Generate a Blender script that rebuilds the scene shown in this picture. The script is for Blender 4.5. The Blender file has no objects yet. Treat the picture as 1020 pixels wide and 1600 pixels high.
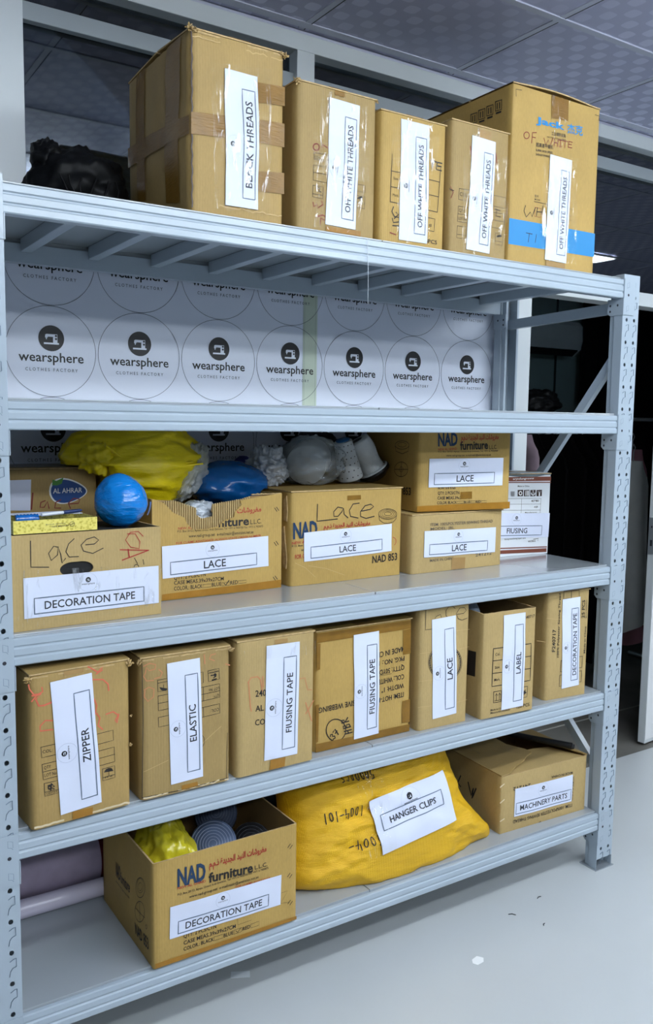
import bpy, bmesh, math, random
from mathutils import Vector, Matrix, noise
from mathutils.bvhtree import BVHTree

SC = bpy.context.scene
COL = SC.collection
R = math.radians
random.seed(7)

# ------------------------------------------------------------------ camera, exposure, world
cam_data = bpy.data.cameras.new('camera')
cam = bpy.data.objects.new('camera', cam_data)
COL.objects.link(cam)
YAW, PITCH, ROLL = (0.576796, -0.10347, 0.013635)
cf = Vector((math.sin(YAW)*math.cos(PITCH), math.cos(YAW)*math.cos(PITCH), math.sin(PITCH)))
cr = Vector((math.cos(YAW), -math.sin(YAW), 0))
cu = cr.cross(cf)
cr2 = math.cos(ROLL)*cr + math.sin(ROLL)*cu
cu2 = -math.sin(ROLL)*cr + math.cos(ROLL)*cu
cam.matrix_world = Matrix(((cr2.x, cu2.x, -cf.x, -0.43792), (cr2.y, cu2.y, -cf.y, -1.93483), (cr2.z, cu2.z, -cf.z, 1.59319), (0, 0, 0, 1)))
cam_data.sensor_fit = 'VERTICAL'
cam_data.sensor_height = 36.0
cam_data.lens = 30.2274
cam_data.clip_start = 0.02
SC.camera = cam
SC.view_settings.view_transform = 'Standard'
SC.view_settings.look = 'None'
SC.view_settings.exposure = 0.0
SC.view_settings.gamma = 1.0
SC.view_settings.use_curve_mapping = False
world = bpy.data.worlds.new('world')
world.use_nodes = True
world.node_tree.nodes['Background'].inputs[0].default_value = (0.02, 0.025, 0.03, 1)
world.node_tree.nodes['Background'].inputs[1].default_value = 1.0
SC.world = world
PANEL_STRENGTH = 25.5
PANEL_COLOUR = (0.86, 0.945, 1.0, 1)
# ceiling light battens of the workshop: (x, y, size x, size y)
PANELS = [(0.55, -1.6, 1.2, 0.14), (2.0, -1.6, 1.2, 0.14), (3.45, -1.6, 1.2, 0.14), (4.62, -1.25, 1.2, 0.2),
          (0.2, -2.7, 1.2, 0.14), (1.7, -2.7, 1.2, 0.14), (3.2, -2.7, 1.2, 0.14),  # middle row, added to soften the deck's shadow across the banner
          (-0.6, -4.0, 1.2, 0.14), (1.2, -4.0, 1.2, 0.14), (3.0, -4.0, 1.2, 0.14)]

# ------------------------------------------------------------------ materials
def lin(r, g, b):
    def f(c):
        c /= 255.0
        return c/12.92 if c <= 0.04045 else ((c+0.055)/1.055)**2.4
    return (f(r), f(g), f(b), 1)

MATS = {}
def mat(name, col, rough=0.5, metal=0.0, var=0.0, vscale=6.0, bump=0.0, bscale=60.0, bstretch=None, coat=0.0, spec=None, trans=0.0, sss=0.0):
    if name in MATS:
        return MATS[name]
    m = bpy.data.materials.new(name); m.use_nodes = True
    nt = m.node_tree; N = nt.nodes; K = nt.links
    b = N['Principled BSDF']
    b.inputs['Base Color'].default_value = col
    b.inputs['Roughness'].default_value = rough
    b.inputs['Metallic'].default_value = metal
    if coat: b.inputs['Coat Weight'].default_value = coat; b.inputs['Coat Roughness'].default_value = 0.12
    if spec is not None: b.inputs['Specular IOR Level'].default_value = spec
    if trans: b.inputs['Transmission Weight'].default_value = trans
    tc = N.new('ShaderNodeTexCoord')
    if var:
        n = N.new('ShaderNodeTexNoise'); n.inputs['Scale'].default_value = vscale; n.inputs['Detail'].default_value = 6
        K.new(tc.outputs['Object'], n.inputs['Vector'])
        r = N.new('ShaderNodeMapRange'); r.inputs['To Min'].default_value = 1-var; r.inputs['To Max'].default_value = 1+var
        r.inputs['From Min'].default_value = 0.3; r.inputs['From Max'].default_value = 0.7
        K.new(n.outputs['Fac'], r.inputs['Value'])
        x = N.new('ShaderNodeVectorMath'); x.operation = 'SCALE'
        x.inputs[0].default_value = col[:3]
        K.new(r.outputs['Result'], x.inputs['Scale']); K.new(x.outputs['Vector'], b.inputs['Base Color'])
    if bump:
        mp = N.new('ShaderNodeMapping')
        if bstretch: mp.inputs['Scale'].default_value = bstretch
        K.new(tc.outputs['Object'], mp.inputs['Vector'])
        n = N.new('ShaderNodeTexNoise'); n.inputs['Scale'].default_value = bscale; n.inputs['Detail'].default_value = 4
        K.new(mp.outputs['Vector'], n.inputs['Vector'])
        bp = N.new('ShaderNodeBump'); bp.inputs['Strength'].default_value = bump; bp.inputs['Distance'].default_value = 0.01
        K.new(n.outputs['Fac'], bp.inputs['Height']); K.new(bp.outputs['Normal'], b.inputs['Normal'])
    MATS[name] = m
    return m

def cardboard(name, col, axis='Z'):
    """kraft carton board: blotchy tone, flecks, faint flute lines"""
    if name in MATS: return MATS[name]
    m = bpy.data.materials.new(name); m.use_nodes = True
    nt = m.node_tree; N = nt.nodes; K = nt.links; b = N['Principled BSDF']
    b.inputs['Roughness'].default_value = 0.62; b.inputs['Specular IOR Level'].default_value = 0.35
    tc = N.new('ShaderNodeTexCoord')
    n1 = N.new('ShaderNodeTexNoise'); n1.inputs['Scale'].default_value = 5; n1.inputs['Detail'].default_value = 5
    n2 = N.new('ShaderNodeTexNoise'); n2.inputs['Scale'].default_value = 320; n2.inputs['Detail'].default_value = 2
    mp = N.new('ShaderNodeMapping'); mp.inputs['Scale'].default_value = (1, 1, 0.25) if axis == 'Z' else (0.25, 0.25, 1)
    K.new(tc.outputs['Object'], n1.inputs['Vector']); K.new(tc.outputs['Object'], mp.inputs['Vector']); K.new(mp.outputs['Vector'], n2.inputs['Vector'])
    a = N.new('ShaderNodeMath'); a.operation = 'MULTIPLY_ADD'; a.inputs[1].default_value = 0.55; K.new(n1.outputs['Fac'], a.inputs[0])
    s = N.new('ShaderNodeMath'); s.operation = 'MULTIPLY'; s.inputs[1].default_value = 0.35; K.new(n2.outputs['Fac'], s.inputs[0]); K.new(s.outputs[0], a.inputs[2])
    r = N.new('ShaderNodeMapRange'); r.inputs['From Min'].default_value = 0.25; r.inputs['From Max'].default_value = 0.65
    r.inputs['To Min'].default_value = 0.84; r.inputs['To Max'].default_value = 1.14; K.new(a.outputs[0], r.inputs['Value'])
    x = N.new('ShaderNodeVectorMath'); x.operation = 'SCALE'; x.inputs[0].default_value = col[:3]
    K.new(r.outputs[0], x.inputs['Scale']); K.new(x.outputs['Vector'], b.inputs['Base Color'])
    w = N.new('ShaderNodeTexWave'); w.inputs['Scale'].default_value = 45; w.inputs['Distortion'].default_value = 0.6
    w.bands_direction = 'X' if axis == 'Z' else 'Z'
    K.new(tc.outputs['Object'], w.inputs['Vector'])
    h = N.new('ShaderNodeMath'); h.operation = 'MULTIPLY_ADD'; h.inputs[1].default_value = 0.06; K.new(w.outputs['Fac'], h.inputs[0]); K.new(n1.outputs['Fac'], h.inputs[2])
    bp = N.new('ShaderNodeBump'); bp.inputs['Strength'].default_value = 0.25; bp.inputs['Distance'].default_value = 0.01
    K.new(h.outputs[0], bp.inputs['Height']); K.new(bp.outputs['Normal'], b.inputs['Normal'])
    MATS[name] = m
    return m

def film(name, tint, clear, rough, bump, bscale, stretch=(1, 1, 1), colour=None, gloss=(1, 1, 1, 1), dist=0.01, crease=None):
    """thin plastic: see-through share mixed with gloss (and a little body colour)"""
    if name in MATS: return MATS[name]
    m = bpy.data.materials.new(name); m.use_nodes = True
    nt = m.node_tree; N = nt.nodes; K = nt.links
    N.remove(N['Principled BSDF']); out = N['Material Output']
    tr = N.new('ShaderNodeBsdfTransparent'); tr.inputs[0].default_value = tint
    gl = N.new('ShaderNodeBsdfGlossy'); gl.inputs['Roughness'].default_value = rough; gl.inputs[0].default_value = gloss
    tc = N.new('ShaderNodeTexCoord'); mp = N.new('ShaderNodeMapping'); mp.inputs['Scale'].default_value = stretch
    n = N.new('ShaderNodeTexNoise'); n.inputs['Scale'].default_value = bscale; n.inputs['Detail'].default_value = 5; n.inputs['Roughness'].default_value = 0.6
    n.inputs['Distortion'].default_value = 1.2
    bp = N.new('ShaderNodeBump'); bp.inputs['Strength'].default_value = bump; bp.inputs['Distance'].default_value = dist
    K.new(tc.outputs['Object'], mp.inputs['Vector']); K.new(mp.outputs['Vector'], n.inputs['Vector']); K.new(n.outputs['Fac'], bp.inputs['Height']); K.new(bp.outputs['Normal'], gl.inputs['Normal'])
    mx = N.new('ShaderNodeMixShader'); mx.inputs[0].default_value = 1-clear
    K.new(tr.outputs[0], mx.inputs[1])
    if colour:
        df = N.new('ShaderNodeBsdfDiffuse'); df.inputs[0].default_value = colour; K.new(bp.outputs['Normal'], df.inputs['Normal'])
        m2 = N.new('ShaderNodeMixShader'); m2.inputs[0].default_value = 0.25
        K.new(df.outputs[0], m2.inputs[1]); K.new(gl.outputs[0], m2.inputs[2]); K.new(m2.outputs[0], mx.inputs[2])
    else:
        K.new(gl.outputs[0], mx.inputs[2])
    if crease:   # gloss gathers on the creases of the tape
        n3 = N.new('ShaderNodeTexNoise'); n3.inputs['Scale'].default_value = crease; n3.inputs['Detail'].default_value = 4; n3.inputs['Distortion'].default_value = 1.6
        m3 = N.new('ShaderNodeMapping'); m3.inputs['Scale'].default_value = (2.6, 1, 0.55); m3.inputs['Rotation'].default_value = (0, 0.35, 0)
        K.new(tc.outputs['Object'], m3.inputs[0]); K.new(m3.outputs[0], n3.inputs['Vector'])
        r3 = N.new('ShaderNodeMapRange'); r3.inputs['From Min'].default_value = 0.60; r3.inputs['From Max'].default_value = 0.72; r3.inputs['To Min'].default_value = 0.008; r3.inputs['To Max'].default_value = 0.34
        K.new(n3.outputs['Fac'], r3.inputs['Value']); K.new(r3.outputs[0], mx.inputs[0])
    K.new(mx.outputs[0], out.inputs[0])
    MATS[name] = m
    return m

def glass(name, tint, ior=1.5):
    if name in MATS: return MATS[name]
    m = bpy.data.materials.new(name); m.use_nodes = True
    nt = m.node_tree; N = nt.nodes; K = nt.links
    N.remove(N['Principled BSDF']); out = N['Material Output']
    tr = N.new('ShaderNodeBsdfTransparent'); tr.inputs[0].default_value = tint
    gl = N.new('ShaderNodeBsdfGlossy'); gl.inputs['Roughness'].default_value = 0.02; gl.inputs[0].default_value = (0.9, 0.95, 1, 1)
    fr = N.new('ShaderNodeFresnel'); fr.inputs[0].default_value = ior
    mx = N.new('ShaderNodeMixShader'); K.new(fr.outputs[0], mx.inputs[0]); K.new(tr.outputs[0], mx.inputs[1]); K.new(gl.outputs[0], mx.inputs[2]); K.new(mx.outputs[0], out.inputs[0])
    MATS[name] = m
    return m

def emit(name, col, s):
    m = bpy.data.materials.new(name); m.use_nodes = True
    b = m.node_tree.nodes['Principled BSDF']
    b.inputs['Base Color'].default_value = (0.8, 0.8, 0.8, 1); b.inputs['Emission Color'].default_value = col; b.inputs['Emission Strength'].default_value = s
    return m

STEEL = mat('blue_grey_painted_steel', lin(166, 179, 190), 0.3, 0.0, 0.03, 3, 0.03, 25, coat=0.25)
DECK = mat('grey_painted_deck_steel', lin(162, 169, 174), 0.22, 0.0, 0.03, 3, 0.02, 8, coat=0.7)
DARK_HOLE = mat('hook_slot_line', lin(104, 120, 136), 0.6)
STEEL_EDGE = mat('bare_steel', lin(175, 182, 188), 0.3, 0.6)
WHITE_ALU = mat('white_powder_coated_frame', lin(206, 212, 214), 0.4, 0, 0.02, 2)
GREY_ALU = mat('grey_window_sash', lin(150, 158, 162), 0.4)
PAPER = mat('white_label_paper', lin(216, 222, 240), 0.55, 0, 0.015, 12)
TAPE = mat('brown_packing_tape', lin(132, 96, 34), 0.3, 0, 0.12, 25, 0.12, 40, (1, 1, 6), spec=0.3)
TAPEL = mat('amber_packing_tape', lin(158, 112, 38), 0.3, 0, 0.1, 25, 0.12, 40, (6, 6, 1), spec=0.3)
TAPEC = mat('tan_packing_tape', lin(168, 134, 84), 0.25, 0, 0.06, 25, 0.1, 40)
CLEAR = film('clear_packing_tape', (0.985, 0.985, 0.98, 1), 0.92, 0.06, 1.0, 22, (2.4, 1, 0.4), dist=0.010, crease=17)
INK = {'K': mat('black_ink', lin(34, 30, 28), 0.6), 'R': mat('red_ink', lin(168, 42, 38), 0.6), 'N': mat('navy_ink', lin(18, 52, 84), 0.5),
       'B': mat('bright_blue_ink', lin(0, 128, 190), 0.5), 'G': mat('grey_ink', lin(92, 84, 74), 0.6), 'O': mat('red_crayon', lin(214, 104, 78), 0.7),
       'o': mat('faded_red_crayon', lin(196, 128, 86), 0.7), 'r': mat('dark_red_marker', lin(128, 44, 38), 0.6), 'W': mat('white_ink', lin(232, 232, 230), 0.5),
       'D': mat('dark_brown_ink', lin(58, 40, 36), 0.5), 'C': mat('crease_line', lin(196, 166, 112), 0.6), 'c': mat('pale_scuff', lin(214, 196, 160), 0.6),
       'b': mat('logo_blue', lin(24, 66, 128), 0.4), 'g': mat('leaf_green', lin(66, 130, 46), 0.5), 'F': mat('label_frame_ink', lin(92, 108, 128), 0.6), 'T': mat('label_text_ink', lin(38, 42, 52), 0.6)}
BROWN = mat('brown_print_band', lin(122, 66, 48), 0.5, 0, 0.08, 14)

# ------------------------------------------------------------------ geometry helpers
class MB:
    """collects shapes, then links them as ONE mesh object"""
    def __init__(self): self.v = []; self.f = []; self.mi = []; self.sm = []; self.mats = []
    def idx(self, m):
        if m not in self.mats: self.mats.append(m)
        return self.mats.index(m)
    def add(self, vs, fs, m, smooth=False):
        o = len(self.v); i = self.idx(m)
        self.v += [tuple(p) for p in vs]
        for f in fs: self.f.append(tuple(k+o for k in f)); self.mi.append(i); self.sm.append(smooth)
    def box(self, x0, x1, y0, y1, z0, z1, m, mtx=None):
        vs = [Vector(p) for p in ((x0,y0,z0),(x1,y0,z0),(x1,y1,z0),(x0,y1,z0),(x0,y0,z1),(x1,y0,z1),(x1,y1,z1),(x0,y1,z1))]
        if mtx: vs = [mtx @ p for p in vs]
        self.add(vs, [(0,3,2,1),(4,5,6,7),(0,1,5,4),(1,2,6,5),(2,3,7,6),(3,0,4,7)], m)
    def grid(self, fn, nu, nv, m, smooth=True, cu=False, cv=False):
        vs = [fn(i/nu, j/nv) for j in range(nv if cv else nv+1) for i in range(nu if cu else nu+1)]
        w = nu if cu else nu+1; hh = nv if cv else nv+1
        fs = [(j*w+i, j*w+(i+1) % w, ((j+1) % hh)*w+(i+1) % w, ((j+1) % hh)*w+i) for j in range(nv) for i in range(nu)]
        self.add(vs, fs, m, smooth)
    def extrude_x(self, prof, x0, x1, m):
        n = len(prof); vs = [(x0, y, z) for y, z in prof]+[(x1, y, z) for y, z in prof]
        fs = [(i, (i+1) % n, n+(i+1) % n, n+i) for i in range(n)]+[tuple(range(n))[::-1], tuple(range(n, 2*n))]
        self.add(vs, fs, m)
    def prism(self, poly, fn, t, m):
        """outline poly (a,b), mapped by fn(a,b,k) to a slab of thickness t"""
        n = len(poly); vs = [fn(a, b, 0) for a, b in poly]+[fn(a, b, t) for a, b in poly]
        self.add(vs, [(i, (i+1) % n, n+(i+1) % n, n+i) for i in range(n)]+[tuple(range(n))[::-1], tuple(range(n, 2*n))], m)
    def tube(self, pts, r, m, n=10, cap=True):
        pts = [Vector(p) for p in pts]; rr = r if isinstance(r, (list, tuple)) else [r]*len(pts)
        vs = []; prev = None
        for i, p in enumerate(pts):
            d = (pts[min(i+1, len(pts)-1)]-pts[max(i-1, 0)]).normalized()
            a = d.orthogonal().normalized() if prev is None else (prev-d*prev.dot(d)).normalized()
            prev = a; b = d.cross(a)
            vs += [p+(a*math.cos(2*math.pi*k/n)+b*math.sin(2*math.pi*k/n))*rr[i] for k in range(n)]
        fs = [(i*n+k, i*n+(k+1) % n, (i+1)*n+(k+1) % n, (i+1)*n+k) for i in range(len(pts)-1) for k in range(n)]
        self.add(vs, fs, m, True)
        if cap:
            self.add([vs[k] for k in range(n)], [tuple(range(n))[::-1]], m); self.add([vs[-n+k] for k in range(n)], [tuple(range(n))], m)
    def lathe(self, prof, org, axis, m, n=32, fn=None):
        """profile (r, h) turned about axis through org"""
        ax = Vector(axis).normalized(); a = ax.orthogonal().normalized(); b = ax.cross(a); org = Vector(org)
        def P(u, v):
            t = v*(len(prof)-1); i = min(int(t), len(prof)-2); f = t-i
            r = prof[i][0]*(1-f)+prof[i+1][0]*f; h = prof[i][1]*(1-f)+prof[i+1][1]*f; th = u*2*math.pi
            return org+ax*h+(a*math.cos(th)+b*math.sin(th))*r
        self.grid(P, n, len(prof)-1, m, True, cu=True)
    def ribbon(self, pts, w, P, k, m):
        """flat stroke of width w along 2-D points, laid on a face by P(a,b,k)"""
        pts = [Vector(p) for p in pts]
        q = [pts[0]]
        for p in pts[1:]:
            if (p-q[-1]).length > 1e-5:
                d = p-q[-1]; s = max(1, int(d.length/0.015))
                for j in range(1, s): q.append(q[-1]+d/s) if False else q.append(p-d*(1-j/s))
                q.append(p)
        if len(q) < 2: return
        vs = []
        for i, p in enumerate(q):
            d = (q[min(i+1, len(q)-1)]-q[max(i-1, 0)])
            d = d.normalized() if d.length > 1e-9 else Vector((1, 0))
            nrm = Vector((-d.y, d.x))*w/2
            e = d*(w/2) if i == len(q)-1 else (-d*(w/2) if i == 0 else Vector((0, 0)))
            vs += [P(*(p+nrm+e), k), P(*(p-nrm+e), k)]
        self.add(vs, [(2*i, 2*i+1, 2*i+3, 2*i+2) for i in range(len(q)-1)], m)
    def quad(self, q, P, k, m, n=10):
        a, b, c, d = [Vector(t) for t in q]
        def fn(u, v):
            t = (a*(1-u)+b*u)*(1-v)+(d*(1-u)+c*u)*v
            return P(t.x, t.y, k)
        self.grid(fn, n, n, m)
    def poly(self, pts, P, k, m): self.add([P(a, b, k) for a, b in pts], [tuple(range(len(pts)))], m)
    def text(self, s, p0, p1, pt, P, k, m, bold=0):
        vs, fs = glyphs(s, bold)
        p0, p1, pt = Vector(p0), Vector(p1), Vector(pt); e1 = p1-p0; e2 = pt-p0
        self.add([P(*(p0+e1*x+e2*y), k) for x, y in vs], fs, m)
    def build(self, name, parent=None, bevel=0.0, solid=0.0):
        me = bpy.data.meshes.new(name); me.from_pydata(self.v, [], self.f); me.update()
        for m in self.mats: me.materials.append(m)
        me.polygons.foreach_set('material_index', self.mi); me.polygons.foreach_set('use_smooth', self.sm)
        o = bpy.data.objects.new(name, me); COL.objects.link(o)
        if parent: o.parent = parent
        if solid: s = o.modifiers.new('thickness', 'SOLIDIFY'); s.thickness = solid; s.offset = 0
        if bevel: b = o.modifiers.new('edges', 'BEVEL'); b.width = bevel; b.segments = 2; b.limit_method = 'ANGLE'; b.angle_limit = R(50)
        return o

ARABIC = [[0xFEE3, 0xFED4, 0xFEAE, 0xFEED, 0xFEB7, 0xFE8E, 0xFE95], [0xFE8D, 0xFEDF, 0xFEE8, 0xFEF4, 0xFEAA], [0xFE8D, 0xFEDF, 0xFEA0, 0xFEAA, 0xFEF3, 0xFEAA, 0xFE93], [0xFEAB, 0x2E, 0xFEE1, 0x2E, 0xFEE1]]
ARABIC_LINE = ''.join(reversed(' '.join(''.join(chr(c) for c in w) for w in ARABIC)))   # shaped letters, right to left
_G = {}
def glyphs(s, bold=0):
    """outline letters as a flat mesh: x 0..1 over the line's width, y in capital heights"""
    key = (s, bold)
    if key in _G: return _G[key]
    c = bpy.data.curves.new('lettering', 'FONT'); c.body = ARABIC_LINE if s == '@AR' else s
    c.resolution_u = 2; c.offset = bold*0.006
    o = bpy.data.objects.new('lettering', c); COL.objects.link(o)
    dg = bpy.context.evaluated_depsgraph_get(); me = bpy.data.meshes.new_from_object(o.evaluated_get(dg))
    xs = [v.co.x for v in me.vertices]; x0, x1 = min(xs), max(xs)
    sy = 1/0.69; yo = 0
    r = ([((v.co.x-x0)/(x1-x0), (v.co.y+yo)*sy) for v in me.vertices], [tuple(p.vertices) for p in me.polygons])
    _G[key] = r; _W[key] = (x1-x0)/0.69
    bpy.data.objects.remove(o); bpy.data.curves.remove(c); bpy.data.meshes.remove(me)
    return r
_W = {}

def thing(name, label, cat, loc=(0, 0, 0), rz=0.0, group=None):
    o = bpy.data.objects.new(name, None); COL.objects.link(o); o.empty_display_size = 0.05
    o.location = loc; o.rotation_euler = (0, 0, R(rz)); o['label'] = label; o['category'] = cat
    if group: o['group'] = group
    return o
def tag(o, label, cat, group=None):
    o['label'] = label; o['category'] = cat
    if group: o['group'] = group
    return o
def struct(o): o['kind'] = 'structure'; return o
def smoothstep(a, b, x):
    t = max(0, min(1, (x-a)/(b-a))); return t*t*(3-2*t)
def fbm(p, o=3):
    s = 0; a = 1; f = 1
    for _ in range(o): s += a*noise.noise(p*f); a *= 0.5; f *= 2.1
    return s
def blob(mb, c, r, m, seed=0, amp=0.12, ridge=0.1, scale=2.2, stretch=(1, 1, 1), rot=None, nu=72, nv=44, flat=None, tuck=None):
    """crumpled bag body: ellipsoid with soft lumps and sharp creases"""
    c = Vector(c); off = Vector((seed*3.7, seed*1.3, -seed*2.1)); st = Vector(stretch)
    def P(u, v):
        th = u*2*math.pi; ph = (v-0.5)*math.pi*0.999
        d = Vector((math.cos(ph)*math.cos(th), math.cos(ph)*math.sin(th), math.sin(ph)))
        q = Vector((d.x*st.x, d.y*st.y, d.z*st.z))*scale+off
        w1 = Vector((noise.noise(q*1.1), noise.noise(q*1.1+Vector((9, 0, 0))), noise.noise(q*1.1+Vector((0, 9, 0)))))
        k = 1+amp*fbm(q, 2)+ridge*(0.35-abs(noise.noise(q*1.3+w1*1.2)))*.8+ridge*0.32*(0.3-abs(noise.noise(q*2.9+w1*2.2)))
        p = Vector((d.x*r[0], d.y*r[1], d.z*r[2]))*k
        if rot: p = rot @ p
        p = c+p
        if flat is not None and p.z < flat: p.z = flat+0.0005*noise.noise(p*60)
        if tuck: p = tuck(p)
        return p
    mb.grid(P, nu, nv, m, True, cu=True)

# ------------------------------------------------------------------ measured layout of the photographed place (metres)
BOX = {'B1': [0.436, 0.02, 2.0925, 0.0, 0.254, 0.41, 0.413], 'B2': [0.728, 0.02, 2.0925, 0.0, 0.25, 0.3, 0.36], 'B3': [0.992, 0.02, 2.0925, 0.0, 0.233, 0.3, 0.341], 'B4': [1.243, 0.02, 2.0925, 0.0, 0.229, 0.3, 0.365], 'B5': [1.478, 0.02, 2.0925, 0.0, 0.389, 0.46, 0.515], 'C1': [0.007, 0.03, 1.1144, 3.2, 0.36, 0.28, 0.2185], 'C2': [0.012, 0.37, 1.1144, 0.0, 0.3, 0.2, 0.345], 'C3': [0.399, 0.19, 1.1144, 1.8, 0.399, 0.36, 0.275], 'C4': [0.827, 0.198, 1.1144, 1.3, 0.416, 0.38, 0.275], 'C5': [1.268, 0.188, 1.1144, 1.0, 0.403, 0.37, 0.187], 'C6': [1.309, 0.216, 1.3099, -7.5, 0.366, 0.36, 0.277], 'C7': [1.697, 0.326, 1.1144, -4.5, 0.32, 0.2, 0.298], 'D1': [0.028, -0.016, 0.6632, 4.5, 0.239, 0.36, 0.358], 'D2': [0.294, 0.004, 0.6632, 0.2, 0.241, 0.36, 0.355], 'D3': [0.554, 0.004, 0.6632, 1.2, 0.241, 0.36, 0.361], 'D4': [0.823, 0.048, 0.6632, 0.0, 0.342, 0.36, 0.346], 'D5': [1.182, 0.031, 0.6632, -1.4, 0.195, 0.36, 0.373], 'D6': [1.419, 0.009, 0.6632, -2.8, 0.222, 0.34, 0.341], 'D7': [1.737, 0.037, 0.6632, -5.2, 0.19, 0.36, 0.368], 'E1': [0.318, -0.006, 0.2199, 0.2, 0.418, 0.38, 0.278], 'E3': [1.575, 0.063, 0.2199, -2.7, 0.404, 0.37, 0.2]}
LABEL = {'B1': ['BLACK THREADS', 0.1316, 0.1825, 0.3157, 0.0898, 90.6716], 'B2': ['OFF WHITE THREADS', 0.1399, 0.1768, 0.32, 0.0957, 88.5854], 'B3': ['OFF WHITE THREADS', 0.1171, 0.17, 0.3216, 0.0997, 90.2138], 'B4': ['OFF WHITE THREADS', 0.1164, 0.1723, 0.3232, 0.093, 88.1295], 'B5': ['OFF WHITE THREADS', 0.2098, 0.1778, 0.3187, 0.0976, 88.8045], 'C1': ['DECORATION TAPE', 0.1887, 0.075, 0.3287, 0.0931, 0.0261], 'C3': ['LACE', 0.1906, 0.1071, 0.3265, 0.0868, 1.2459], 'C4': ['LACE', 0.2079, 0.1178, 0.327, 0.0866, 1.4982], 'C5': ['LACE', 0.2084, 0.0913, 0.3181, 0.0854, -0.9007], 'C6': ['LACE', 0.1857, 0.1263, 0.292, 0.0928, 0.3139], 'C7': ['FIUSING', 0.1699, 0.1123, 0.2955, 0.0905, -2.0558], 'D1': ['ZIPPER', 0.1041, 0.1825, 0.3183, 0.0983, 93.4584], 'D2': ['ELASTIC', 0.1154, 0.1819, 0.3108, 0.0877, 91.6039], 'D3': ['FIUSING TAPE', 0.1356, 0.1863, 0.3118, 0.1034, 89.0444], 'D4': ['FIUSING TAPE', 0.1734, 0.1705, 0.3103, 0.0891, 91.2004], 'D5': ['LACE', 0.0954, 0.187, 0.3125, 0.0929, 92.4577], 'D6': ['LABEL', 0.1282, 0.174, 0.31, 0.092, 90.4898], 'D7': ['DECORATION TAPE', 0.107, 0.1906, 0.3119, 0.0804, 92.0484], 'E1': ['DECORATION TAPE', 0.2047, 0.107, 0.3234, 0.0852, -1.2667], 'E3': ['MACHINERY PARTS', 0.1963, 0.0962, 0.2715, 0.0979, -0.8442]}
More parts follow.
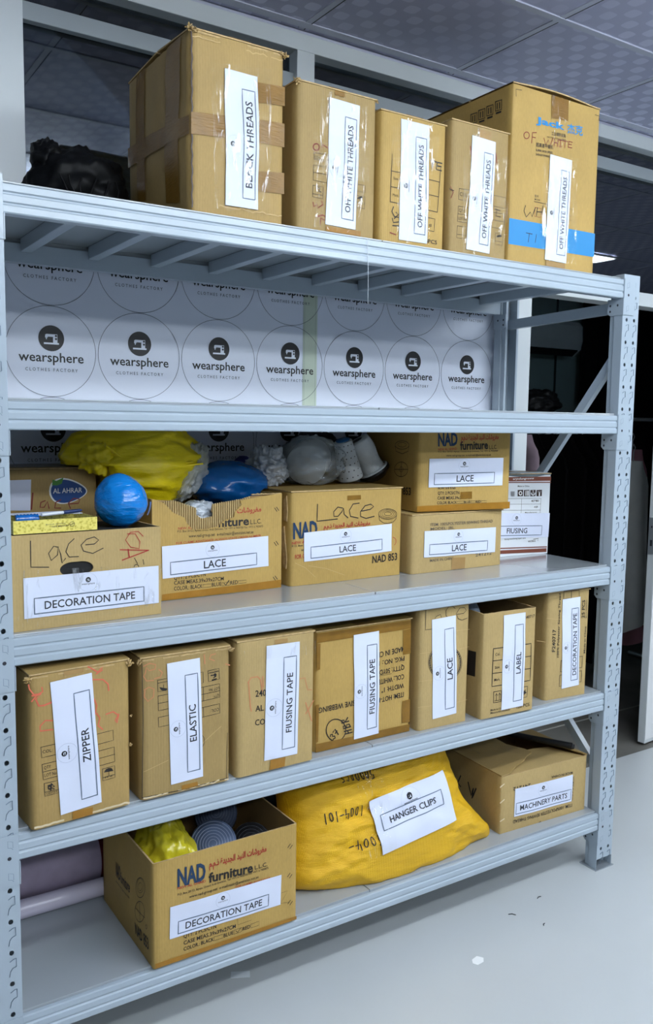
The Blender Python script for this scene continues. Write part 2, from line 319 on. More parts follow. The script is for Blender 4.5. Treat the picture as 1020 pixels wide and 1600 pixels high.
PRINT = {
'E1': [
 ('T', 'F', 'N', 'NAD', [[0.0642, 0.2021], [0.1419, 0.1986], [0.0644, 0.2468]], 6),
 ('T', 'F', 'R', 'NEW AL GHAID', [[0.0641, 0.1941], [0.1419, 0.1915], [0.0641, 0.2005]], 2),
 ('T', 'F', 'R', '@AR', [[0.1522, 0.2283], [0.3209, 0.2257], [0.1522, 0.2446]], 4),
 ('T', 'F', 'K', 'furniture', [[0.1504, 0.1873], [0.2803, 0.1795], [0.1505, 0.2124]], 5),
 ('T', 'F', 'K', 'L.L.C.', [[0.2857, 0.1836], [0.3243, 0.1828], [0.2856, 0.1949]], 1),
 ('T', 'F', 'K', 'P.O. Box 20153, Ajman, United Arab Emirates, Tel: +971 6 7430700 Fax: +971 6 7420075', [[0.0646, 0.1773], [0.3275, 0.1739], [0.0646, 0.1832]], 1),
 ('T', 'F', 'K', 'www.nad-group.net  e-mail:nazir@emirates.net.ae', [[0.0959, 0.1619], [0.2968, 0.1572], [0.0959, 0.1694]], 1),
 ('T', 'F', 'R', 'FOR CLAIMS ASSISTANCE', [[0.2277, 0.1501], [0.3327, 0.1445], [0.2277, 0.1556]], 1),
 ('T', 'F', 'K', 'QTY: 2 PCS/CTN', [[0.0806, 0.0577], [0.1722, 0.056], [0.0806, 0.0681]], 2),
 ('T', 'F', 'K', 'CASE MEAS.39x39x27CM', [[0.0805, 0.0398], [0.2292, 0.038], [0.0805, 0.0501]], 2),
 ('T', 'F', 'K', 'COLOR.: BLACK', [[0.0804, 0.0235], [0.1653, 0.0227], [0.0805, 0.0333]], 2),
 ('R','F','K',0.001,[[0.1664,0.0329],[0.1914,0.0319],[0.1914,0.0218],[0.1664,0.0223]]),
 ('T', 'F', 'K', 'BLUE', [[0.1938, 0.0221], [0.2221, 0.0223], [0.1938, 0.0322]], 2),
 ('R','F','K',0.001,[[0.2238,0.0324],[0.2477,0.0319],[0.2478,0.0205],[0.2239,0.0211]]),
 ('L','F','K',0.0015,[[0.2298,0.0287],[0.2352,0.023],[0.2447,0.0323]]),
 ('T', 'F', 'K', 'RED', [[0.2502, 0.022], [0.2732, 0.0219], [0.2501, 0.0322]], 2),
 ('R','F','K',0.001,[[0.275,0.0321],[0.2994,0.0328],[0.2995,0.0213],[0.275,0.0213]]),
 ('L','F','K',0.002,[[0.3881,0.2177],[0.3956,0.2255]]),
 ('L','F','K',0.002,[[0.3945,0.2125],[0.4021,0.2203]]),
 ('L','F','K',0.002,[[0.3876,0.1342],[0.3952,0.1418]]),
 ('L','F','K',0.002,[[0.3941,0.1288],[0.4017,0.1365]]),
 ('L','F','K',0.002,[[0.3897,0.0551],[0.3974,0.0627]]),
 ('L','F','K',0.002,[[0.3962,0.0496],[0.4039,0.0572]]),
 ('L','F','K',0.0008,[[0.3639,0.0932],[0.3893,0.0931],[0.3661,0.0636],[0.3948,0.0582]]),
 ('L','F','K',0.0008,[[0.2339,0.0612],[0.2351,0.0439],[0.2761,0.0437]]),
 ('Q','F','tapeL',0,[[0.0037,0.015],[0.418,0.0111],[0.4182,-0.0055],[0.0036,0.0016]]),
 ('T', 'S', 'K', 'NAD 853', [[0.1234, 0.0319], [0.0291, 0.0367], [0.1255, 0.0621]], 3),
 ('L','S','K',0.0015,[[0.0476,0.1951],[0.0491,0.1868],[0.0532,0.1779],[0.0595,0.169],[0.0677,0.1608],[0.0769,0.1541],[0.0867,0.1493],[0.096,0.1469],[0.1042,0.1471],[0.1105,0.1499],[0.1144,0.1552],[0.1157,0.1623],[0.114,0.1709],[0.1097,0.18],[0.1031,0.1891],[0.0948,0.1972],[0.0854,0.2038],[0.0757,0.2084],[0.0665,0.2105],[0.0586,0.2101],[0.0525,0.2073],[0.0487,0.2021],[0.0476,0.1951]]),
 ('L','S','K',0.001,[[0.067,0.1885],[0.0676,0.1851],[0.0693,0.1815],[0.072,0.1779],[0.0754,0.1745],[0.0793,0.1718],[0.0834,0.1698],[0.0872,0.1688],[0.0906,0.1689],[0.0932,0.17],[0.0948,0.172],[0.0953,0.1748],[0.0947,0.1782],[0.0929,0.1819],[0.0902,0.1856],[0.0868,0.1889],[0.0828,0.1916],[0.0788,0.1935],[0.075,0.1945],[0.0716,0.1944],[0.0691,0.1933],[0.0675,0.1913],[0.067,0.1885]]),
 ('L','S','K',0.001,[[0.0571,0.1959],[0.0582,0.1899],[0.0611,0.1835],[0.0657,0.1771],[0.0715,0.1713],[0.0781,0.1665],[0.0849,0.1632],[0.0915,0.1615],[0.0973,0.1618],[0.1017,0.1639],[0.1045,0.1676],[0.1054,0.1728],[0.1042,0.1789],[0.1012,0.1854],[0.0965,0.1919],[0.0906,0.1977],[0.084,0.2024],[0.0771,0.2056],[0.0706,0.2071],[0.065,0.2068],[0.0607,0.2047],[0.058,0.2009],[0.0571,0.1959]]),
 ('L','S','K',0.0015,[[0.0531,0.1278],[0.0547,0.1191],[0.0588,0.1097],[0.0652,0.1003],[0.0734,0.0917],[0.0828,0.0845],[0.0926,0.0794],[0.102,0.0769],[0.1102,0.077],[0.1166,0.08],[0.1206,0.0854],[0.1218,0.0929],[0.1201,0.1019],[0.1158,0.1115],[0.1091,0.1211],[0.1007,0.1297],[0.0912,0.1367],[0.0815,0.1415],[0.0722,0.1438],[0.0642,0.1435],[0.0581,0.1405],[0.0543,0.1351],[0.0531,0.1278]]),
 ('L','S','K',0.0015,[[0.0863,0.1383],[0.0848,0.0832]]),
 ('L','S','K',0.0015,[[0.1186,0.1057],[0.0521,0.1121]]),
 ('L','S','K',0.0012,[[0.0374,0.0954],[0.0377,0.0937],[0.0384,0.092],[0.0394,0.0903],[0.0408,0.0887],[0.0423,0.0875],[0.0438,0.0867],[0.0453,0.0863],[0.0467,0.0865],[0.0477,0.0871],[0.0483,0.0882],[0.0485,0.0896],[0.0482,0.0913],[0.0475,0.093],[0.0465,0.0947],[0.0451,0.0963],[0.0436,0.0975],[0.042,0.0983],[0.0405,0.0987],[0.0392,0.0985],[0.0382,0.0979],[0.0376,0.0968],[0.0374,0.0954]]),
 ('T', 'S', 'K', 'NAD', [[0.2708, 0.1226], [0.2325, 0.1245], [0.2661, 0.1643]], 3),
 ('T', 'S', 'K', 'furniture', [[0.2278, 0.1256], [0.156, 0.1289], [0.2269, 0.1547]], 2),
 ('T', 'S', 'K', 'www.nad-group.net', [[0.2714, 0.1049], [0.1565, 0.1118], [0.2712, 0.1108]], 1),
],
'C3': [
 ('T', 'F', 'K', 'furniture', [[0.1461, 0.1882], [0.2914, 0.1898], [0.1461, 0.2111]], 5),
 ('T', 'F', 'K', 'L.L.C.', [[0.2955, 0.1908], [0.3308, 0.1917], [0.2955, 0.2039]], 1),
 ('T', 'F', 'R', '@AR', [[0.1053, 0.2219], [0.3306, 0.226], [0.1054, 0.2359]], 4),
 ('T', 'F', 'R', 'NEW AL GHAID', [[0.0744, 0.1886], [0.1526, 0.1886], [0.0744, 0.1948]], 2),
 ('T', 'F', 'K', 'P.O. Box 20153, Ajman, United Arab Emirates, Tel: +971 6 7430700 Fax: +971 6 7420075', [[0.0727, 0.1809], [0.3371, 0.1802], [0.0727, 0.1867]], 1),
 ('T', 'F', 'K', 'www.nad-group.net  e-mail:nazir@emirates.net.ae', [[0.1052, 0.1651], [0.3055, 0.1644], [0.1052, 0.1738]], 1),
 ('T', 'F', 'R', 'FOR CLAIMS ASSISTANCE: ALWAYS STATE ORDER NUMBER', [[0.0683, 0.1493], [0.3301, 0.1533], [0.0684, 0.1555]], 1),
 ('T', 'F', 'K', 'QTY: 2 PCS/CTN', [[0.0616, 0.0537], [0.1555, 0.0561], [0.0616, 0.0639]], 2),
 ('T', 'F', 'K', 'CASE MEAS.39x39x27CM', [[0.0615, 0.0404], [0.2112, 0.0388], [0.0615, 0.0506]], 2),
 ('T', 'F', 'K', 'COLOR.: BLACK', [[0.0614, 0.0247], [0.1458, 0.0237], [0.0615, 0.0353]], 2),
 ('R','F','K',0.001,[[0.1472,0.0328],[0.1732,0.0327],[0.1731,0.0242],[0.1472,0.0244]]),
 ('T', 'F', 'K', 'BLUE', [[0.1745, 0.0245], [0.204, 0.0244], [0.1745, 0.035]], 2),
 ('R','F','K',0.001,[[0.2058,0.0324],[0.2307,0.0325],[0.2307,0.0235],[0.2058,0.0234]]),
 ('L','F','K',0.0025,[[0.2125,0.0297],[0.2175,0.0247],[0.2275,0.0364]]),
 ('T', 'F', 'K', 'RED', [[0.232, 0.0241], [0.2559, 0.0243], [0.232, 0.0348]], 2),
 ('R','F','K',0.001,[[0.2568,0.0329],[0.2828,0.0329],[0.2828,0.025],[0.2568,0.025]]),
 ('L','F','K',0.002,[[0.375,0.233],[0.3824,0.2235]]),
 ('L','F','K',0.002,[[0.3813,0.2352],[0.3887,0.2257]]),
 ('L','F','K',0.002,[[0.3744,0.1337],[0.3818,0.124]]),
 ('L','F','K',0.002,[[0.3807,0.1366],[0.3881,0.1269]]),
 ('L','F','K',0.002,[[0.3719,0.0329],[0.3793,0.0229]]),
 ('L','F','K',0.002,[[0.3782,0.0357],[0.3856,0.0257]]),
 ('Q','F','tapeL',0,[[0.0268,0.018],[0.3979,0.0233],[0.3981,0.002],[0.0267,0.0016]]),
],
'C4': [
 ('L','F','K',0.003,[[0.0909,0.2379],[0.0889,0.1882],[0.1616,0.1911]]),
 ('L','F','K',0.003,[[0.1804,0.2233],[0.1634,0.2269],[0.1482,0.2137],[0.1494,0.1997],[0.1639,0.199],[0.1782,0.2122],[0.1838,0.2232],[0.1871,0.2038],[0.2005,0.1931]]),
 ('L','F','K',0.003,[[0.2418,0.2355],[0.2194,0.2337],[0.206,0.215],[0.2103,0.1966],[0.2377,0.1904]]),
 ('L','F','K',0.003,[[0.2523,0.2108],[0.2851,0.2146],[0.2987,0.223],[0.2873,0.2304],[0.2646,0.2265],[0.2473,0.209],[0.2477,0.1948],[0.268,0.1876],[0.2994,0.1922]]),
 ('T', 'F', 'N', 'NAD', [[0.0071, 0.1416], [0.0909, 0.1441], [0.0066, 0.1861]], 6),
 ('T', 'F', 'R', 'NEW AL GHAID', [[0.0037, 0.1241], [0.0982, 0.1274], [0.0036, 0.1318]], 2),
 ('T', 'F', 'K', 'P.O. Box 20153, Ajman, U.A.E.', [[0.0038, 0.1163], [0.1316, 0.1192], [0.0037, 0.1217]], 1),
 ('T', 'F', 'K', 'www.nad', [[0.0358, 0.1023], [0.0658, 0.1029], [0.0357, 0.1101]], 1),
 ('T', 'F', 'R', 'FOR CLAIMS', [[0.0142, 0.0806], [0.0801, 0.0825], [0.014, 0.093]], 2),
 ('T', 'F', 'R', '@AR', [[0.1132, 0.1648], [0.2837, 0.1672], [0.113, 0.1775]], 4),
 ('T', 'F', 'K', 'NAD 853', [[0.2968, 0.0459], [0.3976, 0.0483], [0.2962, 0.0687]], 3),
 ('L','F','K',0.0016,[[0.3913,0.1947],[0.3899,0.19],[0.3856,0.1859],[0.3788,0.1827],[0.37,0.1806],[0.3599,0.1797],[0.3495,0.1803],[0.3394,0.1821],[0.3306,0.1851],[0.3238,0.189],[0.3194,0.1935],[0.3178,0.1983],[0.3191,0.2028],[0.3233,0.2069],[0.33,0.2101],[0.3387,0.2123],[0.3486,0.2132],[0.3591,0.2127],[0.3692,0.2109],[0.3781,0.2079],[0.3851,0.204],[0.3897,0.1995],[0.3913,0.1947]]),
 ('L','F','K',0.001,[[0.3849,0.195],[0.3838,0.1913],[0.3802,0.188],[0.3746,0.1854],[0.3673,0.1837],[0.359,0.1831],[0.3503,0.1835],[0.342,0.185],[0.3347,0.1874],[0.329,0.1906],[0.3253,0.1942],[0.324,0.198],[0.3251,0.2016],[0.3286,0.2049],[0.3342,0.2074],[0.3413,0.2091],[0.3496,0.2098],[0.3583,0.2094],[0.3666,0.208],[0.374,0.2056],[0.3798,0.2024],[0.3836,0.1988],[0.3849,0.195]]),
 ('L','F','K',0.001,[[0.3775,0.1953],[0.3766,0.1926],[0.3739,0.1901],[0.3696,0.1882],[0.3641,0.1869],[0.3578,0.1864],[0.3512,0.1868],[0.3449,0.1879],[0.3394,0.1897],[0.335,0.1921],[0.3323,0.1948],[0.3313,0.1976],[0.3321,0.2003],[0.3348,0.2028],[0.339,0.2047],[0.3445,0.206],[0.3507,0.2065],[0.3573,0.2062],[0.3636,0.2051],[0.3692,0.2033],[0.3736,0.2009],[0.3765,0.1982],[0.3775,0.1953]]),
 ('L','F','K',0.0012,[[0.369,0.1966],[0.3684,0.195],[0.3667,0.1936],[0.364,0.1924],[0.3605,0.1917],[0.3565,0.1914],[0.3523,0.1917],[0.3483,0.1923],[0.3448,0.1934],[0.342,0.1948],[0.3402,0.1964],[0.3396,0.198],[0.3401,0.1996],[0.3418,0.201],[0.3445,0.2022],[0.348,0.2029],[0.352,0.2032],[0.3562,0.203],[0.3602,0.2023],[0.3638,0.2012],[0.3666,0.1999],[0.3683,0.1983],[0.369,0.1966]]),
 ('L','F','K',0.0016,[[0.3189,0.1953],[0.3208,0.18],[0.3377,0.1695],[0.3561,0.1673],[0.3771,0.1703],[0.3885,0.1793],[0.3908,0.193]]),
 ('L','F','R',0.0018,[[0.3785,0.1213],[0.38,0.1211],[0.3815,0.1207],[0.3829,0.1202],[0.3844,0.1195],[0.3857,0.1186],[0.3869,0.1176],[0.388,0.1165],[0.389,0.1153],[0.3899,0.114],[0.3906,0.1126],[0.3911,0.1111],[0.3914,0.1096],[0.3916,0.1081],[0.3916,0.1066],[0.3914,0.1051],[0.391,0.1037],[0.3905,0.1024],[0.3898,0.1011],[0.3889,0.0999],[0.3879,0.0989],[0.3868,0.098],[0.3855,0.0973]]),
 ('Q','F','tape',0,[[0.1982,0.2601],[0.2487,0.2603],[0.249,0.2474],[0.1985,0.2461]]),
 ('L','F','C',0.0012,[[0.0157,0.0687],[0.0503,0.0522],[0.0857,0.0214]]),
 ('L','F','C',0.0012,[[0.0618,0.0571],[0.1233,0.044],[0.1916,0.0179]]),
],
'C5': [
 ('T', 'F', 'G', 'ITEM: 100%POLYESTER SEWING THREAD', [[0.0752, 0.151], [0.3521, 0.1486], [0.0749, 0.1607]], 1),
 ('T', 'F', 'G', 'MODEL: JBL', [[0.0757, 0.1378], [0.1765, 0.1371], [0.0754, 0.1464]], 1),
 ('T', 'F', 'G', 'MADE IN CHINA', [[0.0762, 0.0346], [0.1789, 0.0358], [0.0759, 0.0433]], 1),
 ('T', 'F', 'G', '241212', [[0.2778, 0.0365], [0.3531, 0.0386], [0.2774, 0.0473]], 2),
 ('Q','F','tapeC',0,[[0.1686,0.0419],[0.2314,0.0382],[0.2293,-0.0073],[0.1704,-0.0052]]),
 ('Q','F','clear',0,[[0.1706,0.1903],[0.2371,0.1889],[0.2346,0.152],[0.1683,0.1498]]),
],
'C6': [
 ('T', 'F', 'N', 'NAD', [[0.0721, 0.2129], [0.1466, 0.2158], [0.0709, 0.2525]], 6),
 ('T', 'F', 'K', 'furniture', [[0.156, 0.2009], [0.2693, 0.2037], [0.1551, 0.2273]], 5),
 ('T', 'F', 'K', 'L.L.C.', [[0.2743, 0.2025], [0.3051, 0.2037], [0.2738, 0.2154]], 1),
 ('T', 'F', 'R', '@AR', [[0.1597, 0.233], [0.3109, 0.2365], [0.1591, 0.2491]], 4),
 ('T', 'F', 'R', 'NEW AL GHAID', [[0.0726, 0.1982], [0.1437, 0.2009], [0.0724, 0.205]], 2),
 ('T', 'F', 'K', 'P.O. Box 20153, Ajman, United Arab Emirates, Tel: +971 6 7430700', [[0.0728, 0.1914], [0.3091, 0.1943], [0.0726, 0.197]], 1),
 ('T', 'F', 'K', 'www.nad-group.net  e-mail:nazir@emirates.net.ae', [[0.1035, 0.1793], [0.2809, 0.1809], [0.1033, 0.185]], 1),
 ('T', 'F', 'K', 'N.W: 5.8 KGS', [[0.0766, 0.0722], [0.1433, 0.0725], [0.0763, 0.0808]], 2),
 ('T', 'F', 'K', 'QTY: 2 PCS/CTN', [[0.0765, 0.055], [0.1591, 0.0548], [0.0761, 0.0647]], 2),
 ('T', 'F', 'K', 'CASE MEAS.39x39x27CM', [[0.0756, 0.039], [0.2099, 0.0378], [0.0753, 0.0487]], 2),
 ('T', 'F', 'K', 'COLOR: BLACK', [[0.0748, 0.0235], [0.1498, 0.0236], [0.0745, 0.0327]], 2),
 ('R','F','K',0.001,[[0.151,0.0312],[0.1773,0.0316],[0.1776,0.024],[0.1512,0.0236]]),
 ('T', 'F', 'K', 'BLUE', [[0.179, 0.0234], [0.2034, 0.0239], [0.1787, 0.0322]], 2),
 ('R','F','K',0.001,[[0.2053,0.0309],[0.2243,0.0309],[0.2245,0.0239],[0.2055,0.0238]]),
 ('T', 'F', 'K', 'RED', [[0.2267, 0.0232], [0.2472, 0.0233], [0.2263, 0.0321]], 2),
 ('R','F','K',0.001,[[0.2491,0.0303],[0.2705,0.0303],[0.2708,0.0232],[0.2494,0.0232]]),
 ('Q','F','tape',0,[[0.1623,0.0617],[0.209,0.0624],[0.2099,0.0389],[0.1632,0.0378]]),
 ('Q','F','tapeL',0,[[-0.0051,0.0195],[0.3666,0.0241],[0.3661,0.0013],[-0.0046,0.0013]]),
 ('L','S','K',0.0016,[[0.0557,0.214],[0.0573,0.2101],[0.0624,0.2064],[0.0705,0.2032],[0.0812,0.2007],[0.0934,0.1992],[0.1064,0.1988],[0.119,0.1995],[0.1301,0.2013],[0.1389,0.204],[0.1446,0.2075],[0.1467,0.2114],[0.1449,0.2154],[0.1396,0.2192],[0.131,0.2224],[0.1201,0.2249],[0.1076,0.2263],[0.0947,0.2266],[0.0823,0.2258],[0.0715,0.224],[0.063,0.2212],[0.0576,0.2178],[0.0557,0.214]]),
 ('L','S','K',0.0012,[[0.0735,0.2147],[0.0745,0.2125],[0.0776,0.2105],[0.0825,0.2088],[0.089,0.2074],[0.0964,0.2066],[0.1041,0.2063],[0.1116,0.2067],[0.1183,0.2077],[0.1235,0.2091],[0.1269,0.211],[0.1281,0.2131],[0.1271,0.2152],[0.1239,0.2173],[0.1188,0.2191],[0.1122,0.2204],[0.1048,0.2212],[0.097,0.2214],[0.0896,0.221],[0.083,0.22],[0.078,0.2186],[0.0747,0.2167],[0.0735,0.2147]]),
 ('L','S','K',0.0016,[[0.1465,0.2084],[0.1399,0.1911],[0.0992,0.1838],[0.0603,0.1939],[0.0557,0.214]]),
 ('L','S','K',0.0016,[[0.0621,0.1348],[0.0634,0.1279],[0.0679,0.1214],[0.0751,0.1157],[0.0847,0.1114],[0.0957,0.1088],[0.1074,0.108],[0.1188,0.1093],[0.129,0.1125],[0.137,0.1173],[0.1423,0.1234],[0.1443,0.1303],[0.1429,0.1373],[0.1382,0.144],[0.1306,0.1497],[0.1208,0.1539],[0.1096,0.1564],[0.0979,0.157],[0.0867,0.1555],[0.0768,0.1523],[0.069,0.1475],[0.064,0.1415],[0.0621,0.1348]]),
 ('L','S','K',0.001,[[0.0913,0.1332],[0.0916,0.1309],[0.0929,0.1287],[0.0949,0.1268],[0.0976,0.1254],[0.1007,0.1246],[0.1039,0.1244],[0.1071,0.1249],[0.1099,0.126],[0.1121,0.1276],[0.1135,0.1296],[0.1141,0.1319],[0.1138,0.1342],[0.1125,0.1364],[0.1104,0.1383],[0.1077,0.1397],[0.1046,0.1405],[0.1014,0.1407],[0.0982,0.1402],[0.0955,0.1391],[0.0933,0.1375],[0.0918,0.1354],[0.0913,0.1332]]),
 ('L','S','K',0.0015,[[0.1037,0.1569],[0.1016,0.1081]]),
 ('L','S','K',0.0015,[[0.142,0.1304],[0.0632,0.1347]]),
 ('T', 'S', 'K', 'NAD 853', [[0.1692, 0.0472], [0.0394, 0.0519], [0.1702, 0.0711]], 3),
],
'C7': [
 ('Q','F','brown',0,[[0.0137,0.292],[0.3254,0.2896],[0.3252,0.2736],[0.0144,0.2766]]),
 ('Q','F','brown',0,[[0.0144,0.275],[0.3254,0.2698],[0.3256,0.2659],[0.0146,0.2714]]),
 ('Q','F','brown',0,[[0.0244,0.0357],[0.3125,0.0267],[0.3128,0.0224],[0.0245,0.0316]]),
 ('Q','F','brown',0,[[0.0248,0.0258],[0.3112,0.0195],[0.3109,0.0053],[0.0253,0.0126]]),
 ('T', 'F', 'W', 'aryndungroww', [[0.1353, 0.2807], [0.2357, 0.2812], [0.1349, 0.2881]], 2),
 ('T', 'F', 'G', 'Made in China', [[0.1588, 0.2542], [0.2137, 0.2537], [0.1586, 0.26]], 2),
 ('P','F','D',0,[[0.1594,0.243],[0.1851,0.2432],[0.1851,0.2199],[0.1599,0.2198]]),
 ('P','F','D',0,[[0.1894,0.2422],[0.2154,0.2424],[0.2154,0.219],[0.19,0.2189]]),
 ('P','F','D',0,[[0.2198,0.2415],[0.2459,0.2417],[0.246,0.2181],[0.2204,0.218]]),
 ('P','F','D',0,[[0.2504,0.2407],[0.2768,0.2409],[0.2769,0.2173],[0.251,0.2172]]),
 ('L','F','W',0.004,[[0.1792,0.2309],[0.179,0.2291],[0.1784,0.2275],[0.1772,0.2262],[0.1757,0.2253],[0.174,0.2248],[0.1721,0.2249],[0.1704,0.2255],[0.1688,0.2265],[0.1675,0.2278],[0.1667,0.2295],[0.1663,0.2312],[0.1665,0.233],[0.1672,0.2346],[0.1683,0.2359],[0.1698,0.2368],[0.1716,0.2372],[0.1734,0.2372],[0.1752,0.2366],[0.1768,0.2356],[0.178,0.2343],[0.1789,0.2326],[0.1792,0.2309]]),
 ('L','F','W',0.004,[[0.1983,0.2379],[0.1984,0.2233]]),
 ('L','F','W',0.004,[[0.2053,0.2377],[0.2055,0.2231]]),
 ('L','F','W',0.004,[[0.2107,0.2375],[0.2109,0.2229]]),
 ('L','F','W',0.004,[[0.2416,0.2292],[0.2416,0.2282],[0.2414,0.2273],[0.241,0.2264],[0.2405,0.2256],[0.2399,0.2248],[0.2391,0.2242],[0.2382,0.2236],[0.2372,0.2232],[0.2361,0.2229],[0.2349,0.2227],[0.2338,0.2227],[0.2326,0.2228],[0.2314,0.223],[0.2303,0.2234],[0.2293,0.2239],[0.2283,0.2245],[0.2275,0.2252],[0.2267,0.226],[0.2261,0.2268],[0.2257,0.2277],[0.2254,0.2287],[0.2252,0.2296]]),
 ('L','F','W',0.003,[[0.233,0.239],[0.2335,0.2286]]),
 ('P','F','W',0,[[0.2544,0.2364],[0.2748,0.2367],[0.2719,0.2296],[0.2586,0.23]]),
 ('L','F','W',0.006,[[0.2647,0.2298],[0.2646,0.2214]]),
 ('L','F','G',0.001,[[0.0246,0.2152],[0.2741,0.2085]]),
 ('L','F','G',0.001,[[0.0255,0.1948],[0.2729,0.1878]]),
 ('L','F','G',0.001,[[0.0264,0.1732],[0.273,0.1654]]),
 ('L','F','G',0.001,[[0.1786,0.2109],[0.1784,0.1572]]),
 ('L','F','G',0.001,[[0.273,0.2085],[0.2713,0.1549]]),
 ('T', 'F', 'G', '40*80', [[0.2252, 0.1969], [0.2625, 0.197], [0.2249, 0.2045]], 1),
 ('T', 'F', 'G', 'A2R', [[0.24, 0.1746], [0.2603, 0.1747], [0.2397, 0.1813]], 1),
 ('T', 'F', 'G', 'Manufacturer', [[0.1968, 0.1569], [0.2558, 0.1559], [0.1966, 0.1611]], 1),
 ('T', 'F', 'G', 'fusing interlining paper care', [[0.1051, 0.0618], [0.2058, 0.0615], [0.1048, 0.0672]], 1),
 ('T', 'F', 'G', 'WORKS', [[0.2174, 0.0465], [0.2547, 0.0474], [0.2171, 0.0533]], 2),
 ('L','F','G',0.002,[[0.2443,0.0574],[0.269,0.059],[0.2656,0.0507]]),
 ('L','F','D',0.001,[[0.1277,0.2389],[0.128,0.2211]]),
 ('L','F','D',0.001,[[0.1303,0.2388],[0.1306,0.2211]]),
 ('L','F','D',0.001,[[0.133,0.2387],[0.1333,0.221]]),
 ('L','F','D',0.001,[[0.1356,0.2387],[0.1359,0.2209]]),
 ('L','F','D',0.001,[[0.1383,0.2386],[0.1386,0.2208]]),
 ('L','F','D',0.001,[[0.1409,0.2385],[0.1412,0.2207]]),
 ('L','F','D',0.001,[[0.1436,0.2385],[0.1439,0.2207]]),
],
'D1': [
 ('R','F','K',0.0012,[[0.0222,0.192],[0.1942,0.1959],[0.1949,0.171],[0.0239,0.1666]]),
 ('R','F','K',0.0012,[[0.0242,0.151],[0.1962,0.1543],[0.1973,0.1177],[0.0263,0.115]]),
 ('L','F','K',0.0012,[[0.0252,0.133],[0.1973,0.1361]]),
 ('R','F','K',0.0012,[[0.0278,0.1057],[0.0603,0.1053],[0.0612,0.0757],[0.0287,0.0752]]),
 ('L','F','K',0.0012,[[0.0286,0.0848],[0.0608,0.0833]]),
 ('R','F','K',0.0012,[[0.1657,0.1073],[0.1972,0.1075],[0.1984,0.0782],[0.1668,0.0777]]),
 ('L','F','K',0.0012,[[0.1666,0.0855],[0.1979,0.0855]]),
 ('T', 'F', 'K', 'COL:', [[0.0256, 0.1766], [0.048, 0.1764], [0.0257, 0.1839]], 0),
 ('T', 'F', 'K', 'QTY:', [[0.0282, 0.1385], [0.045, 0.1392], [0.0284, 0.1458]], 0),
 ('T', 'F', 'K', 'LOT No', [[0.0287, 0.1206], [0.0568, 0.1208], [0.0289, 0.128]], 0),
 ('L','F','K',0.003,[[0.0369,0.0984],[0.0456,0.0991],[0.0513,0.0932],[0.0411,0.0913],[0.0498,0.0876]]),
 ('L','F','K',0.003,[[0.0442,0.101],[0.0425,0.0865]]),
 ('L','F','K',0.003,[[0.0426,0.0925],[0.0425,0.0915],[0.0421,0.0906],[0.0415,0.09],[0.0408,0.0896],[0.04,0.0896],[0.0392,0.0898],[0.0384,0.0903],[0.0378,0.091],[0.0372,0.0919],[0.0369,0.0929],[0.0368,0.0939],[0.037,0.0949],[0.0373,0.0957],[0.0379,0.0964],[0.0386,0.0967],[0.0394,0.0968],[0.0402,0.0966],[0.041,0.0961],[0.0416,0.0954],[0.0422,0.0945],[0.0425,0.0935],[0.0426,0.0925]]),
 ('P','F','K',0,[[0.1693,0.0975],[0.1744,0.1043],[0.182,0.1056],[0.1895,0.1031],[0.1945,0.0951]]),
 ('L','F','K',0.0012,[[0.1819,0.0994],[0.1824,0.0868]]),
 ('T', 'F', 'K', 'H Z', [[0.1722, 0.0825], [0.1928, 0.0821], [0.1723, 0.0868]], 0),
 ('T', 'F', 'K', 'UDTH', [[0.0322, 0.0782], [0.056, 0.0779], [0.0323, 0.0823]], 0),
 ('L','F','O',0.003,[[-0.0019,0.3404],[0.0001,0.33],[0.0087,0.3169],[0.0242,0.3155]]),
 ('L','F','O',0.003,[[0.0273,0.3294],[0.0291,0.3204],[0.0157,0.3142],[0.0042,0.3019]]),
 ('L','F','O',0.004,[[0.0059,0.3146],[0.0242,0.3141],[0.0127,0.3061],[0.0194,0.2889],[0.0307,0.2881],[0.048,0.2921]]),
 ('L','F','O',0.003,[[0.0486,0.2495],[0.0329,0.2527],[0.0212,0.242],[0.021,0.2303],[0.0482,0.2284]]),
 ('L','F','O',0.003,[[0.1464,0.3274],[0.1709,0.3231],[0.1832,0.3104],[0.1845,0.2949]]),
 ('L','F','O',0.003,[[0.1362,0.3591],[0.1589,0.3433],[0.1713,0.3533]]),
 ('L','F','O',0.003,[[0.1557,0.3393],[0.1697,0.346]]),
 ('L','F','O',0.003,[[0.1775,0.2383],[0.1948,0.241],[0.2089,0.2289],[0.2039,0.2114],[0.2002,0.2183],[0.209,0.232]]),
 ('L','F','O',0.003,[[0.1543,0.2445],[0.1619,0.2323],[0.157,0.215],[0.1677,0.2036]]),
 ('L','F','O',0.003,[[0.1481,0.2805],[0.1546,0.2641],[0.1506,0.2437]]),
 ('Q','F','tapeL',0,[[0.0929,0.0209],[0.1417,0.0192],[0.1408,-0.0016],[0.0926,-0.0004]]),
 ('Q','F','tapeC',0,[[0.0781,0.3482],[0.124,0.3492],[0.1257,0.3608],[0.0783,0.3599]]),
],
'D2': [
 ('R','F','K',0.0012,[[0.0428,0.2982],[0.0732,0.2994],[0.0736,0.2708],[0.0435,0.2691]]),
 ('L','F','K',0.0012,[[0.0431,0.2905],[0.0732,0.292]]),
 ('R','F','K',0.0012,[[0.1551,0.3005],[0.1638,0.3012],[0.1644,0.2728],[0.155,0.2728]]),
 ('R','F','K',0.0012,[[0.1775,0.3015],[0.2084,0.3034],[0.2094,0.2755],[0.179,0.2734]]),
 ('L','F','K',0.0012,[[0.1781,0.295],[0.2087,0.2962]]),
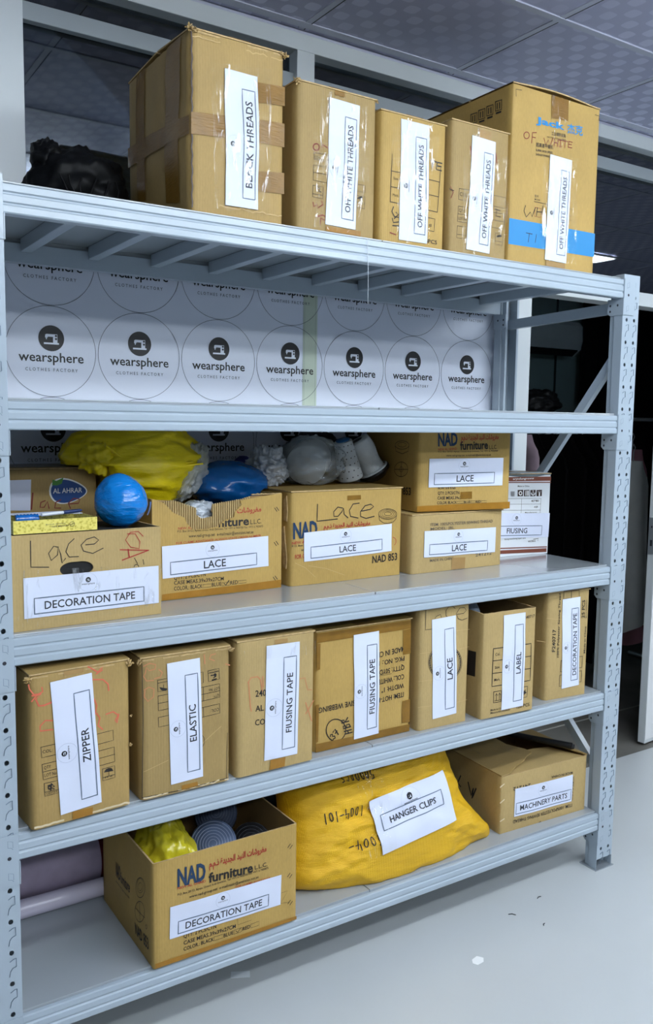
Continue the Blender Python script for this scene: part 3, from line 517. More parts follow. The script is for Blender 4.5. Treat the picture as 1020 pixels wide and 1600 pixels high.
 ('R','F','K',0.0012,[[0.0434,0.2586],[0.21,0.2632],[0.211,0.2277],[0.0441,0.2214]]),
 ('L','F','K',0.0012,[[0.0433,0.2398],[0.2107,0.2447]]),
 ('R','F','K',0.0012,[[0.0436,0.2044],[0.2104,0.2106],[0.2111,0.1857],[0.0446,0.1798]]),
 ('L','F','K',0.0012,[[0.1643,0.262],[0.1649,0.2257]]),
 ('L','F','K',0.0012,[[0.1643,0.2088],[0.1649,0.1839]]),
 ('T', 'F', 'K', 'LOT No', [[0.2085, 0.2555], [0.1793, 0.2542], [0.2085, 0.2484]], 0),
 ('T', 'F', 'K', 'QTY:', [[0.2085, 0.2368], [0.192, 0.2357], [0.2085, 0.2302]], 0),
 ('T', 'F', 'K', 'COL:', [[0.2085, 0.2005], [0.1856, 0.1994], [0.2085, 0.1924]], 0),
 ('L','F','K',0.003,[[0.1863,0.2885],[0.1989,0.288],[0.1926,0.2801],[0.1989,0.2836]]),
 ('L','F','K',0.003,[[0.1894,0.2762],[0.2005,0.2774]]),
 ('L','F','K',0.003,[[0.1999,0.2879],[0.1998,0.2871],[0.1995,0.2865],[0.199,0.286],[0.1984,0.2857],[0.1977,0.2856],[0.197,0.2857],[0.1963,0.286],[0.1957,0.2865],[0.1952,0.2871],[0.1949,0.2879],[0.1948,0.2886],[0.1949,0.2894],[0.1952,0.29],[0.1957,0.2905],[0.1963,0.2908],[0.197,0.2909],[0.1977,0.2908],[0.1984,0.2905],[0.199,0.29],[0.1995,0.2893],[0.1998,0.2886],[0.1999,0.2879]]),
 ('T', 'F', 'K', 'UDTH', [[0.2059, 0.2987], [0.1825, 0.2978], [0.2059, 0.2949]], 0),
 ('P','F','K',0,[[0.0471,0.2801],[0.0513,0.2727],[0.0576,0.2691],[0.064,0.2686],[0.0683,0.2736]]),
 ('L','F','K',0.0012,[[0.0577,0.2743],[0.0583,0.2844]]),
 ('L','F','K',0.0012,[[0.1582,0.1391],[0.1598,0.1378],[0.1612,0.1363],[0.1626,0.1348],[0.1638,0.1332],[0.1648,0.1314],[0.1658,0.1296],[0.1665,0.1278],[0.1671,0.1259],[0.1676,0.124],[0.1678,0.1221],[0.1679,0.1202],[0.1678,0.1184],[0.1676,0.1166],[0.1671,0.1149],[0.1665,0.1132],[0.1657,0.1117],[0.1648,0.1102],[0.1637,0.1089],[0.1625,0.1078],[0.1612,0.1067],[0.1597,0.1059],[0.1582,0.1052]]),
 ('L','F','o',0.0025,[[0.0078,0.3381],[0.0223,0.343],[0.0382,0.3379],[0.0366,0.3268],[0.0221,0.3248],[0.015,0.3342],[0.012,0.3207],[0.0076,0.3129],[0.0147,0.3006],[0.0321,0.2993]]),
 ('L','F','o',0.0025,[[0.0468,0.3239],[0.0556,0.3155],[0.0496,0.3051],[0.035,0.3031]]),
 ('L','F','o',0.0025,[[0.1989,0.3424],[0.1863,0.3412],[0.1816,0.3316],[0.1957,0.3252]]),
 ('L','F','o',0.0025,[[0.2276,0.3118],[0.2389,0.3072]]),
 ('L','F','o',0.0025,[[0.0088,0.279],[0.0203,0.2842],[0.0334,0.2779],[0.0317,0.2583],[0.0172,0.2494],[0.0086,0.2621],[0.0102,0.276]]),
 ('L','F','o',0.0025,[[0.1676,0.3438],[0.1691,0.3218]]),
 ('L','F','K',0.0015,[[0.0037,0.3499],[0.0054,0.2232],[0.0011,0.0069]]),
 ('L','F','K',0.002,[[0.002,0.0082],[0.1049,0.0046],[0.233,0.0072]]),
 ('L','F','K',0.0012,[[0.2327,0.1286],[0.2313,0.0076]]),
 ('L','F','C',0.0012,[[0.1485,0.1063],[0.1894,0.1339],[0.2149,0.15]]),
 ('L','F','C',0.0012,[[0.0055,0.0736],[0.069,0.0903]]),
 ('Q','F','tapeL',0,[[0.105,0.0165],[0.1483,0.0171],[0.1498,0.0063],[0.1049,0.0046]]),
],
'D3': [
 ('T', 'F', 'K', '2407', [[0.054, 0.2112], [0.0975, 0.2087], [0.0539, 0.228]], 2),
 ('T', 'F', 'K', 'AL', [[0.0537, 0.1715], [0.0794, 0.1701], [0.0536, 0.1872]], 2),
 ('T', 'F', 'K', 'CO', [[0.053, 0.1336], [0.0834, 0.1316], [0.0529, 0.1494]], 2),
 ('L','F','o',0.003,[[0.0323,0.2525],[0.0412,0.2645],[0.0606,0.2641],[0.0698,0.2545],[0.0745,0.224]]),
 ('L','F','o',0.003,[[0.0338,0.255],[0.0386,0.1869],[0.0416,0.1756]]),
 ('L','F','o',0.003,[[0.0758,0.2617],[0.0775,0.2343]]),
 ('L','F','o',0.002,[[0.1914,0.2378],[0.2076,0.2381],[0.2178,0.2028],[0.2309,0.2006]]),
 ('L','F','o',0.003,[[0.2117,0.1672],[0.2321,0.1126]]),
 ('L','F','o',0.003,[[0.2379,0.1683],[0.2121,0.1362]]),
 ('Q','F','tapeL',0,[[0.102,0.0288],[0.1475,0.0274],[0.1456,-0.0026],[0.0976,-0.0009]]),
 ('Q','F','tapeC',0,[[0.1117,0.3565],[0.152,0.3552],[0.1522,0.3443],[0.1118,0.3443]]),
 ('Q','F','clear',0,[[0.0157,0.3402],[0.2419,0.342],[0.2376,0.3007],[0.0158,0.3137]]),
 ('Q','F','clear',0,[[0.0711,0.0442],[0.22,0.0324],[0.2171,0.0073],[0.0682,0.0201]]),
],
'D4': [
 ('Q','F','tape',0,[[0.0008,0.3441],[0.3355,0.344],[0.3363,0.3187],[0.0012,0.3173]]),
 ('Q','F','tape',0,[[0.3063,0.3165],[0.3359,0.3181],[0.3364,0.2416],[0.3072,0.2422]]),
 ('Q','F','tape',0,[[0.3087,0.0986],[0.3389,0.1005],[0.3393,0.0287],[0.3089,0.0308]]),
 ('Q','F','tape',0,[[0.0012,0.3151],[0.0132,0.3151],[0.0128,0.2406],[0.0023,0.2389]]),
 ('Q','F','tape',0,[[0.0008,0.1398],[0.0106,0.1398],[0.0099,0.0312],[0.0024,0.0294]]),
 ('Q','F','tape',0,[[0.0017,0.0256],[0.3386,0.0228],[0.338,-0.0005],[0.002,0.001]]),
 ('T', 'F', 'K', 'MADE IN CHINA', [[0.3133, 0.2673], [0.1762, 0.2596], [0.3137, 0.2517]], 2),
 ('T', 'F', 'K', 'PKG. NO.: 1', [[0.3133, 0.2372], [0.2176, 0.2349], [0.3137, 0.2233]], 2),
 ('T', 'F', 'K', 'QTTY: 50YDS', [[0.3141, 0.21], [0.2117, 0.2072], [0.3145, 0.1954]], 2),
 ('T', 'F', 'K', 'COL.: WHITE', [[0.314, 0.1815], [0.2165, 0.1792], [0.3145, 0.1668]], 2),
 ('T', 'F', 'K', 'WIDTH: 1"', [[0.314, 0.1536], [0.2287, 0.1523], [0.3144, 0.1396]], 2),
 ('T', 'F', 'K', 'ITEM: HOT-MELT', [[0.3139, 0.1264], [0.1842, 0.123], [0.3143, 0.1116]], 2),
 ('T', 'F', 'K', 'ADHESIVE WEBBING', [[0.184, 0.1333], [0.0107, 0.1293], [0.1843, 0.1175]], 2),
 ('L','F','K',0.001,[[0.2653,0.1902],[0.2174,0.1906]]),
 ('L','F','K',0.003,[[0.104,0.0472],[0.1028,0.0381],[0.0989,0.0303],[0.0927,0.0244],[0.0847,0.0209],[0.0755,0.02],[0.066,0.0219],[0.0568,0.0263],[0.0487,0.0329],[0.0424,0.0412],[0.0384,0.0504],[0.0369,0.0598],[0.0381,0.0688],[0.0419,0.0765],[0.0479,0.0824],[0.0558,0.086],[0.0649,0.0869],[0.0744,0.0852],[0.0836,0.0809],[0.0918,0.0744],[0.0982,0.0661],[0.1024,0.0568],[0.104,0.0472]]),
 ('L','F','K',0.0038,[[0.0515,0.0389],[0.0527,0.044],[0.0583,0.0438],[0.0587,0.0372],[0.066,0.0371],[0.068,0.0307],[0.0623,0.0287]]),
 ('L','F','K',0.0038,[[0.0604,0.0497],[0.0666,0.0568],[0.0781,0.0398]]),
 ('L','F','K',0.0038,[[0.0686,0.0449],[0.0731,0.0504]]),
 ('L','F','K',0.0038,[[0.1259,0.037],[0.1022,0.0358]]),
 ('L','F','K',0.0038,[[0.1227,0.0456],[0.0991,0.0444]]),
 ('L','F','K',0.0038,[[0.1142,0.036],[0.1096,0.0453]]),
 ('L','F','K',0.0038,[[0.1193,0.055],[0.0959,0.0533],[0.0945,0.0603],[0.1013,0.0616],[0.1069,0.0547],[0.1061,0.0635],[0.115,0.0635],[0.1193,0.055]]),
 ('L','F','K',0.0038,[[0.1127,0.0729],[0.0894,0.0712],[0.089,0.0789],[0.0962,0.0788],[0.1008,0.0726],[0.1088,0.0836]]),
 ('Q','F','clear',0,[[0.3212,0.0232],[0.3408,0.0231],[0.3394,-0.0014],[0.296,0.0015]]),
],
'D5': [
 ('L','F','K',0.0018,[[0.0192,0.3735],[0.0184,0.3129],[0.0448,0.3124]]),
 ('L','F','K',0.0018,[[0.0544,0.3435],[0.0595,0.35],[0.0754,0.354],[0.0793,0.345]]),
 ('L','F','K',0.0018,[[0.1328,0.3666],[0.1234,0.3748],[0.107,0.375],[0.0966,0.3632],[0.0971,0.3488],[0.1084,0.3361]]),
 ('L','F','K',0.0018,[[0.1408,0.3476],[0.1667,0.3477],[0.1782,0.3561],[0.1697,0.3657],[0.1512,0.3662],[0.1378,0.3502],[0.1451,0.3335],[0.1601,0.327],[0.1822,0.3309]]),
 ('L','F','K',0.0016,[[0.1641,0.1927],[0.162,0.1768],[0.1547,0.163],[0.1426,0.1525],[0.127,0.146],[0.109,0.144],[0.0903,0.1468],[0.0723,0.154],[0.0565,0.165],[0.0441,0.1789],[0.036,0.1945],[0.0329,0.2107],[0.035,0.2261],[0.0421,0.2396],[0.0536,0.2501],[0.0688,0.2568],[0.0864,0.259],[0.105,0.2567],[0.1232,0.2499],[0.1394,0.2391],[0.1523,0.2252],[0.1608,0.2093],[0.1641,0.1927]]),
 ('L','F','K',0.0012,[[0.1529,0.1942],[0.1512,0.181],[0.1451,0.1695],[0.1351,0.1606],[0.1221,0.1552],[0.1071,0.1536],[0.0915,0.1559],[0.0765,0.1618],[0.0633,0.171],[0.0529,0.1826],[0.0462,0.1957],[0.0436,0.2092],[0.0453,0.2221],[0.0512,0.2334],[0.0609,0.2422],[0.0736,0.2478],[0.0882,0.2497],[0.1038,0.2477],[0.1189,0.242],[0.1324,0.2329],[0.1431,0.2213],[0.1502,0.208],[0.1529,0.1942]]),
 ('L','F','K',0.004,[[0.1585,0.1935],[0.1586,0.1908]]),
 ('L','F','K',0.004,[[0.1582,0.1862],[0.1578,0.1836]]),
 ('L','F','K',0.004,[[0.1567,0.1792],[0.1559,0.1768]]),
 ('L','F','K',0.004,[[0.154,0.1727],[0.1528,0.1705]]),
 ('L','F','K',0.004,[[0.1502,0.1667],[0.1486,0.1648]]),
 ('L','F','K',0.004,[[0.1454,0.1615],[0.1434,0.1598]]),
 ('L','F','K',0.004,[[0.1396,0.157],[0.1373,0.1557]]),
 ('L','F','K',0.004,[[0.133,0.1535],[0.1305,0.1525]]),
 ('L','F','K',0.004,[[0.1257,0.1509],[0.123,0.1502]]),
 ('L','F','K',0.004,[[0.1179,0.1493],[0.115,0.149]]),
 ('L','F','K',0.004,[[0.1098,0.1488],[0.1068,0.1489]]),
 ('L','F','K',0.004,[[0.1014,0.1493],[0.0984,0.1497]]),
 ('L','F','K',0.004,[[0.0929,0.1508],[0.09,0.1516]]),
 ('L','F','K',0.004,[[0.0846,0.1533],[0.0817,0.1545]]),
 ('L','F','K',0.004,[[0.0766,0.1568],[0.0738,0.1583]]),
 ('L','F','K',0.004,[[0.069,0.1611],[0.0664,0.1629]]),
 ('L','F','K',0.004,[[0.062,0.1662],[0.0597,0.1682]]),
 ('L','F','K',0.004,[[0.0557,0.172],[0.0537,0.1742]]),
 ('L','F','K',0.004,[[0.0503,0.1783],[0.0485,0.1807]]),
 ('L','F','K',0.004,[[0.0457,0.1851],[0.0444,0.1876]]),
 ('L','F','K',0.004,[[0.0422,0.1922],[0.0412,0.1948]]),
 ('L','F','K',0.004,[[0.0398,0.1995],[0.0392,0.2021]]),
 ('L','F','K',0.004,[[0.0385,0.2068],[0.0383,0.2093]]),
 ('L','F','K',0.004,[[0.0383,0.214],[0.0385,0.2165]]),
 ('L','F','K',0.004,[[0.0393,0.2209],[0.0399,0.2233]]),
 ('L','F','K',0.004,[[0.0414,0.2275],[0.0424,0.2297]]),
 ('L','F','K',0.004,[[0.0446,0.2336],[0.046,0.2356]]),
 ('L','F','K',0.004,[[0.0488,0.2391],[0.0506,0.2409]]),
 ('L','F','K',0.004,[[0.054,0.2438],[0.0561,0.2454]]),
 ('L','F','K',0.004,[[0.06,0.2478],[0.0624,0.249]]),
 ('L','F','K',0.004,[[0.0668,0.2509],[0.0694,0.2518]]),
 ('L','F','K',0.004,[[0.0742,0.253],[0.077,0.2535]]),
 ('L','F','K',0.004,[[0.0821,0.2542],[0.085,0.2543]]),
 ('L','F','K',0.004,[[0.0903,0.2543],[0.0933,0.2541]]),
 ('L','F','K',0.004,[[0.0987,0.2534],[0.1017,0.2528]]),
 ('L','F','K',0.004,[[0.1071,0.2515],[0.11,0.2506]]),
 ('L','F','K',0.004,[[0.1153,0.2486],[0.1182,0.2473]]),
 ('L','F','K',0.004,[[0.1232,0.2448],[0.1259,0.2432]]),
 ('L','F','K',0.004,[[0.1306,0.2401],[0.1331,0.2382]]),
 ('L','F','K',0.004,[[0.1374,0.2346],[0.1397,0.2325]]),
 ('L','F','K',0.004,[[0.1435,0.2285],[0.1454,0.2262]]),
 ('L','F','K',0.004,[[0.1486,0.2219],[0.1503,0.2194]]),
 ('L','F','K',0.004,[[0.1528,0.2148],[0.154,0.2122]]),
 ('L','F','K',0.004,[[0.1559,0.2075],[0.1567,0.2048]]),
 ('L','F','K',0.004,[[0.1578,0.2],[0.1582,0.1973]]),
 ('L','F','C',0.001,[[0.0014,0.242],[0.0436,0.2407]]),
 ('L','F','C',0.001,[[0.1414,0.2367],[0.1934,0.2388]]),
 ('L','F','C',0.001,[[-0.0029,0.1558],[0.05,0.1551]]),
 ('L','F','C',0.001,[[0.1477,0.067],[0.1926,0.0686]]),
 ('L','F','C',0.001,[[-0.0004,0.0753],[0.0528,0.0723]]),
 ('L','F','C',0.001,[[0.1409,0.2963],[0.1949,0.2944]]),
],
'D6': [
 ('R','F','K',0.0025,[[0.0419,0.2255],[0.2026,0.2234],[0.2043,0.0997],[0.0413,0.1026]]),
 ('L','F','K',0.0022,[[0.042,0.1858],[0.203,0.1816]]),
 ('L','F','K',0.0022,[[0.0416,0.1451],[0.2039,0.1404]]),
 ('T', 'F', 'K', 'Col.', [[0.0511, 0.2008], [0.0703, 0.2014], [0.0507, 0.2103]], 1),
 ('T', 'F', 'K', 'Size', [[0.0508, 0.1589], [0.0706, 0.1588], [0.0504, 0.1675]], 1),
 ('T', 'F', 'K', 'Mark.', [[0.0504, 0.1185], [0.0746, 0.1185], [0.05, 0.1272]], 1),
 ('T', 'F', 'K', '240717', [[0.1709, 0.3076], [0.2137, 0.3097], [0.1704, 0.3172]], 1),
 ('R','F','K',0.002,[[0.0492,0.0842],[0.0811,0.0838],[0.0805,0.0478],[0.0496,0.0483]]),
 ('L','F','K',0.0016,[[0.0603,0.0553],[0.0605,0.0769]]),
 ('L','F','K',0.0016,[[0.0552,0.0708],[0.0605,0.0769],[0.0652,0.0702]]),
 ('L','F','K',0.0016,[[0.073,0.0555],[0.0731,0.0772]]),
 ('L','F','K',0.0016,[[0.0679,0.071],[0.0731,0.0772],[0.0778,0.0704]]),
 ('L','F','K',0.0016,[[0.0543,0.0541],[0.0797,0.0532]]),
 ('R','F','K',0.002,[[0.1752,0.0818],[0.1942,0.0812],[0.1931,0.0459],[0.1742,0.0453]]),
 ('P','F','K',0,[[0.1772,0.066],[0.186,0.0727],[0.1852,0.0657],[0.1913,0.0595],[0.1822,0.0564],[0.179,0.0516]]),
 ('T', 'F', 'K', 'Made in China', [[0.0393, 0.0227], [0.0945, 0.0225], [0.039, 0.0283]], 2),
 ('T', 'F', 'K', 'Mesure:40x30x36cm', [[0.0397, 0.0131], [0.1207, 0.0122], [0.0394, 0.0187]], 2),
 ('T', 'F', 'K', '120 PCS', [[0.1501, 0.0128], [0.2064, 0.0132], [0.1495, 0.0243]], 1),
 ('P','S','K',0,[[0.0669,0.2104],[0.0294,0.213],[0.0306,0.132],[0.0696,0.1294]]),
],
'D7': [
 ('T', 'F', 'K', 'F240717', [[0.0371, 0.1668], [0.037, 0.2444], [0.0235, 0.1674]], 2),
 ('T', 'F', 'K', '100% Polyester Sewing Thread', [[0.0535, 0.1456], [0.0532, 0.3663], [0.0452, 0.1466]], 2),
 ('T', 'F', 'K', '25 PCS', [[0.1665, 0.2712], [0.1651, 0.3346], [0.153, 0.2724]], 2),
 ('T', 'F', 'K', 'Mesure: 40x30x36cm', [[0.1757, 0.2703], [0.1743, 0.3338], [0.1714, 0.2707]], 1),
 ('T', 'F', 'K', 'Made in China', [[0.1777, 0.1451], [0.1756, 0.241], [0.1703, 0.146]], 2),
 ('R','F','K',0.0018,[[0.067,0.3725],[0.1357,0.3706],[0.1384,0.3461],[0.0673,0.3461]]),
 ('L','F','K',0.0018,[[0.1009,0.3716],[0.1012,0.346]]),
 ('R','F','K',0.002,[[0.0637,0.1329],[0.166,0.1362],[0.1653,0.0965],[0.0635,0.0938]]),
 ('R','F','K',0.002,[[0.0617,0.0824],[0.1647,0.0848],[0.164,0.0459],[0.0615,0.0431]]),
 ('L','F','C',0.001,[[-0.0042,0.2861],[0.0636,0.275]]),
 ('L','F','C',0.001,[[-0.0436,0.2135],[-0.0058,0.2048]]),
],
'E3': [
 ('T', 'F', 'K', 'MADE IN CHINA', [[0.3313, 0.155], [0.2275, 0.1594], [0.3318, 0.1466]], 1),
 ('T', 'F', 'K', '241212', [[0.1299, 0.1534], [0.0525, 0.154], [0.1305, 0.1409]], 2),
 ('T', 'F', 'K', 'ITEM: 100%POLYESTER SEWING THREAD', [[0.3362, 0.0354], [0.0567, 0.037], [0.3369, 0.0235]], 1),
 ('T', 'F', 'K', 'COLOR: No.130  2000M/CONE', [[0.3318, 0.0481], [0.3324, 0.137], [0.3393, 0.0464]], 1),
 ('L','F','K',0.002,[[0.1799,0.0004],[0.1845,0.0059],[0.187,-0.0013]]),
 ('L','F','c',0.004,[[-0.0042,0.1669],[0.0114,0.1742]]),
 ('L','F','c',0.004,[[-0.0017,0.1112],[0.0139,0.1194]]),
 ('L','F','c',0.004,[[0.0012,0.0461],[0.017,0.0515]]),
 ('L','S','K',0.006,[[0.1652,0.1189],[0.147,0.0791],[0.1363,0.1107],[0.1425,0.0699],[0.1228,0.1132]]),
 ('L','S','K',0.005,[[0.2072,0.128],[0.221,0.0976],[0.2054,0.0896]]),
],
'B1': [
 ('Q','F','tape',0,[[0.0015,0.2252],[0.2614,0.2471],[0.262,0.1896],[0.0013,0.1753]]),
 ('Q','F','tape',0,[[0.0006,0.225],[0.0254,0.2275],[0.0253,0.1769],[0.0004,0.1751]]),
 ('Q','F','tape',0,[[0.1254,0.3254],[0.2595,0.3348],[0.2599,0.2893],[0.1256,0.2744]]),
 ('Q','F','tape',0,[[0.1261,0.1115],[0.2616,0.1273],[0.2611,0.0754],[0.1263,0.0677]]),
 ('Q','F','clear',0,[[0.0461,0.3441],[0.2128,0.3673],[0.2131,0.0125],[0.0598,0.0101]]),
 ('Q','S','tape',0,[[0.1337,0.4328],[0.0502,0.4218],[0.0603,0.0279],[0.1392,0.0435]]),
 ('Q','S','tape',0,[[0.3434,0.4518],[0.28,0.4485],[0.2719,0.0744],[0.3329,0.0866]]),
 ('Q','S','tape',0,[[0.4437,0.2441],[0.0007,0.2191],[0.001,0.1753],[0.4411,0.1915]]),
],
'B2': [
 ('L','F','r',0.003,[[0.065,0.208],[0.0647,0.2056],[0.0637,0.2032],[0.062,0.2011],[0.0599,0.1995],[0.0575,0.1984],[0.055,0.1979],[0.0526,0.1982],[0.0504,0.1991],[0.0487,0.2006],[0.0477,0.2026],[0.0473,0.2048],[0.0476,0.2073],[0.0486,0.2096],[0.0502,0.2117],[0.0523,0.2133],[0.0548,0.2144],[0.0573,0.2149],[0.0597,0.2147],[0.0619,0.2138],[0.0635,0.2123],[0.0646,0.2103],[0.065,0.208]]),
 ('L','F','r',0.003,[[0.0733,0.2095],[0.0766,0.2157],[0.0906,0.2097]]),
 ('R','F','K',0.0012,[[0.0482,0.1604],[0.0914,0.1606],[0.0902,0.1217],[0.0478,0.1226]]),
 ('L','F','K',0.0012,[[0.0485,0.1423],[0.091,0.1422]]),
 ('R','F','K',0.0012,[[0.0479,0.11],[0.0789,0.11],[0.0787,0.0803],[0.0476,0.0813]]),
 ('L','F','K',0.0012,[[0.0475,0.0889],[0.0786,0.0888]]),
 ('L','F','K',0.003,[[0.0576,0.1031],[0.0679,0.1061],[0.0663,0.0974],[0.0715,0.0967]]),
 ('L','F','r',0.003,[[0.0496,0.0667],[0.0514,0.0571],[0.0616,0.0642],[0.0652,0.0562],[0.0806,0.0669],[0.0753,0.0733]]),
 ('L','F','r',0.003,[[0.0621,0.0331],[0.0793,0.0398],[0.0881,0.0367]]),
 ('L','F','r',0.003,[[0.0727,0.0175],[0.0742,0.0319],[0.0848,0.0277]]),
 ('R','F','K',0.0012,[[0.1809,0.135],[0.2139,0.1344],[0.2136,0.1168],[0.1813,0.1169]]),
 ('R','F','K',0.0012,[[0.1833,0.1064],[0.2138,0.1052],[0.2134,0.0744],[0.1839,0.0755]]),
 ('L','F','K',0.0012,[[0.1837,0.0891],[0.2135,0.0876]]),
 ('T', 'F', 'K', 'COL:', [[0.0508, 0.1762], [0.0686, 0.177], [0.0506, 0.184]], 0),
 ('R','F','K',0.0012,[[0.0495,0.1913],[0.0908,0.1924],[0.0904,0.1754],[0.0491,0.1745]]),
 ('P','F','K',0,[[0.1886,0.0963],[0.1923,0.1018],[0.198,0.1045],[0.2037,0.105],[0.2076,0.1014]]),
 ('L','F','K',0.0012,[[0.1981,0.1007],[0.1987,0.0933]]),
 ('Q','F','tape',0,[[0.1124,0.3595],[0.1441,0.3605],[0.1443,0.3479],[0.1127,0.347]]),
 ('Q','F','clear',0,[[0.0454,0.2406],[0.2224,0.2505],[0.2211,0.1428],[0.0434,0.1401]]),
 ('Q','F','clear',0,[[0.0677,0.35],[0.2163,0.3586],[0.202,0.0024],[0.0487,0.0058]]),
 ('Q','F','tapeL',0,[[0.0902,0.0127],[0.2018,0.0141],[0.2021,-0.0035],[0.0905,-0.0044]]),
],
'B3': [
 ('L','F','K',0.0018,[[0.037,0.1881],[0.2071,0.1852]]),
 ('L','F','K',0.0018,[[0.0364,0.1463],[0.2056,0.144]]),
 ('L','F','K',0.0018,[[0.0357,0.1059],[0.2033,0.1012]]),
 ('L','F','K',0.0018,[[0.0386,0.2321],[0.0358,0.1054]]),
 ('L','F','K',0.0018,[[0.2117,0.2237],[0.2033,0.1012]]),
 ('L','F','K',0.0035,[[0.1739,0.2388],[0.1949,0.238]]),
 ('L','F','K',0.0035,[[0.1838,0.2383],[0.1793,0.2206]]),
 ('L','F','K',0.0035,[[0.1986,0.2375],[0.1948,0.2177],[0.2142,0.2173]]),
 ('L','F','K',0.0035,[[0.1963,0.2281],[0.213,0.2281]]),
 ('L','F','K',0.0035,[[0.1997,0.2377],[0.2153,0.2376]]),
 ('R','F','K',0.0018,[[0.1645,0.0814],[0.1951,0.0815],[0.1933,0.0464],[0.1638,0.0468]]),
 ('T', 'F', 'K', '#', [[0.1726, 0.0576], [0.1837, 0.0574], [0.1723, 0.0676]], 0),
 ('T', 'F', 'K', '100PCS', [[0.143, 0.0124], [0.2057, 0.0122], [0.1427, 0.0228]], 2),
 ('L','F','K',0.003,[[0.0465,0.0935],[0.0416,0.0808],[0.0506,0.0686],[0.0646,0.0678]]),
 ('L','F','K',0.003,[[0.0555,0.08],[0.0644,0.0759],[0.0508,0.0632]]),
 ('L','F','K',0.003,[[0.0438,0.0623],[0.0476,0.052],[0.0649,0.0557]]),
 ('L','F','K',0.003,[[0.0461,0.0437],[0.067,0.0451]]),
 ('T', 'F', 'K', 'Size', [[0.0445, 0.1668], [0.0608, 0.1667], [0.0443, 0.1736]], 0),
 ('T', 'F', 'K', 'Mark.', [[0.0439, 0.1226], [0.0641, 0.1221], [0.0438, 0.1295]], 0),
 ('L','F','r',0.003,[[0.0379,0.0238],[0.0572,0.0209]]),
 ('Q','F','clear',0,[[0.0306,0.3018],[0.1989,0.312],[0.1951,0.21],[0.0316,0.1992]]),
 ('Q','F','clear',0,[[0.0555,0.3329],[0.176,0.3389],[0.1726,0.0021],[0.0577,0.002]]),
],
'B4': [
 ('R','F','K',0.0012,[[0.0314,0.179],[0.2191,0.1802],[0.2184,0.1493],[0.0299,0.1482]]),
 ('R','F','K',0.0012,[[0.0299,0.1294],[0.2155,0.1319],[0.2147,0.088],[0.0283,0.0862]]),
 ('L','F','K',0.0012,[[0.0294,0.1076],[0.2152,0.1097]]),
 ('R','F','K',0.0012,[[0.1792,0.0732],[0.2118,0.0721],[0.2097,0.0398],[0.1786,0.0397]]),
 ('L','F','K',0.0012,[[0.1788,0.05],[0.2107,0.0498]]),
 ('R','F','K',0.0012,[[0.0287,0.0738],[0.0627,0.0743],[0.0606,0.0405],[0.0273,0.0399]]),
 ('L','F','K',0.0012,[[0.0283,0.0499],[0.0623,0.0507]]),
 ('T', 'F', 'K', 'COL:', [[0.0342, 0.1587], [0.0648, 0.1583], [0.0338, 0.1695]], 0),
 ('T', 'F', 'K', 'QTY', [[0.0326, 0.114], [0.0563, 0.1138], [0.0322, 0.1228]], 0),
 ('T', 'F', 'K', 'LOT No', [[0.0314, 0.0915], [0.062, 0.0922], [0.0311, 0.0994]], 0),
 ('L','F','K',0.0025,[[0.1739,0.1414],[0.1956,0.1394]]),
 ('L','F','K',0.0025,[[0.1812,0.1399],[0.1784,0.1217],[0.1986,0.1219]]),
 ('L','F','r',0.002,[[-0.0001,0.1805],[0.0105,0.165],[0.0031,0.1491]]),
 ('L','F','K',0.002,[[-0.0031,0.1727],[0.0116,0.17]]),
 ('L','F','r',0.003,[[0.0691,0.3022],[0.076,0.269]]),
 ('L','F','r',0.003,[[0.1702,0.3002],[0.1751,0.2708]]),
 ('P','F','K',0,[[0.1827,0.0598],[0.1876,0.0665],[0.1952,0.0697],[0.2031,0.0703],[0.2085,0.0658]]),
 ('L','F','K',0.0012,[[0.1955,0.0651],[0.1965,0.056]]),
 ('Q','F','tapeC',0,[[0.1011,0.3573],[0.1498,0.359],[0.1489,0.3314],[0.1008,0.3316]]),
 ('Q','F','clear',0,[[0.0393,0.2871],[0.2206,0.2988],[0.224,0.001],[0.0438,0.0009]]),
 ('Q','F','clear',0,[[0.0703,0.3564],[0.1742,0.3661],[0.1723,0.3307],[0.0699,0.3318]]),
],
'B5': [
 ('P','F','B',0,[[0.0014,0.1245],[0.3926,0.1275],[0.39,0.0525],[0.0015,0.0482]]),
 ('T', 'F', 'B', 'Jack', [[0.0982, 0.4197], [0.225, 0.4224], [0.0972, 0.438]], 6),
 ('T', 'F', 'B', '杰克', [[0.2373, 0.4178], [0.3088, 0.4225], [0.236, 0.4398]], 3),
 ('T', 'F', 'K', '工业缝制设备', [[0.1672, 0.3974], [0.2319, 0.4014], [0.1668, 0.4057]], 1),
 ('T', 'F', 'K', 'INDUSTRIAL SEWING EQUIPMENT', [[0.1477, 0.3859], [0.2341, 0.3917], [0.1475, 0.3895]], 1),
 ('T', 'F', 'K', '超高速平缝机', [[0.1019, 0.3511], [0.1767, 0.3565], [0.1014, 0.3603]], 1),
 ('T', 'F', 'K', 'SUPER HIGH SPEED', [[0.1012, 0.3369], [0.176, 0.3416], [0.1009, 0.3431]], 2),
 ('T', 'F', 'K', 'SHENGYI SEWING CO', [[0.1019, 0.3246], [0.1767, 0.3286], [0.1015, 0.3307]], 2),
 ('L','F','r',0.0025,[[0.0717,0.3781],[0.0714,0.3753],[0.0702,0.3726],[0.0683,0.3701],[0.0657,0.3681],[0.0627,0.3668],[0.0595,0.3662],[0.0564,0.3664],[0.0537,0.3674],[0.0515,0.3691],[0.0501,0.3714],[0.0495,0.374],[0.0498,0.3768],[0.051,0.3795],[0.0529,0.382],[0.0555,0.384],[0.0585,0.3853],[0.0617,0.3859],[0.0647,0.3857],[0.0675,0.3847],[0.0697,0.383],[0.0711,0.3808],[0.0717,0.3781]]),
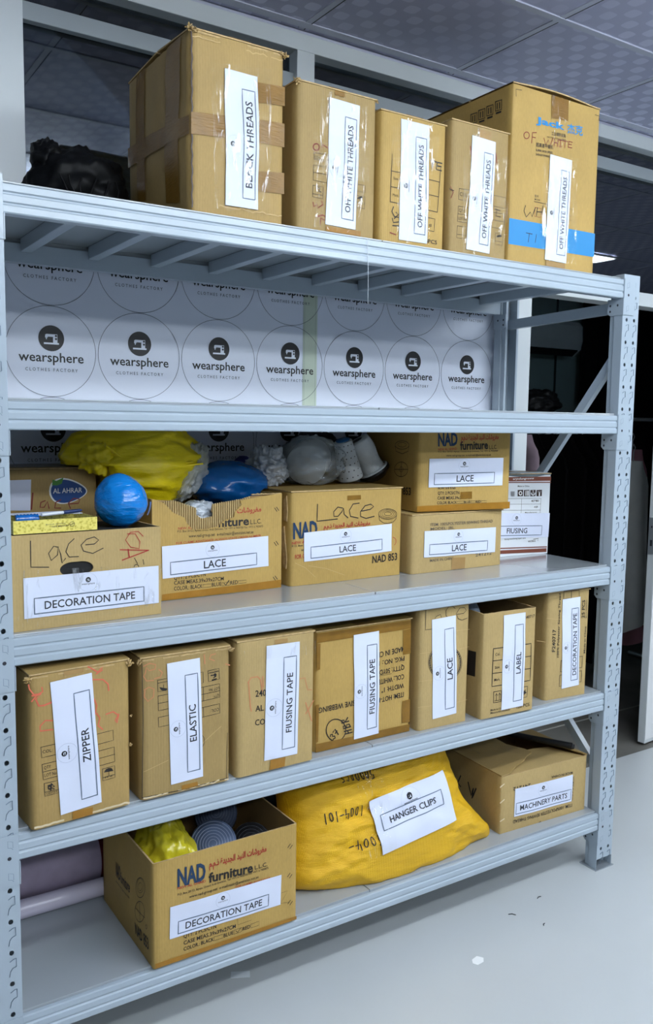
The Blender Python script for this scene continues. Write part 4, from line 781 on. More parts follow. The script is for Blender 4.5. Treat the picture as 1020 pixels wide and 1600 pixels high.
 ('L','F','r',0.0025,[[0.0826,0.3579],[0.0848,0.3883],[0.1013,0.3913]]),
 ('L','F','r',0.0025,[[0.0839,0.3752],[0.0976,0.3757]]),
 ('L','F','r',0.0025,[[0.1348,0.3809],[0.1436,0.3627],[0.1543,0.3793],[0.163,0.3635],[0.174,0.3881]]),
 ('L','F','r',0.0025,[[0.182,0.387],[0.1808,0.3667]]),
 ('L','F','r',0.0025,[[0.1984,0.3884],[0.1957,0.3678]]),
 ('L','F','r',0.0025,[[0.181,0.3768],[0.1967,0.378]]),
 ('L','F','r',0.0025,[[0.2024,0.3881],[0.2151,0.3893]]),
 ('L','F','r',0.0025,[[0.2087,0.3887],[0.2083,0.3701]]),
 ('L','F','r',0.0025,[[0.2036,0.3692],[0.2146,0.3701]]),
 ('L','F','r',0.0025,[[0.2183,0.3888],[0.2406,0.3902]]),
 ('L','F','r',0.0025,[[0.2295,0.3893],[0.2282,0.3699]]),
 ('L','F','r',0.0025,[[0.2462,0.3918],[0.2441,0.3733]]),
 ('L','F','r',0.0025,[[0.2462,0.3918],[0.2624,0.392]]),
 ('L','F','r',0.0025,[[0.2451,0.383],[0.2588,0.3839]]),
 ('L','F','r',0.0025,[[0.2441,0.3738],[0.261,0.3747]]),
 ('T', 'F', 'K', '型号', [[0.104, 0.2011], [0.1209, 0.2015], [0.1037, 0.2068]], 0),
 ('T', 'F', 'K', 'MODEL', [[0.1045, 0.1922], [0.1291, 0.1922], [0.1042, 0.1969]], 1),
 ('L','F','K',0.0015,[[0.1032,0.1873],[0.2736,0.1872]]),
 ('L','F','K',0.0012,[[0.1431,0.165],[0.2708,0.1666]]),
 ('L','F','K',0.0012,[[0.1438,0.1519],[0.2716,0.1531]]),
 ('L','F','K',0.0025,[[0.0662,0.1699],[0.061,0.1535],[0.0717,0.1367],[0.0882,0.1536],[0.0965,0.1411],[0.1088,0.1692]]),
 ('L','F','K',0.0025,[[0.118,0.1705],[0.1147,0.1468]]),
 ('L','F','K',0.0025,[[0.1422,0.1808],[0.1375,0.1536]]),
 ('L','F','K',0.0025,[[0.1163,0.1586],[0.1379,0.1606]]),
 ('R','F','r',0.0015,[[0.108,0.1706],[0.135,0.1708],[0.1342,0.1436],[0.1071,0.1436]]),
 ('L','F','K',0.002,[[0.0741,0.0897],[0.0993,0.0892]]),
 ('L','F','K',0.002,[[0.0871,0.0898],[0.0839,0.0635]]),
 ('L','F','K',0.002,[[0.1178,0.09],[0.1137,0.0655]]),
 ('L','F','K',0.0018,[[0.034,0.5016],[0.0099,0.4995],[0.0116,0.4798]]),
 ('L','F','K',0.0018,[[0.364,0.4958],[0.3834,0.4958],[0.3819,0.4819]]),
 ('Q','F','tape',0,[[0.1614,0.5249],[0.2377,0.5289],[0.2385,0.4514],[0.1644,0.446]]),
 ('Q','F','clear',0,[[0.1335,0.3348],[0.2841,0.3449],[0.2966,0.0187],[0.1283,0.0112]]),
 ('Q','F','clear',0,[[0.1612,0.5275],[0.24,0.531],[0.2349,0.3524],[0.156,0.3492]]),
 ('Q','F','tapeC',0,[[0.1632,0.0178],[0.2516,0.015],[0.2525,0.0002],[0.1641,0.0017]]),
 ('R','S','K',0.003,[[0.1823,0.4754],[0.1533,0.4737],[0.1527,0.4444],[0.181,0.4468]]),
 ('L','S','K',0.004,[[0.1732,0.4526],[0.1731,0.467]]),
 ('L','S','K',0.004,[[0.1619,0.4511],[0.1626,0.4667]]),
 ('L','S','K',0.005,[[0.1758,0.439],[0.1564,0.438]]),
 ('R','S','K',0.003,[[0.1463,0.4775],[0.1179,0.4757],[0.1173,0.4468],[0.145,0.4492]]),
 ('L','S','K',0.004,[[0.1373,0.455],[0.1372,0.4691]]),
 ('L','S','K',0.004,[[0.1262,0.4535],[0.1269,0.4689]]),
 ('L','S','K',0.005,[[0.1399,0.4414],[0.1209,0.4405]]),
 ('R','S','K',0.003,[[0.1102,0.4787],[0.0824,0.477],[0.0818,0.4484],[0.1089,0.4507]]),
 ('L','S','K',0.004,[[0.1014,0.4565],[0.1013,0.4705]]),
 ('L','S','K',0.004,[[0.0906,0.455],[0.0913,0.4702]]),
 ('L','S','K',0.005,[[0.1039,0.4431],[0.0854,0.4421]]),
 ('R','S','K',0.003,[[0.0728,0.4824],[0.0457,0.4807],[0.045,0.4524],[0.0715,0.4548]]),
 ('L','S','K',0.004,[[0.0642,0.4604],[0.0641,0.4743]]),
 ('L','S','K',0.004,[[0.0536,0.4589],[0.0543,0.474]]),
 ('L','S','K',0.005,[[0.0666,0.4472],[0.0485,0.4462]]),
],
'C1': [
 ('L','F','K',0.002,[[0.0424,0.2046],[0.0418,0.1454],[0.0818,0.1418]]),
 ('L','F','K',0.002,[[0.105,0.1863],[0.0942,0.189],[0.0824,0.1736],[0.0882,0.1568],[0.1029,0.1683],[0.105,0.1863],[0.1102,0.1696],[0.1134,0.1481],[0.1209,0.1585]]),
 ('L','F','K',0.002,[[0.142,0.203],[0.1289,0.1919],[0.1223,0.1741],[0.1302,0.1614],[0.1517,0.1607]]),
 ('L','F','K',0.002,[[0.1698,0.187],[0.1907,0.1874],[0.2015,0.1959],[0.1909,0.2041],[0.1719,0.1998],[0.1585,0.1871],[0.1639,0.1727],[0.1865,0.1653],[0.2116,0.1757]]),
 ('L','F','R',0.0018,[[0.3133,0.1977],[0.3012,0.21],[0.281,0.2094],[0.268,0.1913],[0.2806,0.1732],[0.3028,0.1677],[0.3051,0.1848],[0.2931,0.2048],[0.273,0.2061]]),
 ('L','F','R',0.0025,[[0.2546,0.1687],[0.3274,0.1619]]),
 ('L','F','R',0.0025,[[0.2595,0.1432],[0.3274,0.1619]]),
 ('L','F','R',0.003,[[0.2746,0.1679],[0.2772,0.1486]]),
 ('L','F','K',0.0015,[[0.2904,0.1456],[0.2984,0.1314]]),
 ('L','F','K',0.0015,[[0.3128,0.1398],[0.3148,0.128]]),
 ('L','F','K',0.0015,[[0.2898,0.1244],[0.2899,0.1252],[0.2901,0.1259],[0.2904,0.1266],[0.2908,0.1273],[0.2912,0.1278],[0.2918,0.1283],[0.2925,0.1287],[0.2932,0.1291],[0.294,0.1293],[0.2947,0.1294],[0.2956,0.1293],[0.2964,0.1292],[0.2972,0.129],[0.2979,0.1286],[0.2986,0.1282],[0.2993,0.1277],[0.2998,0.1271],[0.3003,0.1264],[0.3007,0.1257],[0.301,0.125],[0.3012,0.1242],[0.3012,0.1234]]),
 ('Q','F','clear',0,[[0.0019,0.1411],[0.3606,0.126],[0.3598,0.0195],[0.0056,0.007]]),
],
'C2': [
 ('P','F','W',0,[[0.2738,0.2851],[0.2724,0.2802],[0.2684,0.2753],[0.2622,0.2702],[0.2538,0.2652],[0.2439,0.2604],[0.233,0.2563],[0.2215,0.2534],[0.2101,0.2522],[0.1994,0.253],[0.1899,0.2562],[0.182,0.2618],[0.1762,0.2694],[0.1727,0.2785],[0.1716,0.2884],[0.1731,0.2982],[0.1769,0.307],[0.183,0.3142],[0.1911,0.3193],[0.2007,0.3218],[0.2114,0.322],[0.2227,0.3201],[0.234,0.3164],[0.2448,0.3116],[0.2545,0.3063],[0.2626,0.3007],[0.2688,0.2953],[0.2725,0.2901]]),
 ('P','F','b',0,[[0.2706,0.2843],[0.2694,0.28],[0.2657,0.2755],[0.2599,0.271],[0.2523,0.2665],[0.2431,0.2623],[0.233,0.2586],[0.2224,0.256],[0.2119,0.2549],[0.202,0.2557],[0.1932,0.2586],[0.186,0.2635],[0.1806,0.2704],[0.1773,0.2785],[0.1763,0.2874],[0.1776,0.2961],[0.1812,0.3041],[0.1868,0.3105],[0.1943,0.315],[0.2031,0.3173],[0.213,0.3174],[0.2235,0.3157],[0.2339,0.3124],[0.2439,0.3081],[0.2529,0.3033],[0.2604,0.2983],[0.266,0.2934],[0.2695,0.2888]]),
 ('P','F','g',0,[[0.1796,0.3033],[0.1816,0.3184],[0.1914,0.3147],[0.2101,0.323],[0.2055,0.307],[0.1933,0.3025]]),
 ('T', 'F', 'W', 'AL AHRAR', [[0.1822, 0.2815], [0.2595, 0.282], [0.1824, 0.2946]], 1),
 ('L','F','r',0.004,[[0.1293,0.2833],[0.1251,0.2426]]),
 ('L','F','r',0.003,[[0.1605,0.2628],[0.1498,0.2588],[0.1474,0.246],[0.158,0.2455],[0.1668,0.2604],[0.1707,0.2428]]),
 ('L','F','r',0.003,[[0.2012,0.2634],[0.1882,0.2573],[0.1857,0.2422],[0.2008,0.2415]]),
 ('L','F','r',0.003,[[0.2228,0.2516],[0.2492,0.2527],[0.2538,0.2636],[0.2362,0.2665],[0.222,0.2538],[0.227,0.2404]]),
 ('Q','F','sheet',0,[[0.0644,0.3192],[0.1259,0.3198],[0.1221,0.2384],[0.0625,0.2411]]),
 ('T', 'F', 'G', 'invoice', [[0.0722, 0.3085], [0.0967, 0.3099], [0.0723, 0.3118]], 1),
 ('L','F','G',0.001,[[0.072,0.2979],[0.1089,0.2989]]),
 ('L','F','G',0.001,[[0.0771,0.2553],[0.1038,0.2564]]),
],
}
LEVEL = [2.0865, 1.6315, 1.1084, 0.6572, 0.2139]            # top edges of the five beam rows
DECKZ = [z+0.006 for z in LEVEL]
RL = 2.0                    # clear span between the uprights
RD = 0.61                   # rack depth
WALL = 0.70                 # front plane of the glazed partition
CEIL = 2.925
POST_TOP = 2.103

# ================================================================== ROOM SHELL
floor_mat = mat('grey_epoxy_floor', lin(196, 200, 200), 0.36, 0, 0.03, 1.4, 0.02, 3, coat=0.1)
def floor_nodes(m):
    nt = m.node_tree; N = nt.nodes; K = nt.links; b = N['Principled BSDF']
    src = b.inputs['Base Color'].links[0].from_socket
    tc = N.new('ShaderNodeTexCoord')
    v = N.new('ShaderNodeTexVoronoi'); v.inputs['Scale'].default_value = 5.5; K.new(tc.outputs['Object'], v.inputs['Vector'])
    n = N.new('ShaderNodeTexNoise'); n.inputs['Scale'].default_value = 60; K.new(tc.outputs['Object'], n.inputs['Vector'])
    a = N.new('ShaderNodeMath'); a.operation = 'MULTIPLY_ADD'; a.inputs[1].default_value = 0.03; K.new(n.outputs['Fac'], a.inputs[0]); K.new(v.outputs['Distance'], a.inputs[2])
    r = N.new('ShaderNodeMapRange'); r.inputs['From Min'].default_value = 0.026; r.inputs['From Max'].default_value = 0.04; r.inputs['To Min'].default_value = 0.62; r.inputs['To Max'].default_value = 1
    K.new(a.outputs[0], r.inputs['Value'])
    x = N.new('ShaderNodeVectorMath'); x.operation = 'SCALE'; K.new(src, x.inputs[0]); K.new(r.outputs[0], x.inputs['Scale']); K.new(x.outputs['Vector'], b.inputs['Base Color'])
floor_nodes(floor_mat)
worn = mat('worn_grey_brown_floor', lin(112, 110, 104), 0.5, 0, 0.22, 4, 0.05, 12)
mb = MB(); mb.box(-4, 8, -5.5, 0.652, -0.06, 0, floor_mat); mb.box(-4, 8, 0.652, 3.2, -0.06, -0.002, worn)
mb.box(2.3, 4.4, 1.104, 1.116, -0.01, -0.0012, mat('pale_floor_joint', lin(170, 168, 160), 0.6))
struct(mb.build('floor'))

ceil_mat = bpy.data.materials.new('patterned_ceiling_tile'); ceil_mat.use_nodes = True
nt = ceil_mat.node_tree; N = nt.nodes; K = nt.links; b = N['Principled BSDF']; b.inputs['Roughness'].default_value = 0.45
tc = N.new('ShaderNodeTexCoord'); sp = N.new('ShaderNodeSeparateXYZ'); K.new(tc.outputs['Object'], sp.inputs[0])
def trig(sock, per):
    a = N.new('ShaderNodeMath'); a.operation = 'MULTIPLY'; a.inputs[1].default_value = 2*math.pi/per; K.new(sock, a.inputs[0])
    c = N.new('ShaderNodeMath'); c.operation = 'COSINE'; K.new(a.outputs[0], c.inputs[0]); return c.outputs[0]
pr = N.new('ShaderNodeMath'); pr.operation = 'MULTIPLY'; K.new(trig(sp.outputs['X'], 0.11), pr.inputs[0]); K.new(trig(sp.outputs['Y'], 0.11), pr.inputs[1])
r1 = N.new('ShaderNodeMapRange'); r1.inputs['From Min'].default_value = 0.14; r1.inputs['From Max'].default_value = 0.2; K.new(pr.outputs[0], r1.inputs['Value'])
ns = N.new('ShaderNodeTexNoise'); ns.inputs['Scale'].default_value = 1.1; K.new(tc.outputs['Object'], ns.inputs['Vector'])
r2 = N.new('ShaderNodeMapRange'); r2.inputs['From Min'].default_value = 0.34; r2.inputs['From Max'].default_value = 0.6; r2.inputs['To Min'].default_value = 0.25; K.new(ns.outputs['Fac'], r2.inputs['Value'])
mm = N.new('ShaderNodeMath'); mm.operation = 'MULTIPLY'; K.new(r1.outputs[0], mm.inputs[0]); K.new(r2.outputs[0], mm.inputs[1])
cm = N.new('ShaderNodeMix'); cm.data_type = 'RGBA'; cm.inputs[6].default_value = lin(178, 180, 206); cm.inputs[7].default_value = lin(210, 212, 234)
K.new(mm.outputs[0], cm.inputs[0]); K.new(cm.outputs[2], b.inputs['Base Color'])
mb = MB(); mb.box(-4, 8, -5.5, 3.2, CEIL, CEIL+0.05, ceil_mat); struct(mb.build('ceiling'))
TBAR = mat('ceiling_grid_bar', lin(192, 196, 212), 0.45)
GAP = mat('dark_joint_and_hole_shade', lin(40, 42, 50), 0.7)
mb = MB()
gx = [1.145+0.665*i for i in range(-7, 11)]; gy = [0.158-0.665*i for i in range(0, 9)]
for y in gy: mb.box(-4, 8, y-0.013, y+0.013, CEIL-0.005, CEIL, TBAR)
for i, x in enumerate(gx):
    mb.box(x-0.011, x+0.011, -5.5, WALL, CEIL-0.003, CEIL, TBAR); mb.box(x+0.011, x+0.0145, -5.5, WALL, CEIL-0.0035, CEIL, GAP)
mb.box(-4, 8, WALL-0.05, WALL-0.012, CEIL-0.004, CEIL, TBAR)
struct(mb.build('trim_1'))
room_wall = mat('grey_wall_paint', lin(120, 124, 128), 0.6, 0, 0.02, 1.5)
for nm, bx in (('wall_left', (-4.1, -4, -5.5, 3.2)), ('wall_right', (8, 8.1, -5.5, 3.2)), ('wall_front', (-4.1, 8.1, -5.6, -5.5))):
    mb = MB(); mb.box(*bx, -0.06, CEIL+0.05, room_wall); struct(mb.build(nm))
far_wall = mat('grey_green_panel_wall', lin(176, 196, 192), 0.55, 0, 0.03, 2)
mb = MB(); mb.box(-4.1, 8.1, 3.2, 3.3, -0.06, CEIL+0.05, far_wall)
for x in (4.45, 5.18, 6.1): mb.box(x, x+0.02, 3.194, 3.2, 0, CEIL, mat('panel_joint', lin(60, 70, 70), 0.6))
struct(mb.build('wall_back'))

# glazed partition behind the rack
PY0, PY1 = WALL, WALL+0.09
posts = [(-0.10, 0.226), (1.133, 1.203), (2.208, 2.296)]
mb = MB()
mb.box(-4, 8, PY0, PY1, 2.853, 2.908, WHITE_ALU); mb.box(-4, 8, PY0+0.012, PY1, 2.908, CEIL, TBAR)
struct(mb.build('trim_2', bevel=0.002))
mb = MB(); mb.box(-4, 8, PY0, PY1, 2.154, 2.216, WHITE_ALU); struct(mb.build('trim_3', bevel=0.002))
mb = MB(); mb.box(-4, 2.208, PY0, PY1, 0, 0.1, WHITE_ALU); struct(mb.build('baseboard_back', bevel=0.002))
for i, (a, c) in enumerate(posts):
    mb = MB()
    for z0, z1 in ((0 if i == 2 else 0.1, 2.154), (2.216, 2.853)):
        mb.box(a, c, PY0, PY1, z0, z1, WHITE_ALU)
        if i == 2: mb.box(a-0.022, a, PY0+0.015, PY1, z0, z1, WHITE_ALU)
    struct(mb.build('trim_%d' % (4+i), bevel=0.002))
PANE = glass('reflective_window_glass', (0.40, 0.46, 0.50, 1), 2.2)
bays = [(-4, -0.10), (0.226, 1.133), (1.203, 2.208), (2.296, 8.0)]
for i, (a, c) in enumerate(bays):
    mb = MB(); mb.box(a, c, WALL+0.052, WALL+0.058, 2.216, 2.853, PANE); w = struct(mb.build('window_%d' % (i+1)))
    fr = MB(); fr.box(a, c, WALL+0.022, WALL+0.05, 2.732, 2.783, GREY_ALU)
    fr.box(c-0.03, c, WALL+0.022, WALL+0.05, 2.216, 2.732, GREY_ALU)
    fr.build('window_frame', w, bevel=0.002)
DARKPANE = glass('dark_tinted_glass', (0.10, 0.12, 0.14, 1))
for i, (a, c) in enumerate(bays[:3]):
    mb = MB(); mb.box(a, c, WALL+0.052, WALL+0.058, 0.1, 2.154, DARKPANE); struct(mb.build('window_%d' % (i+5)))
mb = MB(); mb.box(4.05, 8, WALL+0.02, WALL+0.07, 0, 2.154, WHITE_ALU); struct(mb.build('wall_right_panel'))
# the white leaf of the doorway at the right of the rack
d = struct(thing('door_1', 'x', 'x', (3.188, 0.685, 0.012), 5))
for k in ('label', 'category'): del d[k]
mb = MB(); mb.box(0, 0.82, 0, 0.04, 0, 2.12, WHITE_ALU)
mb.build('door_leaf', d, bevel=0.003)
mb = MB(); mb.box(0.0, 0.82, -0.0015, 0.0, 0.02, 2.1, mat('white_door_face', lin(228, 230, 230), 0.4)); mb.build('door_face', d)
mb = MB(); mb.box(-0.004, 0.0, 0.006, 0.034, 0.96, 1.14, STEEL_EDGE); mb.box(-0.0045, -0.004, 0.014, 0.026, 1.0, 1.03, GAP); mb.box(-0.0045, -0.004, 0.017, 0.023, 1.09, 1.1, GAP); mb.build('lock_plate', d)

# ceiling light battens: frame and glowing diffuser
glow = emit('panel_glow', PANEL_COLOUR, PANEL_STRENGTH)
PL = ['hanging light batten nearest the rack, over its left half', 'hanging light batten nearest the rack, over its right half', 'hanging light batten nearest the wall, in front of the doorway', 'flush ceiling light mirrored in the window beside the blue banded carton',
      'light batten added in the middle row to soften shadows, left end', 'light batten added to soften shadows, centre of the middle row', 'light batten added in the middle row to soften shadows, right end',
      'hanging light batten of the rear row, left end', 'hanging light batten in the centre of the rear row', 'hanging light batten of the rear row, right end']
for (x, y, sx, sy), lb in zip(PANELS, PL):
    t = thing('ceiling_light', lb, 'ceiling light', (x, y, CEIL-0.006), 0, 'ceiling light battens')
    mb = MB()
    for bx in ((-sx/2-0.02, sx/2+0.02, -sy/2-0.02, -sy/2), (-sx/2-0.02, sx/2+0.02, sy/2, sy/2+0.02), (-sx/2-0.02, -sx/2, -sy/2, sy/2), (sx/2, sx/2+0.02, -sy/2, sy/2)):
        mb.box(*bx, -0.014, 0, WHITE_ALU)
    mb.build('frame', t)
    mb = MB(); mb.box(-sx/2, sx/2, -sy/2, sy/2, -0.10 if sy < .16 else -.016, -0.001, glow); mb.build('diffuser', t)

# ================================================================== STORAGE RACK
rack = thing('storage_rack', 'tall blue-grey steel storage rack with five shelves of labelled boxes', 'shelving rack', (0, 0, 0))
def stroke3(mb, pts, w, y, m):
    mb.ribbon(pts, w, lambda a, c, k: Vector((a, y, c)), 0, m)
HOLE_Z0 = 0.978 - 0.075*12
def hole_cell(mb, x0, x1, z0, z1, y, holes, m, n=12):
    """one pitch of the perforated face: flat sheet with round holes cut through"""
    bm = bmesh.new(); edges = []
    def loop(pts):
        vs = [bm.verts.new(p) for p in pts]
        return [bm.edges.new((vs[i], vs[(i+1) % len(vs)])) for i in range(len(vs))]
    edges += loop([(x0, y, z0), (x1, y, z0), (x1, y, z1), (x0, y, z1)])
    for hx, hz, hr in holes:
        edges += loop([(hx+hr*math.cos(2*math.pi*k/n), y, hz+hr*1.15*math.sin(2*math.pi*k/n)) for k in range(n)])
    bmesh.ops.triangle_fill(bm, use_beauty=True, edges=edges)
    bm.verts.index_update()
    vs = [v.co.copy() for v in bm.verts]; fs = [tuple(v.index for v in f.verts) for f in bm.faces]
    bm.free(); mb.add(vs, fs, m)
MARK = [(-.004, -.020), (.004, -.0155), (.0098, -.0145), (.0103, -.0345), (.002, -.037), (-.003, -.0435), (-.0055, -.056)]
def upright(xa, xb, yf, sgn, inner):
    """C-section post: perforated web at yf, flanges running back by sgn; inner = x of the face towards the shelves"""
    mb = MB(); h0 = 0.004; s = 1 if inner == xa else -1
    cols = [inner+s*0.021, inner+s*0.060]
    z = h0; zc = HOLE_Z0
    cells = []
    while zc-0.0375 < POST_TOP-0.03:
        cells.append((max(h0, zc-0.0375), min(POST_TOP, zc+0.0375), zc)); zc += 0.075
    cells[-1] = (cells[-1][0], POST_TOP, cells[-1][2])
    for a, c, hz in cells:
        hole_cell(mb, xa, xb, a, c, yf, [(cx, hz, 0.0054) for cx in cols] if a+0.01 < hz < c-0.01 else [], STEEL)
    for x, q in ((xa, 1), (xb, -1)):
        for y0, y1, dx0, dx1 in ((0, .034, 0, 0), (.034, .036, 0, .006), (.036, .055, .006, .006)):
            mb.add([(x+q*dx0, yf+sgn*y0, h0), (x+q*dx1, yf+sgn*y1, h0), (x+q*dx1, yf+sgn*y1, POST_TOP), (x+q*dx0, yf+sgn*y0, POST_TOP)], [(0, 1, 2, 3)], STEEL)
        mb.add([(x+q*.006, yf+sgn*.055, h0), (x+q*.016, yf+sgn*.055, h0), (x+q*.016, yf+sgn*.055, POST_TOP), (x+q*.006, yf+sgn*.055, POST_TOP)], [(0, 1, 2, 3)], STEEL)
    mk = mb
    for a, c, hz in cells[:-1]:
        for ci, cx in enumerate(cols):
            mk.ribbon([(cx+dx, hz+dz) for dx, dz in MARK], 0.0011 if ci == (1 if s > 0 else 0) else 0.0009, lambda p, q2, k: Vector((p, yf-sgn*0.0016, q2)), 0, DARK_HOLE)
    o = mb.build('upright', rack, solid=0.0012)
    fp = MB(); fp.box(xa-0.006, xb+0.006, min(yf-sgn*0.006, yf+sgn*0.07), max(yf-sgn*0.006, yf+sgn*0.07), 0.0, 0.004, STEEL_EDGE); fp.build('foot_plate', o)
    return o
PW = 0.081
upright(-PW, 0, 0, 1, 0); upright(RL, RL+PW, 0, 1, RL)
upright(-PW, 0, RD, -1, 0); upright(RL, RL+PW, RD, -1, RL)
PROF = [(.012, 0), (.004, -.0008), (.0005, -.003), (.0005, -.017), (.0038, -.0195), (.0038, -.0225), (.0005, -.025), (.0005, -.039), (.0038, -.0415), (.0038, -.0445), (.0005, -.047), (.0005, -.060), (.003, -.063), (.030, -.063), (.030, -.011), (.012, -.011)]
def connector(beam, xi, s, y, sg, z):
    """hooked plate at the beam end: over the post's face and hanging along its inner side"""
    mb = MB(); t = 0.0022
    def face(a, c, k): return Vector((xi+s*a, y-sg*(0.0012+k), z+c))
    rr = [(0, .002), (.052, .002), (.058, -.004), (.058, -.110), (.052, -.118), (0, -.118)]
    mb.prism(rr, face, t, STEEL)
    def side(a, c, k): return Vector((xi-s*(0.0008+k), y+sg*a, z+c))
    mb.prism([(-.0034, -.0635), (.062, -.0635), (.062, -.108), (.052, -.118), (-.0034, -.118)], side, t, STEEL)
    for a, c in ((.020, -.085), (.050, -.085), (.050, -.104)):
        mb.poly([(a+.0035*math.cos(q*math.pi/5), c+.0042*math.sin(q*math.pi/5)) for q in range(10)], lambda p, q2, k: side(p, q2, t+.0003), 0, GAP)  # dark discs painted on for the shade inside the holes
    fz = lambda p, q2, k: face(p, q2, t+.0003)
    mb.poly([(.021+.0045*math.cos(q*math.pi/5), -.052+.0045*math.sin(q*math.pi/5)) for q in range(10)], fz, 0, GAP)  # front hole too: its dark inside is a painted disc
    for zz in (-.010, -.086):
        mb.ribbon([(.013, zz-.018), (.013, zz-.004), (.024, zz), (.024, zz-.016), (.016, zz-.018), (.013, zz-.022)][::1], .0009, fz, 0, DARK_HOLE)
        mb.ribbon([(.056, zz-.014), (.056, zz), (.062, zz+.002)], .0009, lambda p, q2, k: face(min(p, .0575), q2, t+.0003), 0, DARK_HOLE)
    mb.build('connector_plate', beam)
for li, z in enumerate(LEVEL):
    for y, sg in ((0, 1), (RD, -1)):
        mb = MB(); mb.extrude_x([(y+sg*a, z+c) for a, c in PROF], 0.0006, RL-0.0006, STEEL)
        bmo = mb.build('beam', rack, bevel=0.0008)
        connector(bmo, 0, -1, y, sg, z); connector(bmo, RL, 1, y, sg, z)
    for x0, x1 in ((0.0016, 0.9988), (1.0012, RL-0.0016)):
        mb = MB(); zz = DECKZ[li]
        mb.box(x0, x1, .0135, RD-.0135, zz-.004, zz, DECK); mb.box(x0, x1, .0135, .0175, zz-.0165, zz-.004, DECK); mb.box(x0, x1, RD-.0175, RD-.0135, zz-.0165, zz-.004, DECK)
        mb.build('deck_panel', rack, bevel=0.0012)
    if li == 0:
        for k in range(1, 11):
            mb = MB(); x = 0.19*k
            mb.box(x-.015, x+.015, .031, RD-.031, z-.034, z+.0015, STEEL); mb.build('deck_support', rack, bevel=0.002)
def brace(x, p, q, w=0.030):
    a = Vector((x, p[0], p[1])); c = Vector((x, q[0], q[1])); d = (c-a); L = d.length; d.normalize(); n = Vector((0, -d.z, d.y))
    M = Matrix(((1, d.x, n.x, a.x), (0, d.y, n.y, a.y), (0, d.z, n.z, a.z), (0, 0, 0, 1)))
    mb = MB()
    mb.box(-.011, -.009, 0, L, -w/2, w/2, STEEL, M); mb.box(-.009, .011, 0, L, -w/2, -w/2+.002, STEEL, M); mb.box(-.009, .011, 0, L, w/2-.002, w/2, STEEL, M)
    mb.box(.009, .011, 0, L, -w/2+.002, -w/2+.009, STEEL, M); mb.box(.009, .011, 0, L, w/2-.009, w/2-.002, STEEL, M)
    mb.build('brace', rack)
for x in (-PW/2, RL+PW/2):
    brace(x, (.038, 2.0), (RD-.04, 1.985), .036); brace(x, (.045, 1.845), (RD-.045, 1.165)); brace(x, (.038, 1.06), (RD-.04, 1.06)); brace(x, (.04, .345), (RD-.045, .86))

# ================================================================== PRINTED BANNER
BY = 0.636
BANNER = mat('white_banner_vinyl', lin(222, 228, 242), 0.42, 0, 0.01, 4, 0.04, 5)
BLACK = mat('banner_black_print', lin(12, 14, 20), 0.45)
LINE = mat('banner_thin_line', lin(72, 82, 96), 0.5)
MACHINE = [[(-.62, -.50), (.62, -.50), (.62, -.36), (-.62, -.36)],
           [(.14, -.36), (.50, -.36), (.50, .34), (.14, .34)],
           [(-.52, .04), (-.50, .28), (-.40, .34), (.14, .34), (.14, .12), (-.30, .12), (-.30, .04)],
           [(-.46, .04), (-.36, .04), (-.38, -.10), (-.44, -.10)]]
def logo(mb, cx, cz, rad, P, k0, small=False):
    ring = [(cx+rad*math.cos(t*math.pi/36), cz+rad*math.sin(t*math.pi/36)) for t in range(73)]
    mb.ribbon(ring, 0.0013 if not small else 0.0006, P, k0, LINE if not small else INK_PALE)
    dr = .285*rad; dz = cz+.29*rad
    mb.poly([(cx+dr*math.cos(t*math.pi/20), dz+dr*math.sin(t*math.pi/20)) for t in range(40)], P, k0, BLACK)
    for pl in MACHINE: mb.poly([(cx+a*dr*.94, dz+c*dr*.94) for a, c in pl], P, k0+(.0003 if not small else .00015), WHITE_PRINT)
    for c in (.20, -.04): mb.poly([(cx+dr*(.36+.09*math.cos(t*math.pi/5)), dz+dr*(c+.09*math.sin(t*math.pi/5))) for t in range(10)], P, k0+(.0006 if not small else .0003), BLACK)
    w = .72*rad; ch = .205*rad
    mb.text('wearsphere', (cx-w, cz-.23*rad), (cx+w, cz-.23*rad), (cx-w, cz-.23*rad+ch), P, k0, BLACK, 2 if not small else 0)
    if not small: mb.text('C L O T H E S   F A C T O R Y', (cx-.58*rad, cz-.44*rad), (cx+.58*rad, cz-.44*rad), (cx-.58*rad, cz-.37*rad), P, k0, LINE, 1)
INK_PALE = mat('label_thin_ring', lin(176, 186, 204), 0.6)
WHITE_PRINT = mat('white_print', lin(220, 226, 238), 0.5)
def banP(a, c, k): return Vector((a, BY-k+0.002*math.sin(a*5)*math.sin(c*4), c))
bn = thing('printed_banner', 'white banner printed with rows of circled sewing machine logos behind the rack', 'banner', (0, 0, 0))
mb = MB(); mb.grid(lambda u, v: banP(-0.3+2.335*u, 1.13+1.06*v, 0), 60, 24, BANNER)
for row in range(4):
    cz = 1.789+.263*(1-row)
    for c in range(-1, 7):
        cx = .271+.2686*c
        if c == -1 and row != 1: continue
        logo(mb, cx, cz, .1305, banP, .0012)
mb.build('vinyl_sheet', bn)
STRIP = mat('yellowed_tape_strip', lin(196, 208, 190), 0.45)
mb = MB(); mb.grid(lambda u, v: banP(1.127+.058*u, 1.14+1.04*v, .0006), 4, 24, STRIP)
for u in (1.1275, 1.133, 1.178): mb.ribbon([(u, 1.14), (u, 2.18)], .0012, banP, .0009, mat('strip_edge', lin(150, 164, 152), 0.5))
mb.build('tape_strip', bn)

